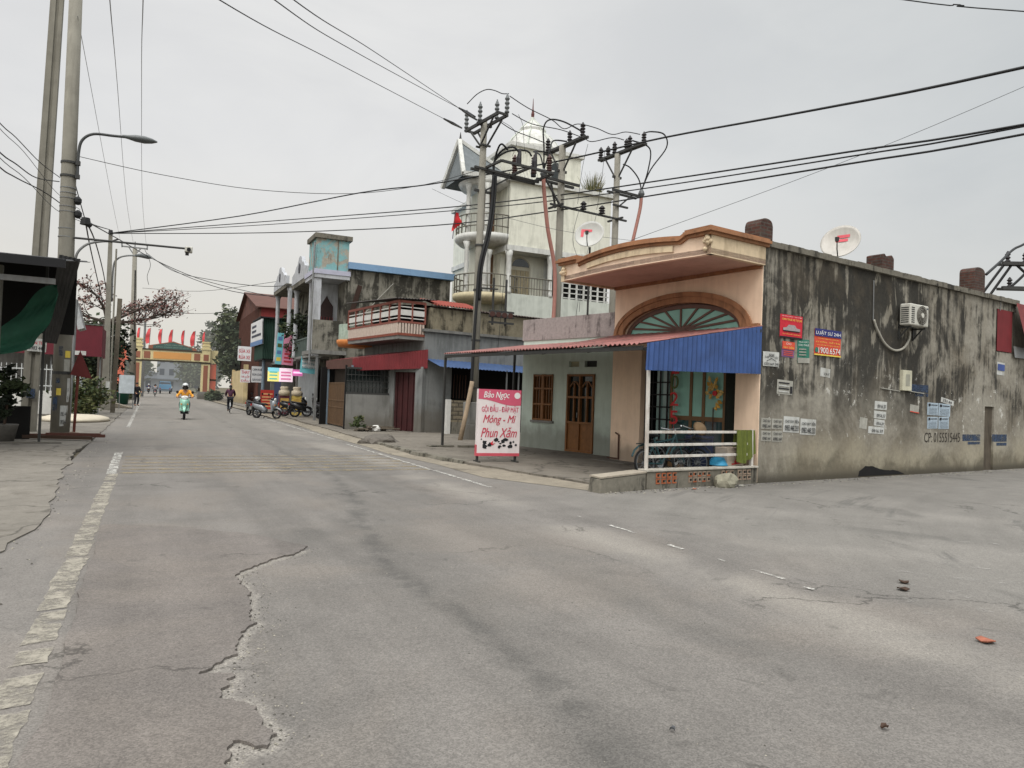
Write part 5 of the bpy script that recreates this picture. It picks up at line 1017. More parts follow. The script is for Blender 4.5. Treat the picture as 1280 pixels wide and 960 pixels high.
# ------------------------------------------------------------------ overhead wires
def wire(lab, pts, r=.016, sag=0.0, mat=None, n=14, cat='wire', group=None, name='overhead_wire'):
    P = []
    for i in range(len(pts)-1):
        a, b = Vector(pts[i]), Vector(pts[i+1])
        for k in range(n):
            t_ = k/n; q_ = a.lerp(b, t_); q_.z -= 4*sag*t_*(1-t_); P.append(q_)
    P.append(Vector(pts[-1])); o = MB().tube([p-P[0] for p in P], r*.86, 5).build(name, mat or CAB, None, True, loc=P[0]); return tag(o, lab, cat, group)
hub = Vector((-2.62, 48.2, 10.35))
def outside(p):
    d = Vector(p)-CAM; x, y = 640+FOC*d.dot(RT)/d.dot(F), 480-FOC*d.dot(UP)/d.dot(F); return x < -2 or x > 1282 or y < -1
def thr(pl, n=5):                                            # a wire that leaves the view runs on well past it
    pl = [Vector(p) for p in pl]
    if outside(pl[0]): pl = [pl[0]+(pl[0]-pl[1]).normalized()*9+Vector((0, 0, .4))]+pl
    if outside(pl[-1]): pl = pl+[pl[-1]+(pl[-1]-pl[-2]).normalized()*12+Vector((0, 0, .4))]
    return smooth(pl, n)
wl = 'black cable over the street'
wire('thick black cable, highest at the picture edge over the stained wall', thr([hub, at(300, 270, 42), at(450, 241, 36), at(540, 230, 33), at(700, 201, 27), at(830, 172, 23), at(1010, 139, 18), at(1290, 82, 13)]), .036, n=1)
wire('black cable crossing in front of the villa, second from the top at the street pole', thr([hub, at(330, 277, 42), at(540, 261, 34), at(690, 245, 28), at(830, 225, 24), at(1060, 190, 18), at(1290, 154, 14)]), .03, n=1)
wire('black cable just below and nearly parallel to its twin across the villa', thr([hub, at(330, 281, 42), at(540, 265.5, 34), at(690, 251, 28), at(830, 232, 24), at(1060, 196, 18), at(1290, 156, 14)]), .024, n=1)
wire('lowest of the long black cables crossing the peach house roofline', thr([hub, at(330, 291, 42), at(540, 282, 34), at(690, 264, 28), at(830, 242, 24), at(1060, 205, 18), at(1290, 166, 14)]), .03, n=1)
wire('thin wire rising from the peach roof to the far right of the sky', thr([at(790, 300, 26), at(1040, 208, 24), at(1290, 104, 22)]), .010, n=1, mat=CABT)
wire('thin slack wire from the lamp pole to the nearest transformer pole', thr([at(96, 195, 22.4), at(200, 218, 23), at(320, 237, 24), at(440, 242, 25), at(530, 231, 25.5), at(600, 212, 25.5)]), .012, n=1)
for i, (lab, a, b, c_) in enumerate((('long wire from the top of the picture to the left insulator', (268, -4, 9), (420, 78, 16), (577, 160, 25.6)), ('wire from the top of the picture to the second insulator', (338, -4, 9), (450, 68, 16), (594, 146, 25.6)), ('wire from the top of the picture to the third insulator, rightmost', (362, -4, 9), (470, 66, 16), (596, 150, 25.6)))):
    wire(lab, thr([at(*a), at(*b), at(*c_)], 10), .010, n=1)
    # strain insulator near the pole
    e = at(*c_); f = at(b[0]+(c_[0]-b[0])*.86, b[1]+(c_[1]-b[1])*.86, 23.8); o = MB().tube([f-e, (f-e)*.55, (f-e)*.5, (0,0,0)], [.03, .055, .055, .03], 6).build('strain_insulator', INSD, None, loc=e); tag(o, ['dark strain insulator ending the lowest left wire', 'dark strain insulator ending the middle left wire', 'dark strain insulator ending the right-hand wire'][i], 'insulator')
for i, (lab, pl) in enumerate((('pale thin wire slanting down beside the lamp arm', [(97, 20, 21), (112, 100, 28), (140, 250, 50), (152, 308, 78)]), ('pale thin wire falling left of the lamp head', [(137, -4, 15), (147, 110, 30), (158, 250, 55), (167, 306, 78)]), ('pale thin wire falling almost vertically at the lamp head', [(179, -4, 15), (177, 100, 30), (178, 250, 55), (183, 308, 78)]))):
    wire(lab, thr([at(*p) for p in pl]), .014 if i else .012, n=1, mat=M('pale_wire', S(150, 152, 154, .7), .6, bump=0))
for i, (lab, pl, r) in enumerate((
    ('black cable from the left edge to the lamp pole band, highest', [(-8, 145, 14), (20, 172, 17), (50, 203, 20), (75, 222, 22.2)], .014),
    ('black cable sagging from the left edge to the lamp pole, middle', [(-8, 183, 14), (20, 205, 17), (45, 222, 20), (74, 227, 22.2)], .018),
    ('black cable from the left edge passing behind the leaning pole', [(-8, 202, 14), (20, 222, 17), (60, 243, 21), (103, 276, 23)], .018),
    ('thin cable from the left edge to the cable junction, lowest', [(-8, 190, 15), (30, 222, 18), (70, 262, 22), (104, 278, 23)], .011),
    ('thin grey cable crossing the leaning pole upward left', [(-8, 152, 14), (30, 190, 18), (70, 240, 22), (100, 262, 23)], .009),
    ('cable from the lamp bracket down to the cable junction', [(92, 222, 22.2), (98, 245, 22.6), (107, 277, 23)], .018),
    ('cable junction tail hanging down to the street lamp, left', [(107, 277, 23), (113, 310, 30), (122, 350, 40), (133, 400, 47)], .03),
    ('cable junction tail hanging down to the street lamp, right', [(108, 277, 23), (120, 305, 30), (130, 345, 40), (136, 385, 47)], .03),
    ('cable junction tail swinging right to the insulator on the street lamp', [(107, 277, 23), (120, 282, 32), (137, 287, 46)], .03),
    ('cable from junction sagging under the camera boom to the far shops', [(107, 276, 23), (150, 300, 35), (200, 328, 46), (260, 352, 52), (345, 372, 58)], .026),
    ('grey service cable sagging from the far pole to the tank house', [(183, 316, 78), (215, 338, 68), (260, 349, 60), (330, 358, 52), (400, 352, 42)], .03),
    ('second grey service cable sagging across to the terrace houses', [(185, 320, 78), (230, 344, 66), (290, 364, 58), (352, 371, 54)], .034),
    ('far wire crossing the street below the service cables', [(178, 360, 75), (250, 364, 68), (345, 352, 56)], .022),
    ('farthest wire crossing the street above the gate', [(190, 388, 85), (240, 392, 80), (300, 390, 75)], .026),
    ('loose wire tail dangling beside the far pole', [(181, 312, 78), (188, 330, 78), (184, 345, 78), (186, 356, 78)], .03),
    ('wire at the top right corner of the sky', [(1110, -3, 12), (1200, 6, 12), (1290, 15, 12)], .012),
    ('thin wire from the transformer pole across the villa wall to the dish', [(540, 236, 27), (600, 262, 26.5), (700, 288, 26), (800, 302, 26)], .008),
    ('wire hanging loosely between two insulators and the green house roof, left', [(724, 262, 26.6), (716, 300, 26.6), (726, 340, 26.6), (720, 395, 26.6)], .010),
    ('wire hanging loosely between two insulators and the green house roof, right', [(746, 266, 26.6), (738, 300, 26.6), (728, 345, 26.6), (724, 390, 26.6)], .010),
    ('thin wire hanging from the upper beam past the turret', [(735, 180, 26.6), (728, 210, 26.6), (722, 255, 26.6)], .010),
    ('thin wire hanging from the right-hand crossarm past the grass tuft', [(756, 188, 26.6), (752, 225, 26.6), (746, 262, 26.6)], .010))):
    wire(lab, thr([at(*p) for p in pl]), r, n=1, mat=CABT if r < .012 else None)
jn = MB().tube([(0, 0, .12), (0, 0, -.1)], [.12, .16], 8).tube([(-.1, .05, .05), (.15, 0, -.12)], .09, 7).build('cable_junction', CAB, None, loc=at(107, 277, 23)); tag(jn, 'black knot of cables hanging beside the lamp pole', 'cable junction')
for i, (lab, pl) in enumerate((('upper jumper wire linking the three transformer poles', [(637, 120, 25.4), (660, 135, 25.8), (690, 150, 26.2), (705, 161, 26.4), (722, 155, 26), (745, 160, 26.6), (765, 168, 27), (782, 165, 27), (800, 168, 26.6)]), ('middle jumper wire linking the transformer poles', [(640, 142, 25.4), (665, 155, 25.8), (700, 162, 26.2), (728, 172, 26.4), (740, 177, 26.6), (765, 172, 27), (780, 175, 27)]), ('slack jumper wire hanging below the first pole arm', [(622, 150, 25.4), (640, 162, 25.6), (665, 172, 26), (684, 180, 26.2)]), ('curved jumper wire over the first pole insulators', [(584, 130, 25.6), (596, 118, 25.6), (608, 112, 25.5), (618, 113, 25.4), (628, 117, 25.4), (636, 117, 25.3)]), ('fine dropper wire from the first pole to the platform arresters', [(648, 143, 25.4), (654, 158, 25.5), (655, 180, 25.7), (657, 192, 25.8)]), ('fine dropper wire to the left platform arrester', [(628, 152, 25.4), (642, 162, 25.6), (646, 178, 25.7), (640, 196, 25.7)]), ('vertical earth wire hanging from the first pole platform', [(637, 215, 25.3), (634, 300, 25.3), (628, 372, 25.3), (622, 440, 25.3)]))):
    wire(lab, thr([at(*p) for p in pl]), .02 if i < 4 else .010, n=1, cat='jumper wire')
# frame and winch hung under the first pole cable bracket
eq = thing('switch_frame', 'rusty switch gear frame hung between the first pole and the grey house', 'switch frame', PPt(.75, 4.4, -.1), AP)
mb = MB()
for x in (0, .55): mb.bar((x, 0, -.2), (x, 0, 1.5), .06)
for z in (-.1, .12, .3): mb.bar((-.15, 0, z), (.85, -.1, z), .07)
mb.build('frame', ARM, eq); mb = MB()
for k in range(4): mb.tube([(-.1+k*.26, -.15, .18), (.02+k*.26, .1, .2)], .10, 8)
mb.build('switch_unit', INSR, eq)
# transformer pole partly in the picture at the far right
pq_ = at(1306, 330, 29); zA, zB = at(1280, 330, 29).z, at(1280, 361, 29).z
pr_ = thing('utility_pole', 'dark pole-top ironwork with cables above the maroon awning', 'utility pole', (pq_.x, pq_.y, 0), -26.5)
MB().tube([(0, 0, 0), (0, 0, zA+1.6)], [.16, .12], 12).build('shaft', PCON, pr_, True)
for z, y in ((zA, 0), (zB, 0)): MB().bar((-1.7, .0, z), (1.2, -.2, z), .14).bar((-1.7, .3, z), (1.2, .1, z), .1).build('crossarm', ARM, pr_)
for x in (-1.5, -.8, -.2): insul(pr_, (x, 0, zA+.05), .4, .1, INSD, 3); insul(pr_, (x+.1, 0, zB+.05), .35, .1, INSD, 3)
for pts in ([(-1.6, 0, zA), (-2.2, .2, zB), (-2.9, .4, zB-1.2)], [(-1.3, 0, zA), (-2.0, .2, zB-.2), (-2.6, .3, zB-1.2)], [(-1.2, 0, zA), (-.6, 0, zA-.5), (.1, 0, zB)], [(-.2, 0, zA+.4), (-.8, 0, zA-.4), (-1.4, 0, zB)], [(-.6, 0, zA), (-.1, 0, zA-.5), (.3, 0, zB)]):
    MB().tube(smooth(pts), .05, 6).build('cable', CAB, pr_, True)
wire('thick black cable curving down from the far right pole to the brick pier', thr([at(1233, 343, 23.6), at(1252, 326, 25), at(1268, 311, 27), at(1290, 299, 29)]), .055, n=1)
# flag on the villa balcony
fl = thing('flag', 'red flag hanging on a pole from the villa balcony', 'flag', at(566, 293, 33), 20)
MB().tube([(.0, 0, -.2), (.12, 0, 1.15)], .02).build('pole', CABT, fl); A = [(.1-.02*k+.0, .02*math.sin(k), 1.05-.1*k) for k in range(10)]; B = [(.12+(.40 if k < 5 else .42-(k-4)*.09)-.2*abs(k-4.5)/4.5, .05*math.sin(k*1.3), 1.05-.105*k) for k in range(10)]
MB().ruled(A, B).build('cloth', M('flag_red', S(204, 40, 44, .85), .7, .1, 6, bump=0), fl, True)
# ------------------------------------------------------------------ left side: poles, lamp, camera boom, stall
LPX = Vector((-2.36, 24.85, 0))
lp = thing('utility_pole', 'thick round concrete pole with street lamp arm and stickers beside the stall', 'utility pole', LPX, 0)
MB().tube([(0, 0, -.1), (-.04, 0, 4), (-.10, 0, 8), (-.14, 0, 14.5)], [.25, .22, .195, .165], 20).build('shaft', PCON, lp, True)
arm = MB().tube(smooth([(.14, -.12, 7.6), (.14, -.12, 8.35), (.22, -.14, 8.75), (.5, -.16, 8.98), (1.0, -.18, 9.02), (1.35, -.18, 9.05)]), .04, 8).build('lamp_arm', M('dark_grey_lamp_paint', S(78, 80, 80, .66), .5, .1, 6, bump=0), lp, True)
hd_ = MB(); hp_ = [(1.25, .045, .045), (1.4, .07, .06), (1.6, .13, .10), (1.85, .15, .11), (2.05, .11, .075), (2.2, .02, .02)]
vs0 = []
for x, ry, rz in hp_:
    for j in range(12): w_ = 2*math.pi*j/12; vs0.append((x, -.18+ry*math.cos(w_), 9.06+rz*math.sin(w_)))
hd_.add(vs0, [(i*12+j, i*12+(j+1)%12, (i+1)*12+(j+1)%12, (i+1)*12+j) for i in range(5) for j in range(12)]); hd_.build('lamp_head', M('lamp_head_grey', S(104, 108, 108, .66), .4, .1, 6, bump=0), lp, True)
mb = MB()
for z in (7.65, 8.05): mb.lathe([(.21, -.03), (.225, -.03), (.225, .03), (.21, .03)], (-.09, 0, z), 18).box(.08, .2, -.18, -.06, z-.06, z+.06)
mb.build('clamp', ARM, lp); mb = MB()
for z in (6.6, 6.75, 7.0, 7.15, 7.3, 5.85, 6.1): mb.lathe([(.205, -.012), (.215, -.012), (.215, .012), (.205, .012)], (-.08, 0, z), 18)
mb.build('steel_strap', STEELG, lp); mb = MB()
for z, x in ((6.95, .18), (6.55, .2)): mb.lathe([(.05, -.12), (.1, -.05), (.1, .05), (.04, .12)], (x, -.1, z), 8)
mb.build('cable_clamp', CAB, lp)
for (z0, z1, x0, x1, mt, nm) in ((2.35, 2.62, -.08, .02, STB, 'blue_sticker'), (2.3, 2.5, .08, .2, PYEL, 'yellow_sticker'), (1.9, 2.25, .06, .2, PAPERG, 'paper_sticker'), (1.55, 1.7, -.12, -.02, STB, 'blue_sticker'), (1.2, 1.4, -.1, .02, PYEL, 'yellow_sticker'), (.3, .9, .02, .2, PAPER, 'paper_sticker'), (1.0, 1.7, .16, .225, PAPER, 'paper_sticker'), (.75, 1.15, -.18, -.06, STB, 'blue_sticker')):
    mb = MB(); r = .252-.007*z0
    for k in range(4):
        xa, xb = x0+(x1-x0)*k/4, x0+(x1-x0)*(k+1)/4; ya, yb = -math.sqrt(max(0, r*r-xa*xa)), -math.sqrt(max(0, r*r-xb*xb)); mb.quad((xa-.02, ya-.004, z0), (xb-.02, yb-.004, z0), (xb-.02, yb-.004, z1), (xa-.02, ya-.004, z1))
    o = mb.build(nm, mt, lp)
    if nm == 'paper_sticker' and z1-z0 > .4:
        for zz in (z0+.06, z0+.3): text('0983.44', INK, o, x0, x1-.04, zz, zz+.12, -r-.006 if x0 < .1 else -.2)
mb = MB(); mb.lathe([(.245, -.04), (.26, -.04), (.26, .04), (.245, .04)], (-.01, 0, 1.85), 18).lathe([(.24, -.03), (.25, -.03), (.25, .03), (.24, .03)], (-.02, 0, 3.7), 18); mb.build('band', ARM, lp)
bo = thing('traffic_camera', 'white traffic camera on a long dark boom reaching over the road', 'traffic camera', (-2.24, 24.72, 5.84), 0)
MB().tube([(0, 0, 0), (3.05, -.05, .05)], .032, 8).build('boom', DKST, bo); MB().tube(smooth([(.06, 0, -.75), (.12, 0, -.42), (.35, 0, -.15), (.7, 0, -.02), (1.0, 0, .02)]), .035, 8).build('brace', STEELG, bo, True)
MB().box(2.98, 3.2, -.2, .06, -.07, .10).build('camera_body', ACW, bo, bevel=.02); MB().lathe([(.0, 0), (.06, 0), (.06, .05), (0, .05)], (3.09, -.25, .0), 12, ax='y').build('lens', BLACKR, bo); MB().box(3.0, 3.1, -.1, -.02, -.16, -.07).build('bracket', DKST, bo)
# leaning H-section pole
l2 = thing('utility_pole', 'leaning square grooved concrete pole behind the stall', 'utility pole', (-3.38, 26.7, 0), 0); l2.rotation_euler[1] = R_(2.2)
w_ = .2
mb = MB(); pl = lambda w: [(-w, -w*.8), (-w*.1, -w*.8), (-w*.05, -w*.5), (w*.35, -w*.5), (w*.4, -w*.8), (w, -w*.8), (w, w*.8), (-w, w*.8)]
a_, b_ = pl(.21), pl(.17); n_ = len(a_); mb.add([(x, y, -.2) for x, y in a_]+[(x-.33, y, 14.5) for x, y in b_], [(i, (i+1) % n_, n_+(i+1) % n_, n_+i) for i in range(n_)]+[tuple(range(n_, 2*n_))]); mb.build('shaft', PCON, l2)
sgn = MB().box(-.2, .3, -.24, -.225, 2.5, 2.9).build('notice', PAPER, l2); text('BẢN TIN', PRED, sgn, -.15, .25, 2.72, 2.85, -.243, bold=.02); text('0983 448', INK, sgn, -.15, .25, 2.55, 2.66, -.243, bold=.01)
MB().box(-.1, .12, -.24, -.235, 1.05, 1.35).build('blue_sticker', STB, l2)
# stall
st = thing('market_stall', 'dark open roadside stall with tin roof and pipe posts', 'stall', (-3.0, 19.9, 0), 0)
TIN = M('dark_tin', S(70, 70, 72, .6), .6, .25, 2.5, .4, S(44, 42, 42, .5), bump=.05); TIND = M('dark_tin_underside', S(40, 40, 42, .5), .8, .25, 2, bump=0)
MB().corr((-5.5, -2.2, 4.22), (1.30, -2.2, 4.14), (1.32, 3.6, 5.0), (-5.5, 3.6, 5.0), 44, .02).build('roof_sheet', TIN, st)
MB().box(-5.5, 1.28, -2.22, -2.16, 3.98, 4.16).build('eave_beam', TIND, st); MB().box(-5.5, 1.05, -1.7, -1.6, 3.68, 3.80).build('cross_pipe', STEELG, st); MB().box(-5.5, 1.0, 3.5, 3.6, 2.9, 5.0).build('dark_back_sheet', BLACKI, st)  # near-black sheet at the back paints the shade inside the stall
fp = [at(101, 324, 17.0), at(74, 318, 17.2), at(55, 428, 19.5), at(71, 430, 19.6)]; fp = [p-Vector((-3.0, 19.9, 0)) for p in fp]
MB().corr(fp[3], fp[2], fp[1], fp[0], 5, .006).build('side_flap', M('flap_tin', S(96, 96, 97, .62), .6, .2, 2, .3, S(64, 64, 64, .5), bump=.03), st)
MB().box(-.24, -.14, -.06, .06, 0, 4.2).build('post', M('pipe_post', S(132, 132, 122, .6), .6, .2, 5, .4, S(92, 84, 70, .6)), st); MB().box(.44, .50, 2.0, 2.06, 0, 4.6).build('post', DKST, st); MB().box(-.5, 1.0, 1.6, 1.66, .02, .06).build('floor_lip', CONCM, st)
MB().box(-5.4, -.9, 3.4, 3.45, 0, 2.9).box(-.9, .1, 3.3, 3.34, .0, .9).build('dark_rear_sheet', BLACKI, st)  # lower near-black sheets, same painted shade behind the stall
tp = []
g0 = [(72, 356), (50, 362), (28, 386), (0, 410), (-30, 430)]; g1 = [(73, 366), (64, 398), (48, 422), (32, 438), (-30, 446)]
A = []; nn = 26; rows = 9; mb = MB()
G0 = smooth([at(x, y, 17.6) for x, y in g0], 7); G1 = smooth([at(x, y, 17.2) for x, y in g1], 7)
for i in range(len(G0)):
    for j in range(rows):
        t_ = j/(rows-1); p = G0[i].lerp(G1[i], t_); p = p+Vector((0, -.10*math.sin(t_*9+i*.3)-.06*math.sin(t_*17+i*.7), -.12*math.sin(math.pi*t_))); mb.v.append(p-Vector((-3, 17, 3)))
for i in range(len(G0)-1):
    for j in range(rows-1): mb.f.append((i*rows+j, i*rows+j+1, (i+1)*rows+j+1, (i+1)*rows+j)); mb.mi.append(0)
tag(mb.build('tarpaulin', M('dark_green_tarp', S(36, 92, 72, .72), .7, .2, 3, bump=.1), None, True, loc=(-3, 17, 3)), 'dark green tarpaulin draped under the stall roof', 'tarpaulin')
tag(MB().prism([(0,0),(.22,.02),(.26,.45),(.2,.72),(.02,.6)], 0, .05).build('cloth', M('blue_cloth', S(66, 96, 158, .66), .9), None, loc=at(68, 372, 18.4)), 'small blue cloth tied at the stall roof corner', 'cloth')
# plants, covered motorbike and timber under the stall
LV = leafmats('leaf_dark', [S(52, 62, 44, .55), S(70, 82, 54, .55), S(40, 48, 36, .5)]); LVB = leafmats('leaf_olive', [S(84, 96, 58, .55), S(62, 74, 46, .55), S(108, 112, 72, .55)])
pt = thing('potted_plant', 'dark leafy potted plant between the stall post and the leaning pole', 'plant', (-3.35, 22.4, 0), 0)
MB().lathe([(.22, 0), (.3, .4), (.32, .45), (.26, .45)], (0, 0, 0), 16).build('pot', M('grey_pot', S(108, 104, 98, .6), .9, .25, 8), pt, True); leafy(700, (0, 0, 1.2), (.42, .4, .75), .09).build('foliage', LV, pt); MB().tube([(0,0,.4),(.05,0,1.2)], .03).build('stem', DKWOOD, pt)
tl = MB(); tl.bar((0, 0, .05), (2.0, -.9, .07), .09).bar((.5, -.15, .09), (2.3, -.75, .12), .08, m=1).bar((.9, -.4, .14), (2.2, -.7, .15), .07, m=1); tl.build('timber', [DKWOOD, M('reddish_plank', S(104, 66, 56, .6), .8, .25, 5)], None, loc=(-3.4, 23.4, .03)); tag(bpy.data.objects['timber'], 'heap of dark and reddish timber lengths at the round pole foot', 'timber')
rock('brick_rubble', 'broken brick lump at the rusty sign post foot', (-2.0, 24.2, .06), (.22, .16, .10), M('brown_rubble', S(112, 92, 78, .6), .95, .3, 8), 'rubble', 6)
ts = thing('road_sign', 'rusty triangular road sign seen from behind on a red post', 'road sign', (-1.99, 24.6, .03), 0)
MB().tube([(0, 0, 0), (.05, 0, 2.35)], .038, 10).build('post', M('rusty_red_post', S(112, 58, 46, .66), .8, .25, 8), ts); MB().prism([(-.16, 1.78), (.40, 1.68), (.07, 2.5)], -.06, -.045).build('sign_plate', M('dark_red_plate', S(112, 44, 42, .66), .7, .2, 6), ts, bevel=.004); MB().bar((-.1, -.03, 1.95), (.2, -.03, 2.1), .03).build('bracket', STEELG, ts)
bush = thing('shrub', 'bushy olive-green shrub beside the pale concrete patch', 'shrub', (-2.75, 37.5, 0), 0)
leafy(2200, (0, 0, .95), (.95, 1.2, .85), .10, .1).build('foliage', LVB, bush); MB().tube([(0,0,0),(.1,0,.8)], [.06, .03]).build('stem', DKWOOD, bush)
bush2 = thing('tree', 'dark rounded tree crown behind the maroon kiosk awning', 'tree', (-3.9, 62, 0), 0); leafy(2600, (0, 0, 4.0), (2.2, 2.2, 2.6), .22).build('crown', LV, bush2); MB().tube([(0,0,0),(0,0,3)], [.2,.12]).build('trunk', DKWOOD, bush2)
hg = thing('shrub', 'low green hedge plant between the white board and the far pole', 'shrub', (-2.4, 66, 0), 0); leafy(1100, (0, 0, .8), (.9, 3.0, .9), .14).build('foliage', LVB, hg); MB().tube([(0,0,0),(0,0,.5)], .05).build('stem', DKWOOD, hg)
bn = MB().lathe([(.35, 0), (.45, .9), (.5, .95), (.42, .95)], (0,0,0), 14).build('waste_bin', M('green_bin', S(40, 96, 76, .6), .5), None, True, loc=(-1.95, 62.5, .03)); tag(bn, 'small green bin at the foot of the far pole', 'bin')
tag(MB().prism([(0,0),(2.0,.0),(1.9,.03),(.1,.5),(0,.5)], 0, 2.2).build('concrete_ramp', DUST, None, loc=(-3.1, 53, .04)), 'pale sloping concrete ramp slab beside the road edge', 'ramp')
mb = MB().lathe([(1.25, 0), (1.2, .12), (.9, .2), (0, .22)], (0,0,0), 26); o = mb.build('concrete_patch', M('bright_concrete', S(196, 186, 166, .78), .9, .08, 4), None, True, loc=(-2.75, 34.6, .03)); o.scale = (1, 1.7, 1); tag(o, 'pale rounded concrete entrance ramp in front of the shrub', 'ramp')
# maroon kiosk, fence
ks = thing('kiosk', 'roadside kiosk with a deep maroon sheet awning behind the round pole', 'kiosk', (-4.6, 40.2, 0), 0)
MB().box(-3.4, 2.35, 0, .06, 2.86, 4.36).box(2.29, 2.35, .06, 3, 2.86, 4.30).build('awning_sheet', M('deep_maroon_sheet', S(108, 32, 44, .7), .6, .12, 3, .2, S(80, 26, 34, .6), bump=0), ks); MB().add([(-3.4,-.05,4.37),(2.4,-.05,4.4),(2.4,4,4.7),(-3.4,4,4.7)], [(0,1,2,3)]).build('roof_sheet', TIN, ks)
for x in (-3, .2, 2.25): MB().box(x, x+.06, .5, .56, 0, 2.9).build('post', STEELG, ks)
MB().box(-3.4, 1.2, 3.5, 3.6, 0, 4.3).build('back_wall', CONCM, ks); MB().box(.9, 1.7, -.02, .0, 2.9, 3.1).build('lamp_panel', PAPER, ks)
eq = MB(); p = [at(92, 378, 30), at(96, 376, 30), at(105, 410, 29), at(97, 412, 29)]; eq.add([q_-p[0] for q_ in p]+[q_-p[0]+Vector((0, 1.2, 0)) for q_ in p], [(0,1,2,3),(4,5,6,7),(0,1,5,4),(1,2,6,5),(2,3,7,6),(3,0,4,7)]); tag(eq.build('tin_eave', STEELG, None, loc=p[0]), 'folded grey tin eave strip behind the round pole', 'eave')
tag(MB().tube([(0,0,0),(.06,0,4.5)], .05, 8).build('pipe_post', STEELG, None, loc=(-2.55, 29.5, 0)), 'grey steel pipe post just behind the round pole', 'post')
fn = thing('fence', 'white barred fence on a low white wall behind the stall', 'fence', (-8, 38.8, 0), 0)
MB().box(0, 5.2, 0, .15, .1, 1.15).build('wall', WSL, fn); mb = MB()
for k in range(27): mb.box(.05+k*.19, .08+k*.19, .05, .08, 1.15, 2.35)
for z in (1.35, 2.1): mb.box(0, 5.2, .04, .09, z, z+.05)
mb.build('bars', M('white_bars', S(198, 200, 198, .76), .6), fn); fn.children[-1].name = 'bar_panel'
# street lamps and posts further down on the left
la_ = thing('street_lamp', 'square concrete lamp pole with curved arm, beyond the kiosk', 'street lamp', (-2.42, 48.4, 0), 0)
MB().add([(-.2,-.15,0),(.2,-.15,0),(.2,.15,0),(-.2,.15,0),(-.22,-.09,10.4),(-.02,-.09,10.4),(-.02,.09,10.4),(-.22,.09,10.4)], [(0,1,5,4),(1,2,6,5),(2,3,7,6),(3,0,4,7),(4,5,6,7)]).build('shaft', PCON, la_)
MB().tube(smooth([(.1, 0, 6.4), (.1, 0, 8.4), (.3, 0, 8.95), (.8, 0, 9.2), (1.7, 0, 9.28)]), .05, 7).build('lamp_arm', STEELG, la_, True); MB().tube([(1.2, 0, 9.25), (1.5, 0, 9.3), (1.9, 0, 9.25), (2.1, 0, 9.2)], [.06, .13, .13, .03], 8).build('lamp_head', M('lamp_head_grey', S(104,108,108,.66)), la_, True)
MB().tube([(-.12, 0, 10.35), (-.12, 0, 10.6)], [.14, .1], 8).bar((-.1, -.1, 9.9), (.3, -.1, 10.1), .08).build('insulator', INSD, la_); MB().tube([(.25, -.15, 0), (.22, -.15, 9.5)], .05, 6).build('cable_duct', PCON, la_)
MB().box(.0, .28, -.17, -.155, 1.0, 1.7).build('paper_sticker', PAPER, la_)
tag(MB().bar((0, 0, -.05), (.1, 0, 6.2), .3, .22).build('concrete_post', M('brown_concrete', S(120, 112, 98, .6), .9), None, loc=(-1.85, 44.5, 0)), 'short bare brownish concrete post right of the street lamp', 'post')
bd = thing('notice_board', 'white notice board on two legs beside the street lamp', 'notice board', (-1.85, 51.5, 0), -4)
MB().box(0, .85, 0, .05, 1.0, 2.15).build('board', M('pale_blue_white', S(196, 204, 208, .78), .6), bd)
for x in (.02, .78): MB().box(x, x+.05, .05, .1, 0, 2.1).build('leg', STEELG, bd)
bk2 = thing('utility_pole', 'slim far concrete pole with a U-shaped crossarm, near the gate', 'utility pole', (-1.75, 81.6, 0), 0)
MB().tube([(0, 0, 0), (-.35, 0, 15.2)], [.36, .2], 12).build('shaft', PCON, bk2, True); MB().bar((-1.5, 0, 15.3), (.75, 0, 15.3), .12).bar((-.9, 0, 15.3), (-.45, 0, 14.6), .1).bar((.2, 0, 15.3), (-.3, 0, 14.6), .1).bar((-1.5, 0, 15.2), (-1.5, 0, 15.7), .12).bar((.75, 0, 15.2), (.75, 0, 15.7), .12).bar((-.35, 0, 15.2), (-.35, 0, 15.9), .1).build('crossarm', STEELG, bk2); MB().tube([(.1, -.2, 0), (-.22, -.25, 13)], .06, 6).build('cable_duct', CAB, bk2)
tag(MB().tube([(0, 0, 0), (0, 0, 12.0)], [.2, .12], 8).build('lamp_post', STEELG, None, loc=(-1.15, 108, 0)), 'thin grey pole standing just behind the left gate pillar', 'pole')
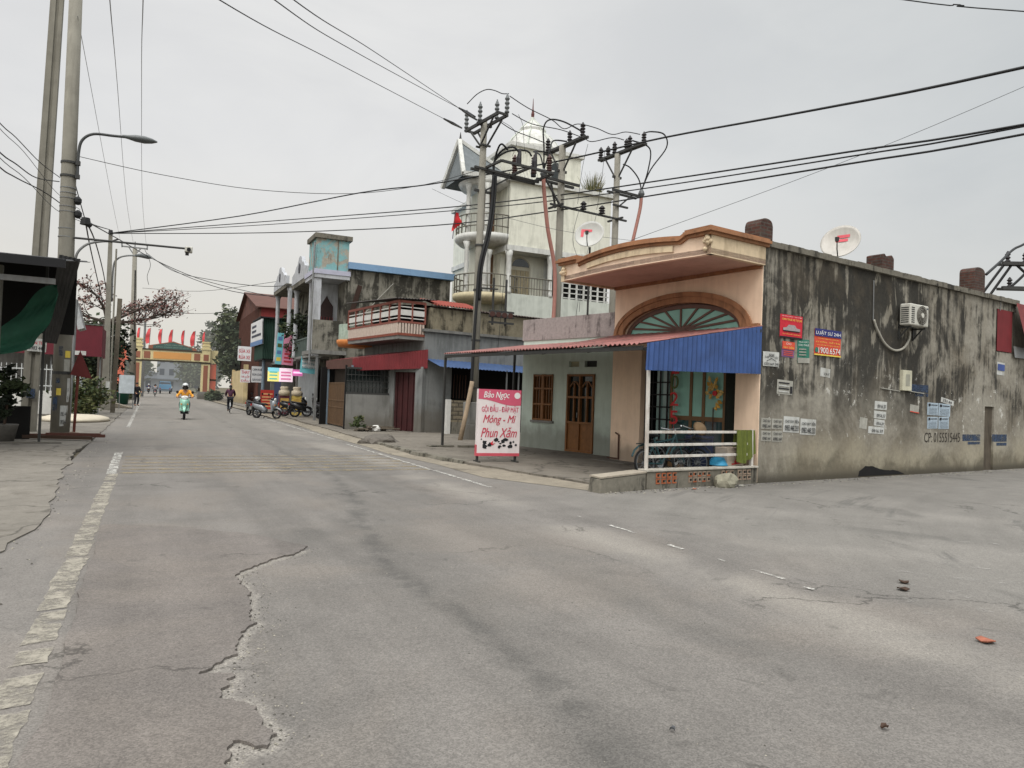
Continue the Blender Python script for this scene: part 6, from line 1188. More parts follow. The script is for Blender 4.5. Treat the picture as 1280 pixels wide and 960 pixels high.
# bare tree with red leaves
tr = thing('tree', 'spreading bare tree with sparse reddish leaves behind the street lamp', 'tree', (-3.0, 52, 0), 0)
BARK = M('grey_bark', S(92, 82, 74, .6), .9, .25, 6, bump=0); tb_ = MB(); lv_ = MB(); tr_r = random.Random(21)
def branch(p, d, l, r, lev):
    pts = [p]; q = p; dd = d
    for k in range(4):
        dd = (dd+Vector((tr_r.gauss(0, .12), tr_r.gauss(0, .12), tr_r.gauss(.03, .10)))).normalized(); q = q+dd*l/4; pts.append(q)
    tb_.tube(pts, [r, r*.85, r*.7, r*.58, r*.45], 6 if lev < 2 else 4)
    if lev >= 3:
        for k in range(2):
            c = pts[tr_r.randint(1, 4)]+Vector((tr_r.gauss(0, .12), tr_r.gauss(0, .12), tr_r.gauss(0, .12))); a = Vector((tr_r.uniform(-1,1), tr_r.uniform(-1,1), tr_r.uniform(-1,.3))).normalized()*tr_r.uniform(.06, .13); b2 = a.orthogonal()*.5; lv_.add([c-a, c+b2, c+a, c-b2], [(0,1,2,3)], tr_r.randint(0, 2))
    if lev < 4:
        for k in range(5 if lev < 3 else 4):
            i = 4 if k == 0 else tr_r.randint(1, 4); s_ = tr_r.uniform(.3, .85)*(-1 if tr_r.random() < .5 else 1)
            nd = dd.copy(); nd.rotate(Matrix.Rotation(s_, 3, Vector((tr_r.gauss(0, .4), 1, tr_r.gauss(0, .8))).normalized())); nd.z = nd.z*.6+.08; branch(pts[i], nd.normalized(), l*tr_r.uniform(.5, .7), r*.5, lev+1)
tb_.tube([(0, 0, 0), (.1, 0, 2), (.05, .1, 4.2), (.3, 0, 5.6)], [.26, .22, .19, .16], 10)
for d, l in (((1, -.1, .10), 2.9), ((-1, .2, .3), 2.0), ((.6, .3, .42), 2.2), ((.85, -.3, .28), 2.3), ((-.3, 0, .7), 1.6)): branch(Vector((.3, 0, 5.4)), Vector(d).normalized(), l, .11, 1)
tb_.build('trunk', BARK, tr); lv_.build('crown', leafmats('red_leaf', [S(128, 84, 78, .62), S(112, 80, 76, .6), S(150, 122, 110, .6)]), tr)
# ------------------------------------------------------------------ gate over the road
GY = 100.0
gt_ = thing('village_gate', 'cream and red-brown gateway spanning the road with green pediment and flags', 'gate', (0, GY, 0), 0)
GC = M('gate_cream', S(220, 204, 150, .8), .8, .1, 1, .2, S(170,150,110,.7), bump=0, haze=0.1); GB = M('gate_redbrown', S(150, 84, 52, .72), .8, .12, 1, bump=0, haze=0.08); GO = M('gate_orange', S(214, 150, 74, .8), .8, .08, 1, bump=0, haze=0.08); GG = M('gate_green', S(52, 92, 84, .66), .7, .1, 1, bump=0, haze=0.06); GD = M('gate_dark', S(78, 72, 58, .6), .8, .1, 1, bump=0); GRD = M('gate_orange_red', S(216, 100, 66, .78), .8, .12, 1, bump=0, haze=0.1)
for x in (-2.25, 5.55):
    pl_ = MB().box(x, x+1.0, 0, 1.0, 0, 6.3).build('pillar', GC, gt_); MB().box(x+.24, x+.76, -.04, .01, .6, 4.3).build('inset_panel', GB, pl_); MB().box(x+.2, x+.8, -.04, .01, 4.9, 5.7).build('inset_panel', GB, pl_)
    MB().box(x-.1, x+1.1, -.1, 1.1, 6.3, 6.5).box(x+.05, x+.95, 0, 1, 6.5, 6.75).box(x-.05, x+1.05, -.05, 1.05, 6.75, 6.9).box(x+.1, x+.9, .1, .9, 6.9, 7.2).box(x, x+1.0, 0, 1.0, 7.2, 7.35).build('capital', GC, pl_); MB().box(x-.06, x+1.06, -.08, 1.08, 4.5, 4.72).build('collar', GD, pl_)
MB().box(-1.25, 5.55, .15, .85, 4.75, 5.95).build('beam', GC, gt_); MB().box(-1.9, 6.2, .05, .95, 4.55, 4.75).build('beam_edge', GD, gt_); MB().box(-1.3, 5.6, .05, .95, 5.95, 6.1).build('cornice', GD, gt_)
for (x0, x1, mt) in ((-1.05, -.35, GB), (4.65, 5.35, GB), (.0, 4.3, GO)): MB().box(x0, x1, .10, .16, 4.9, 5.75).build('beam_panel', mt, gt_)
pd = MB().prism([(-.6, 6.1), (4.9, 6.1), (4.9, 6.35), (2.2, 7.15), (-.6, 6.5)], .2, .8).build('pediment', GB, gt_); MB().prism([(-.1, 6.15), (4.4, 6.15), (4.35, 6.4), (2.2, 7.02), (-.05, 6.55)], .14, .2).build('pediment_panel', GG, pd)
text('LÀNG VĂN HÓA', M('gate_letter', S(150, 176, 160, .7), .6, bump=0), pd, 1.2, 3.3, 6.6, 6.78, .13); text('KÍNH CHÀO QUÝ KHÁCH', M('gate_letter', S(150,176,160,.7)), pd, .3, 4.0, 6.28, 6.46, .13)
FR = M('gate_flag_red', S(214, 84, 86, .85), .7, .08, 2, bump=0)
for i, px in enumerate((171, 184, 198.5, 212, 227, 241, 254)):
    b = at(px, 434, 90.5); xx = b.x-.0; f_ = thing('flag', 'drooping red flag on the gate top, %s' % ['first from the street lamp side', 'second from the street lamp side', 'third from the street lamp side', 'in the middle', 'third from the tin barn side', 'second from the tin barn side', 'nearest the tin barn'][i], 'flag', (xx, GY+.5, 6.3), 0, 'red flags on the gate')
    MB().tube([(.2, 0, -.2), (.3, 0, 2.4)], .035, 6).build('pole', STEELG, f_); A = []; B = []
    for k in range(10): t_ = k/9; A.append((.3-.02*k/9, 0, 2.35-1.8*t_)); B.append((.3-(.12+(.26+.06*(i % 3))*math.sin(math.pi*(t_*.75+.1)))-(.16 if i % 2 else -.1)*t_, .1*math.sin(k*1.1+i), 2.3-1.95*t_))
    MB().ruled(A, B).build('cloth', FR, f_, True)
for x, lab in ((-3.5, 'orange side pillar standing left of the gateway'), (7.0, 'orange side pillar standing right of the gateway')):
    s_ = thing('side_pillar', lab, 'pillar', (x, GY+.6, 0), 0); MB().box(-.35, .35, 0, .7, 0, 4.6).build('shaft', GRD, s_); MB().box(-.55, .75, -.1, .8, 4.6, 5.0).box(-.4, .5, 0, .7, 5.0, 6.3).build('cap', GC if x > 0 else GRD, s_); MB().box(-.4, .4, -.05, .75, 2.4, 2.6).build('collar', GD, s_)
tag(MB().box(5.2, 7.9, -1.2, 1.0, 0, .95).build('plinth', CONCM, None, loc=(0, GY-.2, 0)), 'grey concrete plinth under the right gate pillar', 'plinth')
# ------------------------------------------------------------------ behind the gate: hazy street
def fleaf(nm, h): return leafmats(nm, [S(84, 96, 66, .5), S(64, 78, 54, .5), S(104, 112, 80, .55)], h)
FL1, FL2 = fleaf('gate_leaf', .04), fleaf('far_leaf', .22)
def tree(lab, x, y, h, r, mats, n=2600, size=.3, grp=None):
    t_ = thing('tree', lab, 'tree', (x, y, 0), 0, grp); MB().tube([(0, 0, 0), (.2, 0, h*.35), (.1, .1, h*.6)], [.28, .22, .12], 8).tube([(.2,0,h*.35),(r*.5,0,h*.65)], [.15,.06], 6).tube([(.2,0,h*.3),(-r*.5,.2,h*.62)], [.15,.06], 6).build('trunk', BARK, t_)
    leafy(n, (0, 0, h*.62), (r, r, h*.40), size).build('crown', mats, t_); return t_
tree('tall green tree standing between the gate and the tin barn', 9.0, 96, 11.5, 2.3, FL1, 4200, .30)
tree('lower bushy green tree right of the gate pillar', 9.2, 88, 7.0, 1.5, FL1, 2200, .26)
tree('hazy tree seen through the gate, right half', 9.0, 168, 9.5, 4.5, FL2, 2600, .5)
tree('hazy round tree seen through the gate beside the right pillar', 8.5, 140, 6.5, 2.6, FL2, 1800, .4)
tree('hazy tree seen through the gate beside the left pillar', -3.2, 150, 9.0, 3.2, FL2, 2200, .45)
tree('dark tree behind the gate top with crown just above it', 8.4, 128, 12.5, 1.8, FL2, 1500, .35)
tree('green tree left of the gate behind the side pillar', -6.0, 104, 7.5, 2.8, FL1, 2200, .3)
sh = thing('shrub', 'roadside weeds at the foot of the right gate plinth', 'shrub', (6.6, 92, 0), 0); leafy(900, (0, 0, .5), (.8, 4, .6), .2).build('foliage', FL1, sh); MB().tube([(0,0,0),(0,0,.4)], .05).build('stem', DKWOOD, sh)
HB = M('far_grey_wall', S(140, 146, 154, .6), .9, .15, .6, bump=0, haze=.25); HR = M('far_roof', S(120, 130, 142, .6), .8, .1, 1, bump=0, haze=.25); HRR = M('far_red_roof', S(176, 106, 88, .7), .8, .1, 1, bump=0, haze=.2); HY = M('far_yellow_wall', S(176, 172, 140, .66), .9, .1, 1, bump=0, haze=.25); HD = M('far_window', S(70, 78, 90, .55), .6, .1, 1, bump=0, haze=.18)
def fhouse(lab, x, y, w_, h, wall, roof, fl=2, pitch=1.2):
    o = thing('house', lab, 'house', (x, y, 0), 0, None); MB().box(0, w_, 0, 8, 0, h).build('wall', wall, o); MB().prism([(-.3, h), (w_+.3, h), (w_/2, h+pitch)], -.4, 8.4).build('roof', roof, o)
    for f_ in range(fl):
        for k in range(max(1, int(w_/2.2))): MB().box(.6+k*2.2, 1.7+k*2.2, -.04, .0, 1+f_*3.2, 2.6+f_*3.2).build('window', HD, o)
    MB().box(-.3, w_+.3, -1.2, 0, 3.1, 3.3).build('awning', roof, o); return o
fhouse('hazy grey-blue house with balcony seen through the gate centre', 1.0, 205, 6.2, 8.6, HB, HR, 3, 1.2); fhouse('hazy low house seen through the gate left of the truck', -4.2, 190, 5.2, 4.4, HB, HR, 1, .8); fhouse('hazy yellowish house with red roof seen through the gate', 7.4, 212, 5.5, 7.0, HY, HRR, 2, 1.6); fhouse('low red-roofed house right of the gate behind the orange pillar', 11.5, 118, 6, 3.6, GRD, HRR, 1, 1.6); fhouse('grey house far behind the left gate pillar', -14, 180, 8, 7, HB, HR, 2)
fhouse('pale low house behind the trees right of the tin barn side', 16, 150, 9, 5, HY, HRR, 1)
# ------------------------------------------------------------------ vehicles
RUB = M('tyre_rubber', S(34, 34, 35, .55), .85, bump=0); RIM = M('wheel_alloy', S(120, 122, 124, .7), .4, metal=.5, bump=0); CHR = M('chrome', S(170, 172, 174, .7), .25, metal=.8, bump=0); SEATM = M('black_vinyl', S(36, 35, 36, .55), .6, bump=0); LENS = glass('headlight_glass', S(210, 214, 210, .8), .1); TAIL = M('tail_red', S(170, 30, 34, .8), .3, bump=0)
def wheel(par, y, r, w_, nm='wheel', spokes=5):
    wh = MB(); pts = [(0, y+r*.86*math.cos(2*math.pi*k/22), r+r*.86*math.sin(2*math.pi*k/22)) for k in range(23)]; t_ = wh.tube(pts, w_/2, 8, cap=False).build('tyre', RUB, par, True); t_.name = 'wheel'
    rm = MB().lathe([(r*.72, -w_*.3), (r*.78, -w_*.3), (r*.78, w_*.3), (r*.72, w_*.3), (r*.72, -w_*.3)], (0, y, r), 20, ax='x', cap=False)
    for k in range(spokes): a = 2*math.pi*k/spokes; rm.bar((0, y, r), (0, y+r*.74*math.cos(a), r+r*.74*math.sin(a)), .03 if spokes < 9 else .008)
    rm.lathe([(0, -.05), (.045, -.05), (.045, .05), (0, .05)], (0, y, r), 10, ax='x'); rm.build('rim', RIM, t_); return t_
def loft(secs, n=12):
    mb = MB()
    for (y, z, rx, rz) in secs:
        for j in range(n): a = 2*math.pi*j/n; mb.v.append(Vector((rx*math.copysign(abs(math.cos(a))**.8, math.cos(a)), y, z+rz*math.copysign(abs(math.sin(a))**.8, math.sin(a)))))
    k = len(secs); mb.f = [(i*n+j, i*n+(j+1)%n, (i+1)*n+(j+1)%n, (i+1)*n+j) for i in range(k-1) for j in range(n)]+[tuple(range(n))[::-1], tuple((k-1)*n+j for j in range(n))]; mb.mi = [0]*len(mb.f); return mb
def scooter(lab, loc, ang, paint, paint2, group=None):                     # front points to -y
    s = thing('scooter', lab, 'scooter', loc, ang, group)
    wheel(s, -.62, .28, .10); wheel(s, .62, .28, .11)
    MB().prism([(-.50, .40), (-.38, .42), (-.28, 1.0), (-.40, 1.02)], -.21, .21, plane='yz').build('leg_shield', paint, s, bevel=.04)
    loft([(-.62, .78, .05, .10), (-.52, .74, .16, .24), (-.42, .76, .19, .28), (-.34, .8, .16, .26)]).build('front_fairing', paint, s, True)
    loft([(-.93, .40, .03, .04), (-.86, .50, .07, .05), (-.62, .60, .08, .05), (-.40, .50, .07, .06)]).build('front_fender', paint, s, True)
    MB().box(-.17, .17, -.42, .12, .27, .36).build('floorboard', SEATM, s, bevel=.03); loft([(.02, .42, .12, .12), (.25, .56, .16, .2), (.6, .64, .17, .17), (.88, .72, .08, .09)]).build('rear_body', paint, s, True)
    loft([(-.02, .74, .10, .04), (.15, .78, .15, .05), (.5, .80, .16, .05), (.82, .86, .09, .04)]).build('seat', SEATM, s, True)
    loft([(-.50, 1.0, .05, .05), (-.42, 1.04, .17, .10), (-.32, 1.04, .14, .09)]).build('handlebar_cover', paint2, s, True); MB().tube([(-.36, -.28, 1.05), (-.2, -.36, 1.06), (.2, -.36, 1.06), (.36, -.28, 1.05)], .02, 6).build('handlebar', SEATM, s)
    MB().lathe([(0, -.03), (.085, -.02), (.1, .04), (0, .05)], (0, -.53, 1.02), 14, ax='y').build('headlight', LENS, s)
    for x in (-.3, .3): m_ = MB().tube([(x*.8, -.32, 1.06), (x*1.1, -.32, 1.26)], .008, 5).build('mirror', SEATM, s); MB().lathe([(0, -.01), (.065, -.01), (.06, .02), (0, .025)], (x*1.1, -.32, 1.3), 10, ax='y').build('mirror_glass', SEATM, m_)
    MB().tube([(.16, .2, .28), (.17, .85, .36)], [.04, .06], 8).build('exhaust', CHR, s); MB().box(-.08, .08, .92, .98, .66, .76).build('tail_light', TAIL, s); MB().box(-.1, .1, .98, 1.0, .45, .62).build('number_plate', PAPER, s); MB().bar((.0, .1, .1), (-.14, .12, 0), .03).build('side_stand', SEATM, s)
    for x in (-.14, .14): MB().lathe([(0,-.02),(.035,-.02),(.03,.03),(0,.03)], (x, -.6, .74), 8, ax='y').build('indicator', M('amber', S(210,130,50,.8), .3, bump=0), s)
    return s
MINT = M('mint_paint', S(150, 200, 178, .8), .3, .05, 5, bump=0, spec=.5); BLKP = M('gloss_black_paint', S(28, 29, 32, .6), .25, .1, 5, bump=0, spec=.5); WHP = M('gloss_white_paint', S(206, 208, 208, .8), .3, .05, 5, bump=0, spec=.5); SILV = M('silver_paint', S(150, 154, 158, .75), .3, .05, 5, bump=0, metal=.4)
# ------------------------------------------------------------------ people
SKIN = M('skin', S(186, 138, 112, .75), .6, .08, 8, bump=0); HAIR = M('black_hair', S(28, 25, 24, .55), .6, .2, 12, bump=0); TRD = M('dark_trousers', S(40, 42, 50, .55), .85, .15, 5, bump=0)
BE = [('hip','spine'),('spine','chest'),('chest','neck'),('neck','jaw'),('jaw','head'),('head','crown')]
for s_ in 'lr': BE += [('chest','sh'+s_),('sh'+s_,'el'+s_),('el'+s_,'wr'+s_),('wr'+s_,'ha'+s_),('hip','hj'+s_),('hj'+s_,'kn'+s_),('kn'+s_,'an'+s_),('an'+s_,'to'+s_)]
RAD = dict(hip=(.14,.11), spine=(.125,.10), chest=(.15,.11), neck=.05, jaw=(.065,.075), head=(.085,.10), crown=.06, sh=.065, el=.045, wr=.03, ha=(.035,.02), hj=.09, kn=.058, an=.038, to=(.038,.03))
def person(lab, loc, ang, J, top, trouser, hair='hair', helmet=None, sleeves=True, scale=1.0):
    p = thing('person', lab, 'person', loc, ang); js = {}
    for k, v in J.items():
        r = RAD.get(k, RAD.get(k[:-1])); js[k] = (Vector(v), r)
    body = link('body', skinmesh(js, BE), SKIN, p)
    def cloth(nm, keys, grow, mat):
        kk = {k: (js[k][0], tuple(x+grow for x in js[k][1]) if isinstance(js[k][1], tuple) else js[k][1]+grow) for k in keys}
        return link(nm, skinmesh(kk, [e for e in BE if e[0] in kk and e[1] in kk]), mat, p)
    cloth('jacket', ['hip','spine','chest','shl','shr']+(['ell','elr','wrl','wrr'] if sleeves else ['ell','elr']), .026, top)
    cloth('trousers', ['hip','hjl','hjr','knl','knr','anl','anr'], .02, trouser)
    for s_ in 'lr':
        a, t_ = js['an'+s_][0], js['to'+s_][0]; link('shoe', skinmesh({'a': (a+Vector((0,0,-.03)), .05), 'b': (t_, (.05,.035))}, [('a','b')]), SEATM, p)
        h = js['ha'+s_][0]; w0 = js['wr'+s_][0]; d = (h-w0).normalized(); sd_ = d.orthogonal().normalized(); fg = MB()
        for k in range(5):
            o_ = sd_*(.028*(k-2)/2); l_ = (.05, .075, .08, .075, .06)[k]; b0 = h+o_*1.0; fg.tube([b0-d*.01, b0+d*l_*.5, b0+d*l_*.8+Vector((0,0,-.03))], [.010, .009, .006], 5)
        fg.build('finger_set', SKIN, p, True)
    hc = js['head'][0]; fwd = Vector((0, -1, 0))
    if helmet: 
        hm = MB().lathe([(.145*math.cos(a), .15*math.sin(a)) for a in [math.pi*k/16-.35 for k in range(10)]], hc+Vector((0, .01, .03)), 18).build('helmet', helmet, p, True)
        vz = MB(); 
        for k in range(9):
            a = math.pi*(k-4)/9; vz.v += [Vector((.128*math.sin(a), -.128*math.cos(a), -.13))+hc, Vector((.14*math.sin(a), -.14*math.cos(a), .06))+hc]
        vz.f = [(2*k, 2*k+2, 2*k+3, 2*k+1) for k in range(8)]; vz.mi = [0]*8; vz.build('visor', glass('dark_visor', S(38, 34, 32, .6), .15), hm, True)
    else:
        MB().lathe([(.098*math.cos(a), .115*math.sin(a)) for a in [math.pi*k/16-.3 for k in range(10)]], hc+Vector((0, .022, .03)), 16).build('hair', HAIR, p, True)
        if hair == 'long': MB().tube([hc+Vector((0,.08,.02)), hc+Vector((0,.12,-.15)), hc+Vector((0,.14,-.36))], [.07, .075, .03], 10).build('ponytail', HAIR, p, True)
        f_ = MB(); f_.prism([(-.012, -.03), (.012, -.03), (.0, .02)], -.125, -.09); f_.v = [v+hc for v in f_.v]; f_.build('nose', SKIN, p)
        for x in (-.032, .032): MB().lathe([(0, -.004), (.012, -.004), (.012, .004), (0, .004)], hc+Vector((x, -.095, .02)), 8, ax='y').build('eye', HAIR, p)
        MB().box(-.022, .022, -.004, .004, -.004, .004).build('mouth', M('lips', S(150, 86, 80, .7), .6, bump=0), p).location = hc+Vector((0, -.088, -.055))
        for x in (-.095, .095): MB().lathe([(0, -.01), (.025, -.006), (.02, .01), (0, .01)], hc+Vector((x, 0, -.01)), 8, ax='x').build('ear', SKIN, p)
    p.scale = (scale,)*3; return p
RIDE = dict(hip=(0,.18,.88), spine=(0,.15,1.06), chest=(0,.08,1.27), neck=(0,.05,1.43), jaw=(0,.02,1.49), head=(0,.02,1.57), crown=(0,.03,1.64), shl=(-.19,.08,1.34), shr=(.19,.08,1.34), ell=(-.33,-.03,1.13), elr=(.33,-.03,1.13), wrl=(-.33,-.24,1.08), wrr=(.33,-.24,1.08), hal=(-.32,-.31,1.07), har=(.32,-.31,1.07), hjl=(-.1,.15,.86), hjr=(.1,.15,.86), knl=(-.19,-.2,.74), knr=(.19,-.2,.74), anl=(-.15,-.14,.42), anr=(.15,-.14,.42), tol=(-.16,-.28,.385), tor=(.16,-.28,.385))
RX = ground(230, 524)
sc0 = scooter('mint green scooter ridden along the road towards the viewer', (RX.x, RX.y, 0), -3, MINT, WHP)
person('person in an orange jacket and helmet riding the mint green scooter', (RX.x, RX.y, 0), -3, RIDE, M('orange_jacket', S(226, 158, 58, .85), .8, .1, 5, bump=0), TRD, helmet=WHP)
STAND = dict(hip=(0,0,.92), spine=(0,0,1.1), chest=(0,0,1.32), neck=(0,0,1.47), jaw=(0,-.02,1.53), head=(0,-.02,1.6), crown=(0,-.01,1.68), shl=(-.18,0,1.39), shr=(.18,0,1.39), ell=(-.24,.02,1.14), elr=(.24,-.05,1.14), wrl=(-.2,-.12,.96), wrr=(.18,-.24,1.06), hal=(-.19,-.2,.93), har=(.15,-.3,1.04), hjl=(-.09,0,.9), hjr=(.09,0,.9), knl=(-.11,-.02,.5), knr=(.11,-.06,.5), anl=(-.12,.02,.09), anr=(.13,.02,.09), tol=(-.13,-.12,.03), tor=(.15,-.12,.03))
person('person in dark clothes standing at the road edge by the far pole', (-.98, 60, .0), 40, STAND, M('black_jacket', S(38, 38, 42, .55), .85, bump=0), TRD)
CYC = dict(RIDE); CYC.update(hip=(0,.22,1.0), spine=(0,.18,1.17), chest=(0,.08,1.36), neck=(0,.04,1.5), jaw=(0,.01,1.56), head=(0,.01,1.63), crown=(0,.02,1.71), shl=(-.18,.08,1.43), shr=(.18,.08,1.43), ell=(-.26,-.08,1.2), elr=(.26,-.08,1.2), wrl=(-.25,-.3,1.08), wrr=(.25,-.3,1.08), hal=(-.25,-.37,1.06), har=(.25,-.37,1.06), hjl=(-.09,.2,.96), hjr=(.09,.2,.96), knl=(-.11,-.12,.72), knr=(.11,-.02,.6), anl=(-.1,.0,.36), anr=(.1,.12,.2), tol=(-.11,-.13,.32), tor=(.11,0,.16))
def bicycle(lab, loc, ang, paint, basket=True, tilt=0):
    b = thing('bicycle', lab, 'bicycle', loc, ang); wheel(b, -.55, .32, .04, spokes=14); wheel(b, .52, .32, .04, spokes=14)
    fr_ = MB()
    for a, c in (((0,-.42,.88),(0,.05,.3)),((0,.05,.3),(0,.22,.82)),((0,-.40,.8),(0,.2,.72)),((0,.05,.3),(0,.52,.32)),((0,.2,.72),(0,.52,.32)),((0,-.42,.88),(0,-.45,.7))): fr_.tube([a, c], .02, 7)
    for x in (-.05, .05): fr_.tube([(x,-.45,.7),(x,-.55,.32)], .014, 6)
    fr_.build('frame', paint, b); MB().tube([(-.27,-.3,1.04),(-.15,-.42,1.0),(.15,-.42,1.0),(.27,-.3,1.04)], .014, 6).tube([(0,-.42,.85),(0,-.42,1.0)], .014, 6).build('handlebar', CHR, b); loft([(.08,.86,.03,.02),(.2,.87,.07,.03),(.34,.89,.1,.035)]).build('saddle', SEATM, b, True)
    for y in (-.55, .52): MB().tube([(0, y+.37*math.cos(a), .32+.37*math.sin(a)) for a in [math.pi*k/8 for k in range(1, 8)]], .02, 5).build('mudguard', paint, b)
    if basket:
        k_ = MB()
        for z in (.74, .82, .9, .98): k_.tube([(-.16,-.72,z),(.16,-.72,z),(.17,-.46,z),(-.17,-.46,z),(-.16,-.72,z)], .008, 4)
        for i in range(7): x = -.15+.05*i; k_.tube([(x,-.72,.98),(x,-.72,.74),(x,-.46,.74),(x,-.46,.98)], .006, 4)
        k_.build('basket', DKST, b)
    MB().box(-.07, .07, .35, .66, .70, .72).build('carrier', DKST, b); MB().lathe([(0,-.01),(.09,-.01),(.09,.01),(0,.01)], (.05,.05,.3), 12, ax='x').build('chainring', CHR, b); b.rotation_euler[1] = R_(tilt); return b
WX = ground(287, 516.5)
bicycle('pale bicycle ridden away from the viewer on the road', (WX.x, WX.y, 0), 176, WHP, False); person('person in a dark purple top cycling away from the viewer', (WX.x, WX.y, 0), 176, CYC, M('purple_top', S(82, 44, 66, .6), .85, .1, 5, bump=0), TRD, hair='long')
bicycle('dark bicycle with a wire basket parked behind the railing', W0(-1.45, .95, .1), 12, M('dark_bike_paint', S(40, 44, 48, .6), .4, bump=0), True, 6); bicycle('teal bicycle leaning by the folding grille behind the railing', W0(-2.15, .55, .1), 99, M('teal_bike_paint', S(48, 84, 88, .5), .5, bump=0), False, 8)
hat = MB().lathe([(.16, 0), (.13, .04), (.0, .11)], (0,0,0), 20); o = hat.build('conical_hat', M('palm_hat', S(140, 116, 88, .6), .9, .1, 20), None, True, loc=W0(-1.45, .30, 1.12)); o.rotation_euler = (R_(60), 0, 0); tag(o, 'straw conical hat lying on the bicycle basket behind the railing', 'hat')
# parked scooters
MX = [(316, 519.5, 48), (332, 523, 44)]
s1 = scooter('black and white scooter parked beside the red board, farthest from the viewer', ground(317, 519.5), 20, BLKP, WHP); s2 = scooter('silver and black motorbike-scooter parked in front of the red board', ground(333, 523), 48, SILV, BLKP)
b0 = ground(364, 522.5); s3 = scooter('black scooter with pale rear parked sideways outside the shutter, nearest the yellow cabinet', (b0.x+.3, b0.y+.4, .085), 75, BLKP, BLKP)
b1 = ground(378, 523.5); s4 = dup(s3, (b1.x+.2, b1.y, .085), 82, 'second black scooter parked sideways, in front of the shutter middle'); s5 = dup(s3, (b1.x+1.2, b1.y-2.0, .085), 70, 'third black scooter parked sideways, nearest the red stool')
# far traffic under the gate
tk_ = thing('truck', 'blue truck driving away far beyond the gate', 'truck', (1.2, 150, 0), 0)
BLT = M('truck_blue', S(92, 142, 176, .76), .4, .08, 2, bump=0, haze=.1)
MB().box(0, 2.1, .3, 4.5, .6, 1.75).build('cargo_bed', BLT, tk_, bevel=.05); MB().box(.1, 2.0, 3.2, 4.8, .6, 2.3).build('cab', BLT, tk_, bevel=.1); MB().box(.2, 1.9, 3.17, 3.2, 1.7, 2.2).build('rear_window', HD, tk_); MB().box(0, 2.1, .26, .3, .65, .85).build('bumper', HD, tk_)
for x in (.1, 1.75): MB().lathe([(0, 0), (.38, 0), (.38, .25), (0, .25)], (x, 1.1, .38), 14, ax='x').build('wheel', RUB, tk_); MB().box(x, x+.2, .25, .3, .9, 1.05).build('tail_light', TAIL, tk_)
for i, (px, py, lab, top) in enumerate(((185.5, 492, 'far scooter left of the blue truck', S(60, 74, 110, .7)), (193.5, 495.5, 'far white scooter nearest under the gate', S(150, 150, 156, .7)), (213.5, 490.5, 'far scooter right of the blue truck', S(200, 196, 190, .7)))):
    g_ = ground(px, py); d_ = dup(s2 if i == 1 else s1, (g_.x, g_.y, 0), (0, 180, 10)[i], lab); person('person riding the '+lab, (g_.x, g_.y, 0), (0, 180, 10)[i], RIDE, M('far_top_%d' % i, top, .8, bump=0), TRD, helmet=(WHP, BLKP, WHP)[i])
# ------------------------------------------------------------------ tin barn and shop row up the street on the right
RUST = M('rusty_tin', S(112, 70, 58, .64), .85, .3, 1.2, .85, S(70, 44, 38, .55), bump=0); RUSTR = M('rusty_roof', S(104, 70, 60, .64), .85, .2, 1, bump=0); REDT = M('red_painted_tin', S(136, 52, 50, .66), .8, .2, 1, .3, S(96, 44, 42, .6), bump=0)
bn_ = thing('tin_barn', 'tall rust-brown tin barn with gabled roof beside the trees', 'barn', (9.0, 73, 0), 0)
MB().prism([(0, 0), (18, 0), (18, 9.6), (10.5, 12.0), (0, 9.6)], 0, .15, plane='yz').build('gable_wall', RUST, bn_); mb = MB()
for k in range(36): mb.box(-.06, .0, k*.5, k*.5+.12, 0, 9.5)
mb.build('wall_rib', RUSTR, bn_); bn_.children[-1].name = 'rib_sheet'
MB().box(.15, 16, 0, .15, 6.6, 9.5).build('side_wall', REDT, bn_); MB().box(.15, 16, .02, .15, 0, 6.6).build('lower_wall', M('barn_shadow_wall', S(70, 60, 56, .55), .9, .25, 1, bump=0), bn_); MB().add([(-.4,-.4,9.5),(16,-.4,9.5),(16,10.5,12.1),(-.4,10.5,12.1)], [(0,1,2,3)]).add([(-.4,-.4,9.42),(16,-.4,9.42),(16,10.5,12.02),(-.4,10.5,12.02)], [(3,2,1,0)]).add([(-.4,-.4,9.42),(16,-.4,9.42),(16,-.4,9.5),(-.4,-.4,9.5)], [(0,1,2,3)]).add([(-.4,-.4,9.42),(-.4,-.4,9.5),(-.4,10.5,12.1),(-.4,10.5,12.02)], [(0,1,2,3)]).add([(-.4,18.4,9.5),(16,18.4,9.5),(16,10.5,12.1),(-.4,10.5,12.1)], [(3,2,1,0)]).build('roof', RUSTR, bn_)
CRW = M('cream_yard_wall', S(206, 186, 142, .74), .85, .15, 2, .4, S(150, 130, 100, .6), .5, .6)
cw = thing('yard_wall', 'cream plastered wall below the red lettered signs', 'wall', (8.1, 74, 0), 0); MB().box(-.1, .1, 0, 12, 0, 3.4).box(-.15, .15, 11.7, 12.1, 0, 3.6).build('wall', CRW, cw); MB().box(-.2, .2, -.1, .3, 0, 3.9).build('gate_post', CRW, cw)
def board(name, lab, cat, x0, y0, x1, y1, d, mat, ang=0, th=.06, tilt=0):
    c = at((x0+x1)/2, (y0+y1)/2, d); w_ = (x1-x0)*d/900*1.04; h_ = (y1-y0)*d/900
    o = MB().box(-w_/2, w_/2, 0, th, -h_/2, h_/2).build(name, mat, None, loc=c, ang=ang); o.rotation_euler[1] = R_(tilt); return tag(o, lab, cat), w_, h_
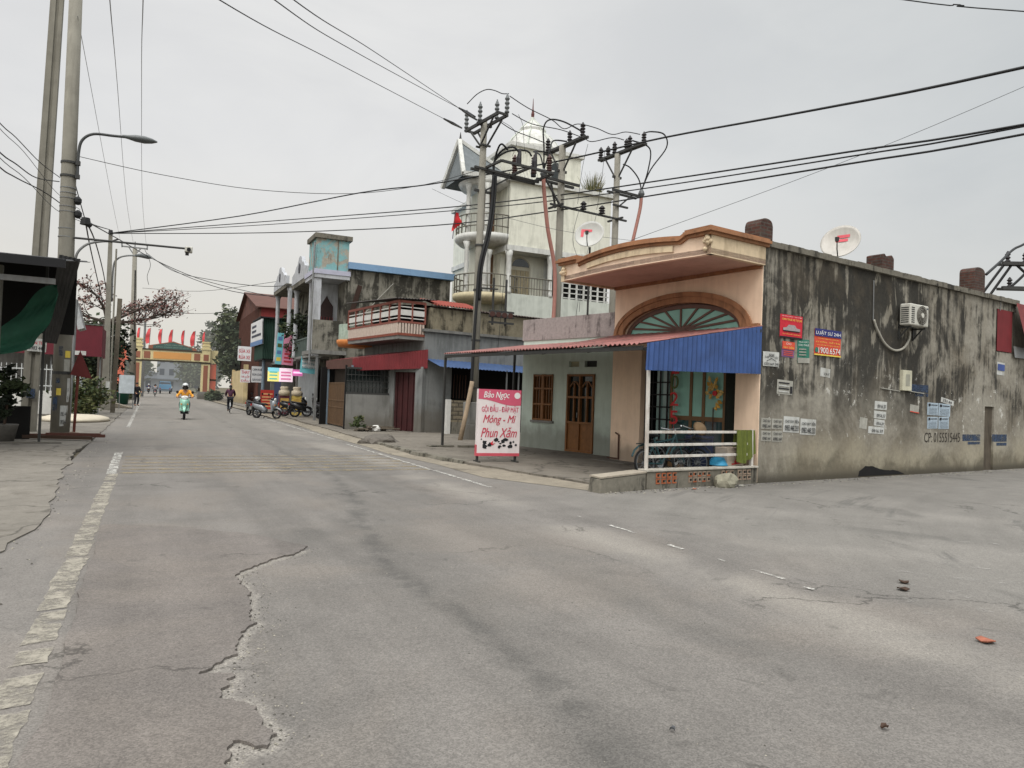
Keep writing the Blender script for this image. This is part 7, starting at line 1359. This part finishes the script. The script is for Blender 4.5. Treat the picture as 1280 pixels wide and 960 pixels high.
BNW = M('banner_white', S(222, 222, 222, .8), .6, .06, 2, bump=0); BNR = M('banner_red', S(192, 60, 74, .8), .6, .08, 2, bump=0); BNB = M('banner_blue', S(96, 130, 176, .75), .6, .1, 2, bump=0); BNC = M('banner_cyan', S(120, 196, 206, .8), .6, .1, 2, bump=0); BNP = M('banner_pink', S(226, 150, 176, .8), .6, .1, 2, bump=0); BNK = M('banner_dark', S(52, 58, 78, .66), .6, .1, 2, bump=0)
def rows(o, w_, h_, mat, zs, txt):
    for z0, z1, s_ in [(a, b, t_) for (a, b), t_ in zip(zs, txt)]: text(s_, mat, o, -w_*.42, w_*.42, -h_/2+h_*z0, -h_/2+h_*z1, -.012, bold=.03)
o, w_, h_ = board('sign', 'white sign with two rows of red letters, upper of the pair on the barn', 'sign', 298, 433, 313.5, 451, 68, BNW, 10); rows(o, w_, h_, BNR, ((.55, .88), (.12, .45)), ('SỬA XE', 'RỬA XE'))
o, w_, h_ = board('sign', 'white sign with red letters, lower of the pair on the cream wall', 'sign', 301, 462, 312.5, 478, 67, BNW, 10); rows(o, w_, h_, BNR, ((.66, .92), (.36, .6), (.06, .3)), ('THAY', 'VÁ LỐP', 'DẦU'))
o, w_, h_ = board('sign', 'pale sign with dark text rows beside the grey steel pole', 'sign', 315, 458, 327.5, 478, 58, BNW, 5); rows(o, w_, h_, BNK, ((.72, .9), (.42, .6), (.1, .28)), ('CƠM PHỞ', 'BÚN CHẢ', 'GIẢI KHÁT'))
q4 = [at(313, 434, 62), at(328, 429.5, 56), at(328, 398, 56), at(314, 405, 62)]; o = MB(); o.quad(*[p-q4[0] for p in q4]); o.quad(*[p-q4[0]+Vector((.08, .06, 0)) for p in q4[::-1]]); o = o.build('banner', BNW, None, loc=q4[0]); tag(o, 'large tilted white banner with blue hem on the green hut', 'banner')
b_ = MB(); dd = (q4[1]-q4[0]); up_ = (q4[3]-q4[0]); b_.quad(Vector((-.02,-.02,0)), dd+Vector((-.02,-.02,0)), dd+up_*.18+Vector((-.02,-.02,0)), up_*.18+Vector((-.02,-.02,0))); b_.build('hem', BNB, o)
for k in range(3): z0 = .35+k*.2; MB().quad(dd*.12+up_*z0+Vector((-.03,-.03,0)), dd*.88+up_*z0+Vector((-.03,-.03,0)), dd*.88+up_*(z0+.1)+Vector((-.03,-.03,0)), dd*.12+up_*(z0+.1)+Vector((-.03,-.03,0))).build('printed_line', BNK, o)
gh_ = thing('shed', 'dark green corrugated tin shed between the barn and the terrace houses', 'shed', at(328, 448, 57), 0)
MB().corr((0,0,0), (1.6,0,0), (1.6,0,3.2), (0,0,3.2), 12, .03).build('tin_wall', M('dark_green_tin', S(46, 74, 62, .62), .7, .2, 2, bump=0), gh_); MB().box(0, 3, .05, 5, -.1, .02).box(-.3, 3, -.3, 5, 3.2, 3.3).build('roof', TIND, gh_); MB().corr((-.02,5,0), (-.02,0,0), (-.02,0,3.2), (-.02,5,3.2), 20, .03).build('tin_wall', M('dark_green_tin', S(46,74,62,.62)), gh_)
g_ = ground(317, 511); tag(MB().tube([(0,0,0),(0,0,5.6)], .13, 8).build('steel_pole', M('blue_grey_post', S(124,140,152,.7)), None, loc=(8.0, 61, .08)), 'grey steel pole carrying the white banner', 'pole')
# shop interiors
sr_ = thing('shop_row', 'row of dim open shopfronts under the terrace house balconies', 'shop', (8.7, 40, 0), 0)
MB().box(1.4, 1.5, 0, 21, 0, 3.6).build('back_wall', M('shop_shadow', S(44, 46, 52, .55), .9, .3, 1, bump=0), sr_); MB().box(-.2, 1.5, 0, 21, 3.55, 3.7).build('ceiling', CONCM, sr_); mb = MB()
for y in (9.4, 15.6, 21): MB().box(-.1, 1.4, y, y+.22, 0, 3.6).build('party_wall', CONCM, sr_)
shm = MB().corr((.0, 9.3, .1), (.0, 3.4, .1), (.0, 3.4, 3.0), (.0, 9.3, 3.0), 30, .02); shm.build('roller_shutter', M('pale_steel_shutter', S(168, 172, 174, .7), .4, .1, 3, .3, S(130, 132, 132, .6), metal=.3, bump=0), sr_)
for y in (3.2, 9.45): MB().box(-.12, .06, y, y+.14, 0, 3.4).build('shutter_post', STEELG, sr_)
MB().box(-.1, .0, 15.7, 19, .1, 2.9).build('navy_sheet', M('navy_sheet', S(42, 52, 92, .62), .7, bump=0), sr_)
# lit sign and banners
o = thing('light_box_sign', 'glowing shop light box, yellow and cyan on one half, pink on the other', 'sign', at(350.5, 468.5, 49), 0); w_, h_ = 29*49/900*1.04, 17*49/900
MB().box(-w_/2, w_/2, .03, .2, -h_/2, h_/2).build('case', STEELG, o)
MB().box(-w_/2, -w_*.05, 0, .03, -h_/2, h_/2).build('yellow_half', emat('glow_yellow', S(232, 222, 130), .5), o); MB().box(-w_*.05, w_/2, 0, .03, -h_/2, h_/2).build('pink_half', emat('glow_white_pink', S(240, 214, 228), .6), o); MB().box(-w_/2, -w_*.05, -.006, 0, h_*.22, h_/2).build('cyan_band', emat('glow_cyan', S(130, 200, 214), .5), o)
for z in (-.36, -.1, .12): MB().box(w_*.02, w_*.42, -.008, 0, z*h_, z*h_+h_*.13).build('pink_line', emat('glow_pink', S(214, 130, 168), .45), o); MB().box(-w_*.44, -w_*.12, -.008, 0, z*h_, z*h_+h_*.10).build('text_line', emat('glow_teal', S(90, 170, 160), .6), o)
o, w_, h_ = board('banner', 'tall two-tone banner, cyan beside pink, hung from the balcony rail', 'banner', 346, 417, 367, 456, 47, BNP, 0, .05, 3); MB().box(-w_/2, -w_*.14, -.02, 0, -h_/2, h_/2).build('cyan_strip', BNC, o); text('SALE', BNR, o, w_*.05, w_*.4, -h_*.1, h_*.1, -.012, bold=.03)
for k in range(4): MB().box(-w_*.44, -w_*.2, -.026, -.02, -h_*.4+k*h_*.22, -h_*.28+k*h_*.22).build('text_block', [PYEL, BNB, GRF, BNB][k], o)
for k in range(3): MB().box(-w_*.02, w_*.40, -.012, 0, -h_*.42+k*h_*.12, -h_*.36+k*h_*.12).build('text_line', BNR, o)
for z in (.35, .05, -.25): MB().bar((w_/2, .02, z*h_), (w_/2+1.6, .6, z*h_-.75), .05).build('strut', STEELG, o)
o, w_, h_ = board('banner', 'tilted pale cyan and white banner with text rows above the shutter', 'banner', 376.5, 446, 398, 467, 43, BNC, -6, .05, 4); MB().box(-w_*.42, w_*.5, -.03, 0, -h_*.2, h_*.48).build('white_sheet', BNW, o)
rows(o, w_, h_, M('banner_teal', S(60, 140, 150, .75), .6, bump=0), ((.74, .9), (.5, .66), (.28, .42)), ('CỬA HÀNG', 'SIM - THẺ', 'ĐIỆN THOẠI'))
for c_ in o.children: c_.location.y = -.025 if c_.name.startswith('letter') else 0
o, w_, h_ = board('neon_sign', 'glowing magenta neon strip left of the pale cyan banner', 'sign', 366, 462, 378, 470, 46, emat('neon_magenta', S(206, 110, 168), .5)); MB().box(-w_*.4, w_*.4, -.02, 0, -h_*.1, h_*.15).build('tube', emat('neon_core', S(255, 190, 230), 1.2), o)
for (px, py, d, lab) in ((417, 464, 34, 'small lit white bulb under the brown porch sheet'), (376.5, 460, 45, 'small lit white bulb at the pale cyan banner edge'), (409, 462, 36, 'lit white strip lamp at the shop corner post')):
    o = MB().lathe([(0, -.06), (.06, -.03), (.07, .02), (.03, .07), (0, .08)], (0,0,0), 10).build('bulb', emat('lit_bulb', (1, .98, .92, 1), 4), None, True, loc=at(px, py, d)); tag(o, lab, 'lamp'); MB().tube([(0,0,.07),(0,0,.25)], .015, 5).build('cord', CAB, o)
def cabinet(lab, px, py, mat, d=47):
    g_ = ground(px, py); o = thing('jar_cabinet', lab, 'cabinet', (g_.x+.6, g_.y, .085), 0); MB().box(-.28, .28, -.25, .25, 0, 1.15).build('case', mat, o); MB().box(-.24, .24, -.26, -.25, .35, 1.0).build('label_panel', M('cabinet_label', S(206, 170, 90, .7), .6, .2, 3, bump=0), o)
    MB().lathe([(.3, 1.15), (.34, 1.3), (.3, 1.45), (.2, 1.5), (.26, 1.62), (.2, 1.7)], (0,0,0), 16).build('jar', M('cream_jar', S(190, 176, 152, .7), .6, .1, 5, bump=0), o, True)
cabinet('maroon jar cabinet topped by a cream urn beside the red board', 341, 520, M('cabinet_maroon', S(92, 40, 50, .66), .6, .1, 4, bump=0)); cabinet('yellow jar cabinet topped by a cream urn near the black scooters', 357, 520.5, M('cabinet_yellow', S(206, 180, 96, .74), .6, .1, 4, bump=0))
g_ = ground(327, 518); o = thing('menu_board', 'upright red menu board with pale text rows behind the parked scooters', 'menu board', (g_.x+.5, g_.y+1.5, .085), 10); MB().box(-.42, .42, 0, .06, .2, 1.45).build('panel', M('menu_red', S(186, 60, 52, .76), .6, .1, 4, bump=0), o)
for k in range(5): MB().box(-.34, .34-.1*(k % 2), -.006, 0, .35+k*.2, .44+k*.2).build('text_line', M('menu_text', S(226, 170, 120, .76), .6, bump=0), o)
for x in (-.38, .34): MB().box(x, x+.04, .02, .05, 0, .2).build('leg', DKST, o)
g_ = ground(407.5, 532); o = thing('stool', 'small red plastic stool at the foot of the porch post', 'stool', (g_.x+.1, g_.y, .085), 20); RP = M('red_plastic', S(200, 48, 54, .8), .4, bump=0); MB().box(-.15, .15, -.15, .15, .36, .41).build('seat', RP, o, bevel=.02)
for x, y in ((-.14,-.14),(.14,-.14),(.14,.14),(-.14,.14)): MB().bar((x*1.15, y*1.15, 0), (x*.85, y*.85, .37), .07, .05).build('leg', RP, o)
# creepers, laundry
cp_ = thing('creeper', 'dark creeper trailing over the terrace house balconies', 'plant', (8.4, 47, 5.2), 0); leafy(1700, (0, 0, 0), (.9, 3.4, 1.5), .14).build('foliage', LV, cp_); leafy(900, (.3, 5, .2), (.8, 3, 1.6), .16).build('foliage', LVB, cp_); MB().tube([(.3,0,-1.5),(.3,.5,0)], .04).build('stem', DKWOOD, cp_)
for (px, py, w_, h_, mat, lab) in ((386, 396, .42, .75, M('laundry_blue', S(92, 92, 176, .75), .9, bump=0), 'violet-blue garment drying on the balcony line'), (390.5, 395, .42, 1.1, M('laundry_yellow', S(196, 164, 72, .75), .9, bump=0), 'mustard yellow garment drying on the balcony line')):
    p = at(px, py, 41); mb = MB(); A = [(w_*k/10, .03*math.sin(k*1.4), 0) for k in range(11)]; B = [(w_*k/10+.03, .06*math.sin(k*1.7+1), -h_*(1-.08*math.sin(k))) for k in range(11)]; mb.ruled(A, B); tag(mb.build('garment', mat, None, True, loc=p), lab, 'garment')
wire('grey laundry line on the tank house balcony', [at(380, 396, 42.5), at(398, 394.5, 40)], .012, .02, CABT)
# rubble, mound and litter
rb = thing('rubble_heap', 'low heap of planks, stones and weeds at the grey porch wall', 'rubble', (7.85, 27.9, .085), 12)
mb = MB(); rr = random.Random(3)
for k in range(6): mb.bar((rr.uniform(-1, 0), rr.uniform(-.3, .3), .05+.03*k), (rr.uniform(.2, 1.2), rr.uniform(-.3, .3), .06+.02*k), .12, .05)
mb.build('plank', M('grey_plank', S(120, 110, 96, .6), .9, .2, 6, bump=0), rb); rb.children[-1].name = 'plank_pile'
for (x, y, r_, mt) in ((.1, -.1, .2, M('white_sack', S(216, 214, 208, .78), .8, .05, 5, bump=0)), (-.5, 0, .16, CONCM), (-.2, .1, .14, BRICK), (.5, .05, .15, CONCM)):
    o = rock('stone', '', (0,0,0), (r_, r_*.8, r_*.7), mt, seed=x*9+3); o.parent = rb; o.location = (x, y, r_*.55)
    for k_ in ('label', 'category'): 
        if k_ in o: del o[k_]
leafy(260, (-.5, .2, .35), (.3, .3, .3), .07).build('weeds', LVB, rb)
rock('asphalt_mound', 'rounded lump of dumped asphalt on the pavement edge', (6.45, 22.0, .03), (.62, .5, .26), M('dumped_asphalt', S(112, 106, 98, .6), .95, .25, 9), 'mound', 9)
for i, (px, py, r_, mt, lab) in enumerate(((1233, 803, .075, M('orange_scrap', S(176, 108, 84, .62), .8, .3, 20), 'crumpled orange scrap lying alone on the side street'), (1130, 729, .06, DKWOOD, 'dark dead leaf on the side street, farther one'), (1128, 738, .06, DKWOOD, 'dark dead leaf on the side street, nearer one'), (840, 915, .016, CABT, 'small grey pebble in the near road'), (1105, 912, .022, DKWOOD, 'brown leaf scrap in the near road'), (928, 608, .08, PAPERG, 'pale litter at the stained wall corner'), (868, 612, .05, M('orange_scrap', S(196,112,84,.78)), 'orange litter by the concrete lump'))):
    g_ = ground(px, py); mb = MB(); n = 7; top = []
    for k in range(n): a = 2*math.pi*k/n+.4; top.append(Vector((r_*(1.25 if k % 3 else .8)*math.cos(a), r_*.75*math.sin(a), .012+.014*abs(math.sin(k*2.1)))))
    mb.v = [Vector((0, 0, .02))]+top+[v*.96+Vector((0, 0, -.008)) for v in top]; mb.f = [(0, k+1, (k+1) % n+1) for k in range(n)]+[(k+1, n+k+1, n+(k+1) % n+1, (k+1) % n+1) for k in range(n)]; mb.mi = [0]*len(mb.f)
    tag(mb.build('litter', mt, None, loc=(g_.x, g_.y, .004), ang=i*40), lab, 'litter', kind='thing')
kb = MB(); KP = [p for p in R1 if 15.3 < p[1] < 22.4]
kA = [(x-.05+rr.uniform(-.03, .02), y, .0) for x, y in KP]; kB = [(x-.03+rr.uniform(-.02, .02), y, .10+rr.uniform(-.02, .01)) for x, y in KP]; kC = [(x+.14, y, .10) for x, y in KP]
kb.ruled(kA, kB); kb.ruled(kB, kC); tag(kb.build('kerb', CONCD), kind='structure')
# loose stones shed by the broken overlay and gathered along the kerb
gv = MB(); gr_ = random.Random(12)
def pebble(x, y, z, r_):
    o_ = len(gv.v); q_ = [Vector((gr_.uniform(.6,1.1)*r_*a, gr_.uniform(.6,1.1)*r_*b, gr_.uniform(.6,1)*r_*c)) for a, b, c in ((1,0,.3),(0,1,.3),(-1,0,.3),(0,-1,.3),(0,0,1))]
    gv.v += [v+Vector((x, y, z)) for v in q_]; gv.f += [(o_,o_+1,o_+4),(o_+1,o_+2,o_+4),(o_+2,o_+3,o_+4),(o_+3,o_,o_+4)]; gv.mi += [gr_.randint(0,1)]*4
for k in range(520):
    p = JE[gr_.randint(0, len(JE)-1)]; pebble(p.x+abs(gr_.gauss(0, .11))+.01, p.y+gr_.gauss(0, .05), 0, gr_.uniform(.003, .010))
for k in range(500): pebble(gr_.uniform(-.7, 5.5), gr_.uniform(2.4, 12), 0, gr_.uniform(.003, .008))
for k in range(420): t_ = gr_.random()*.55+.4; a = along(A1, t_); pebble(a.x+gr_.gauss(.1, .2), a.y+gr_.gauss(0, .2), .012, gr_.uniform(.008, .03))
for k in range(200): pebble(gr_.gauss(-1.1, .12), gr_.uniform(5, 24), .0, gr_.uniform(.006, .02))
for k in range(420): u_ = gr_.uniform(.1, 12.5); q_ = W0(u_, -.05-abs(gr_.gauss(0, .22))); pebble(q_.x, q_.y, 0, gr_.uniform(.006, .03))
for k in range(160): u_ = gr_.uniform(-4.4, 0); q_ = W0(u_, -.12-abs(gr_.gauss(0, .15))); pebble(q_.x, q_.y, 0, gr_.uniform(.006, .035))
tag(gv.build('gravel', [M('pale_stone', S(170, 164, 150, .66), .95, .3, 30, bump=0), M('dark_stone', S(100, 97, 90, .6), .95, .3, 30, bump=0)]), kind='stuff')

GRP = dict(overhead_wire='wires strung over the street', poster='posters pasted on the stained wall', utility_pole='concrete utility poles', scooter='scooters on the street', strain_insulator='strain insulators on the top wires',
           tree='trees along the street', shrub='roadside shrubs', litter='scraps of litter on the road', bicycle='bicycles', satellite_dish='satellite dishes', stencil_advert='blue stencilled adverts', jar_cabinet='urn-topped cabinets',
           terrace_house='terrace houses with pediments', bulb='lit bulbs', side_pillar='orange pillars beside the gate', sign='shop signs by the barn', banner='shop banners', garment='laundry on the balcony', house='houses beyond the gate', person='people on the street')
for o in bpy.data.objects:
    if o.get('category'):
        if not o.get('kind'): o['kind'] = 'thing'
        b = o.name.split('.')[0]
        if b in GRP and not o.get('group'): o['group'] = GRP[b]
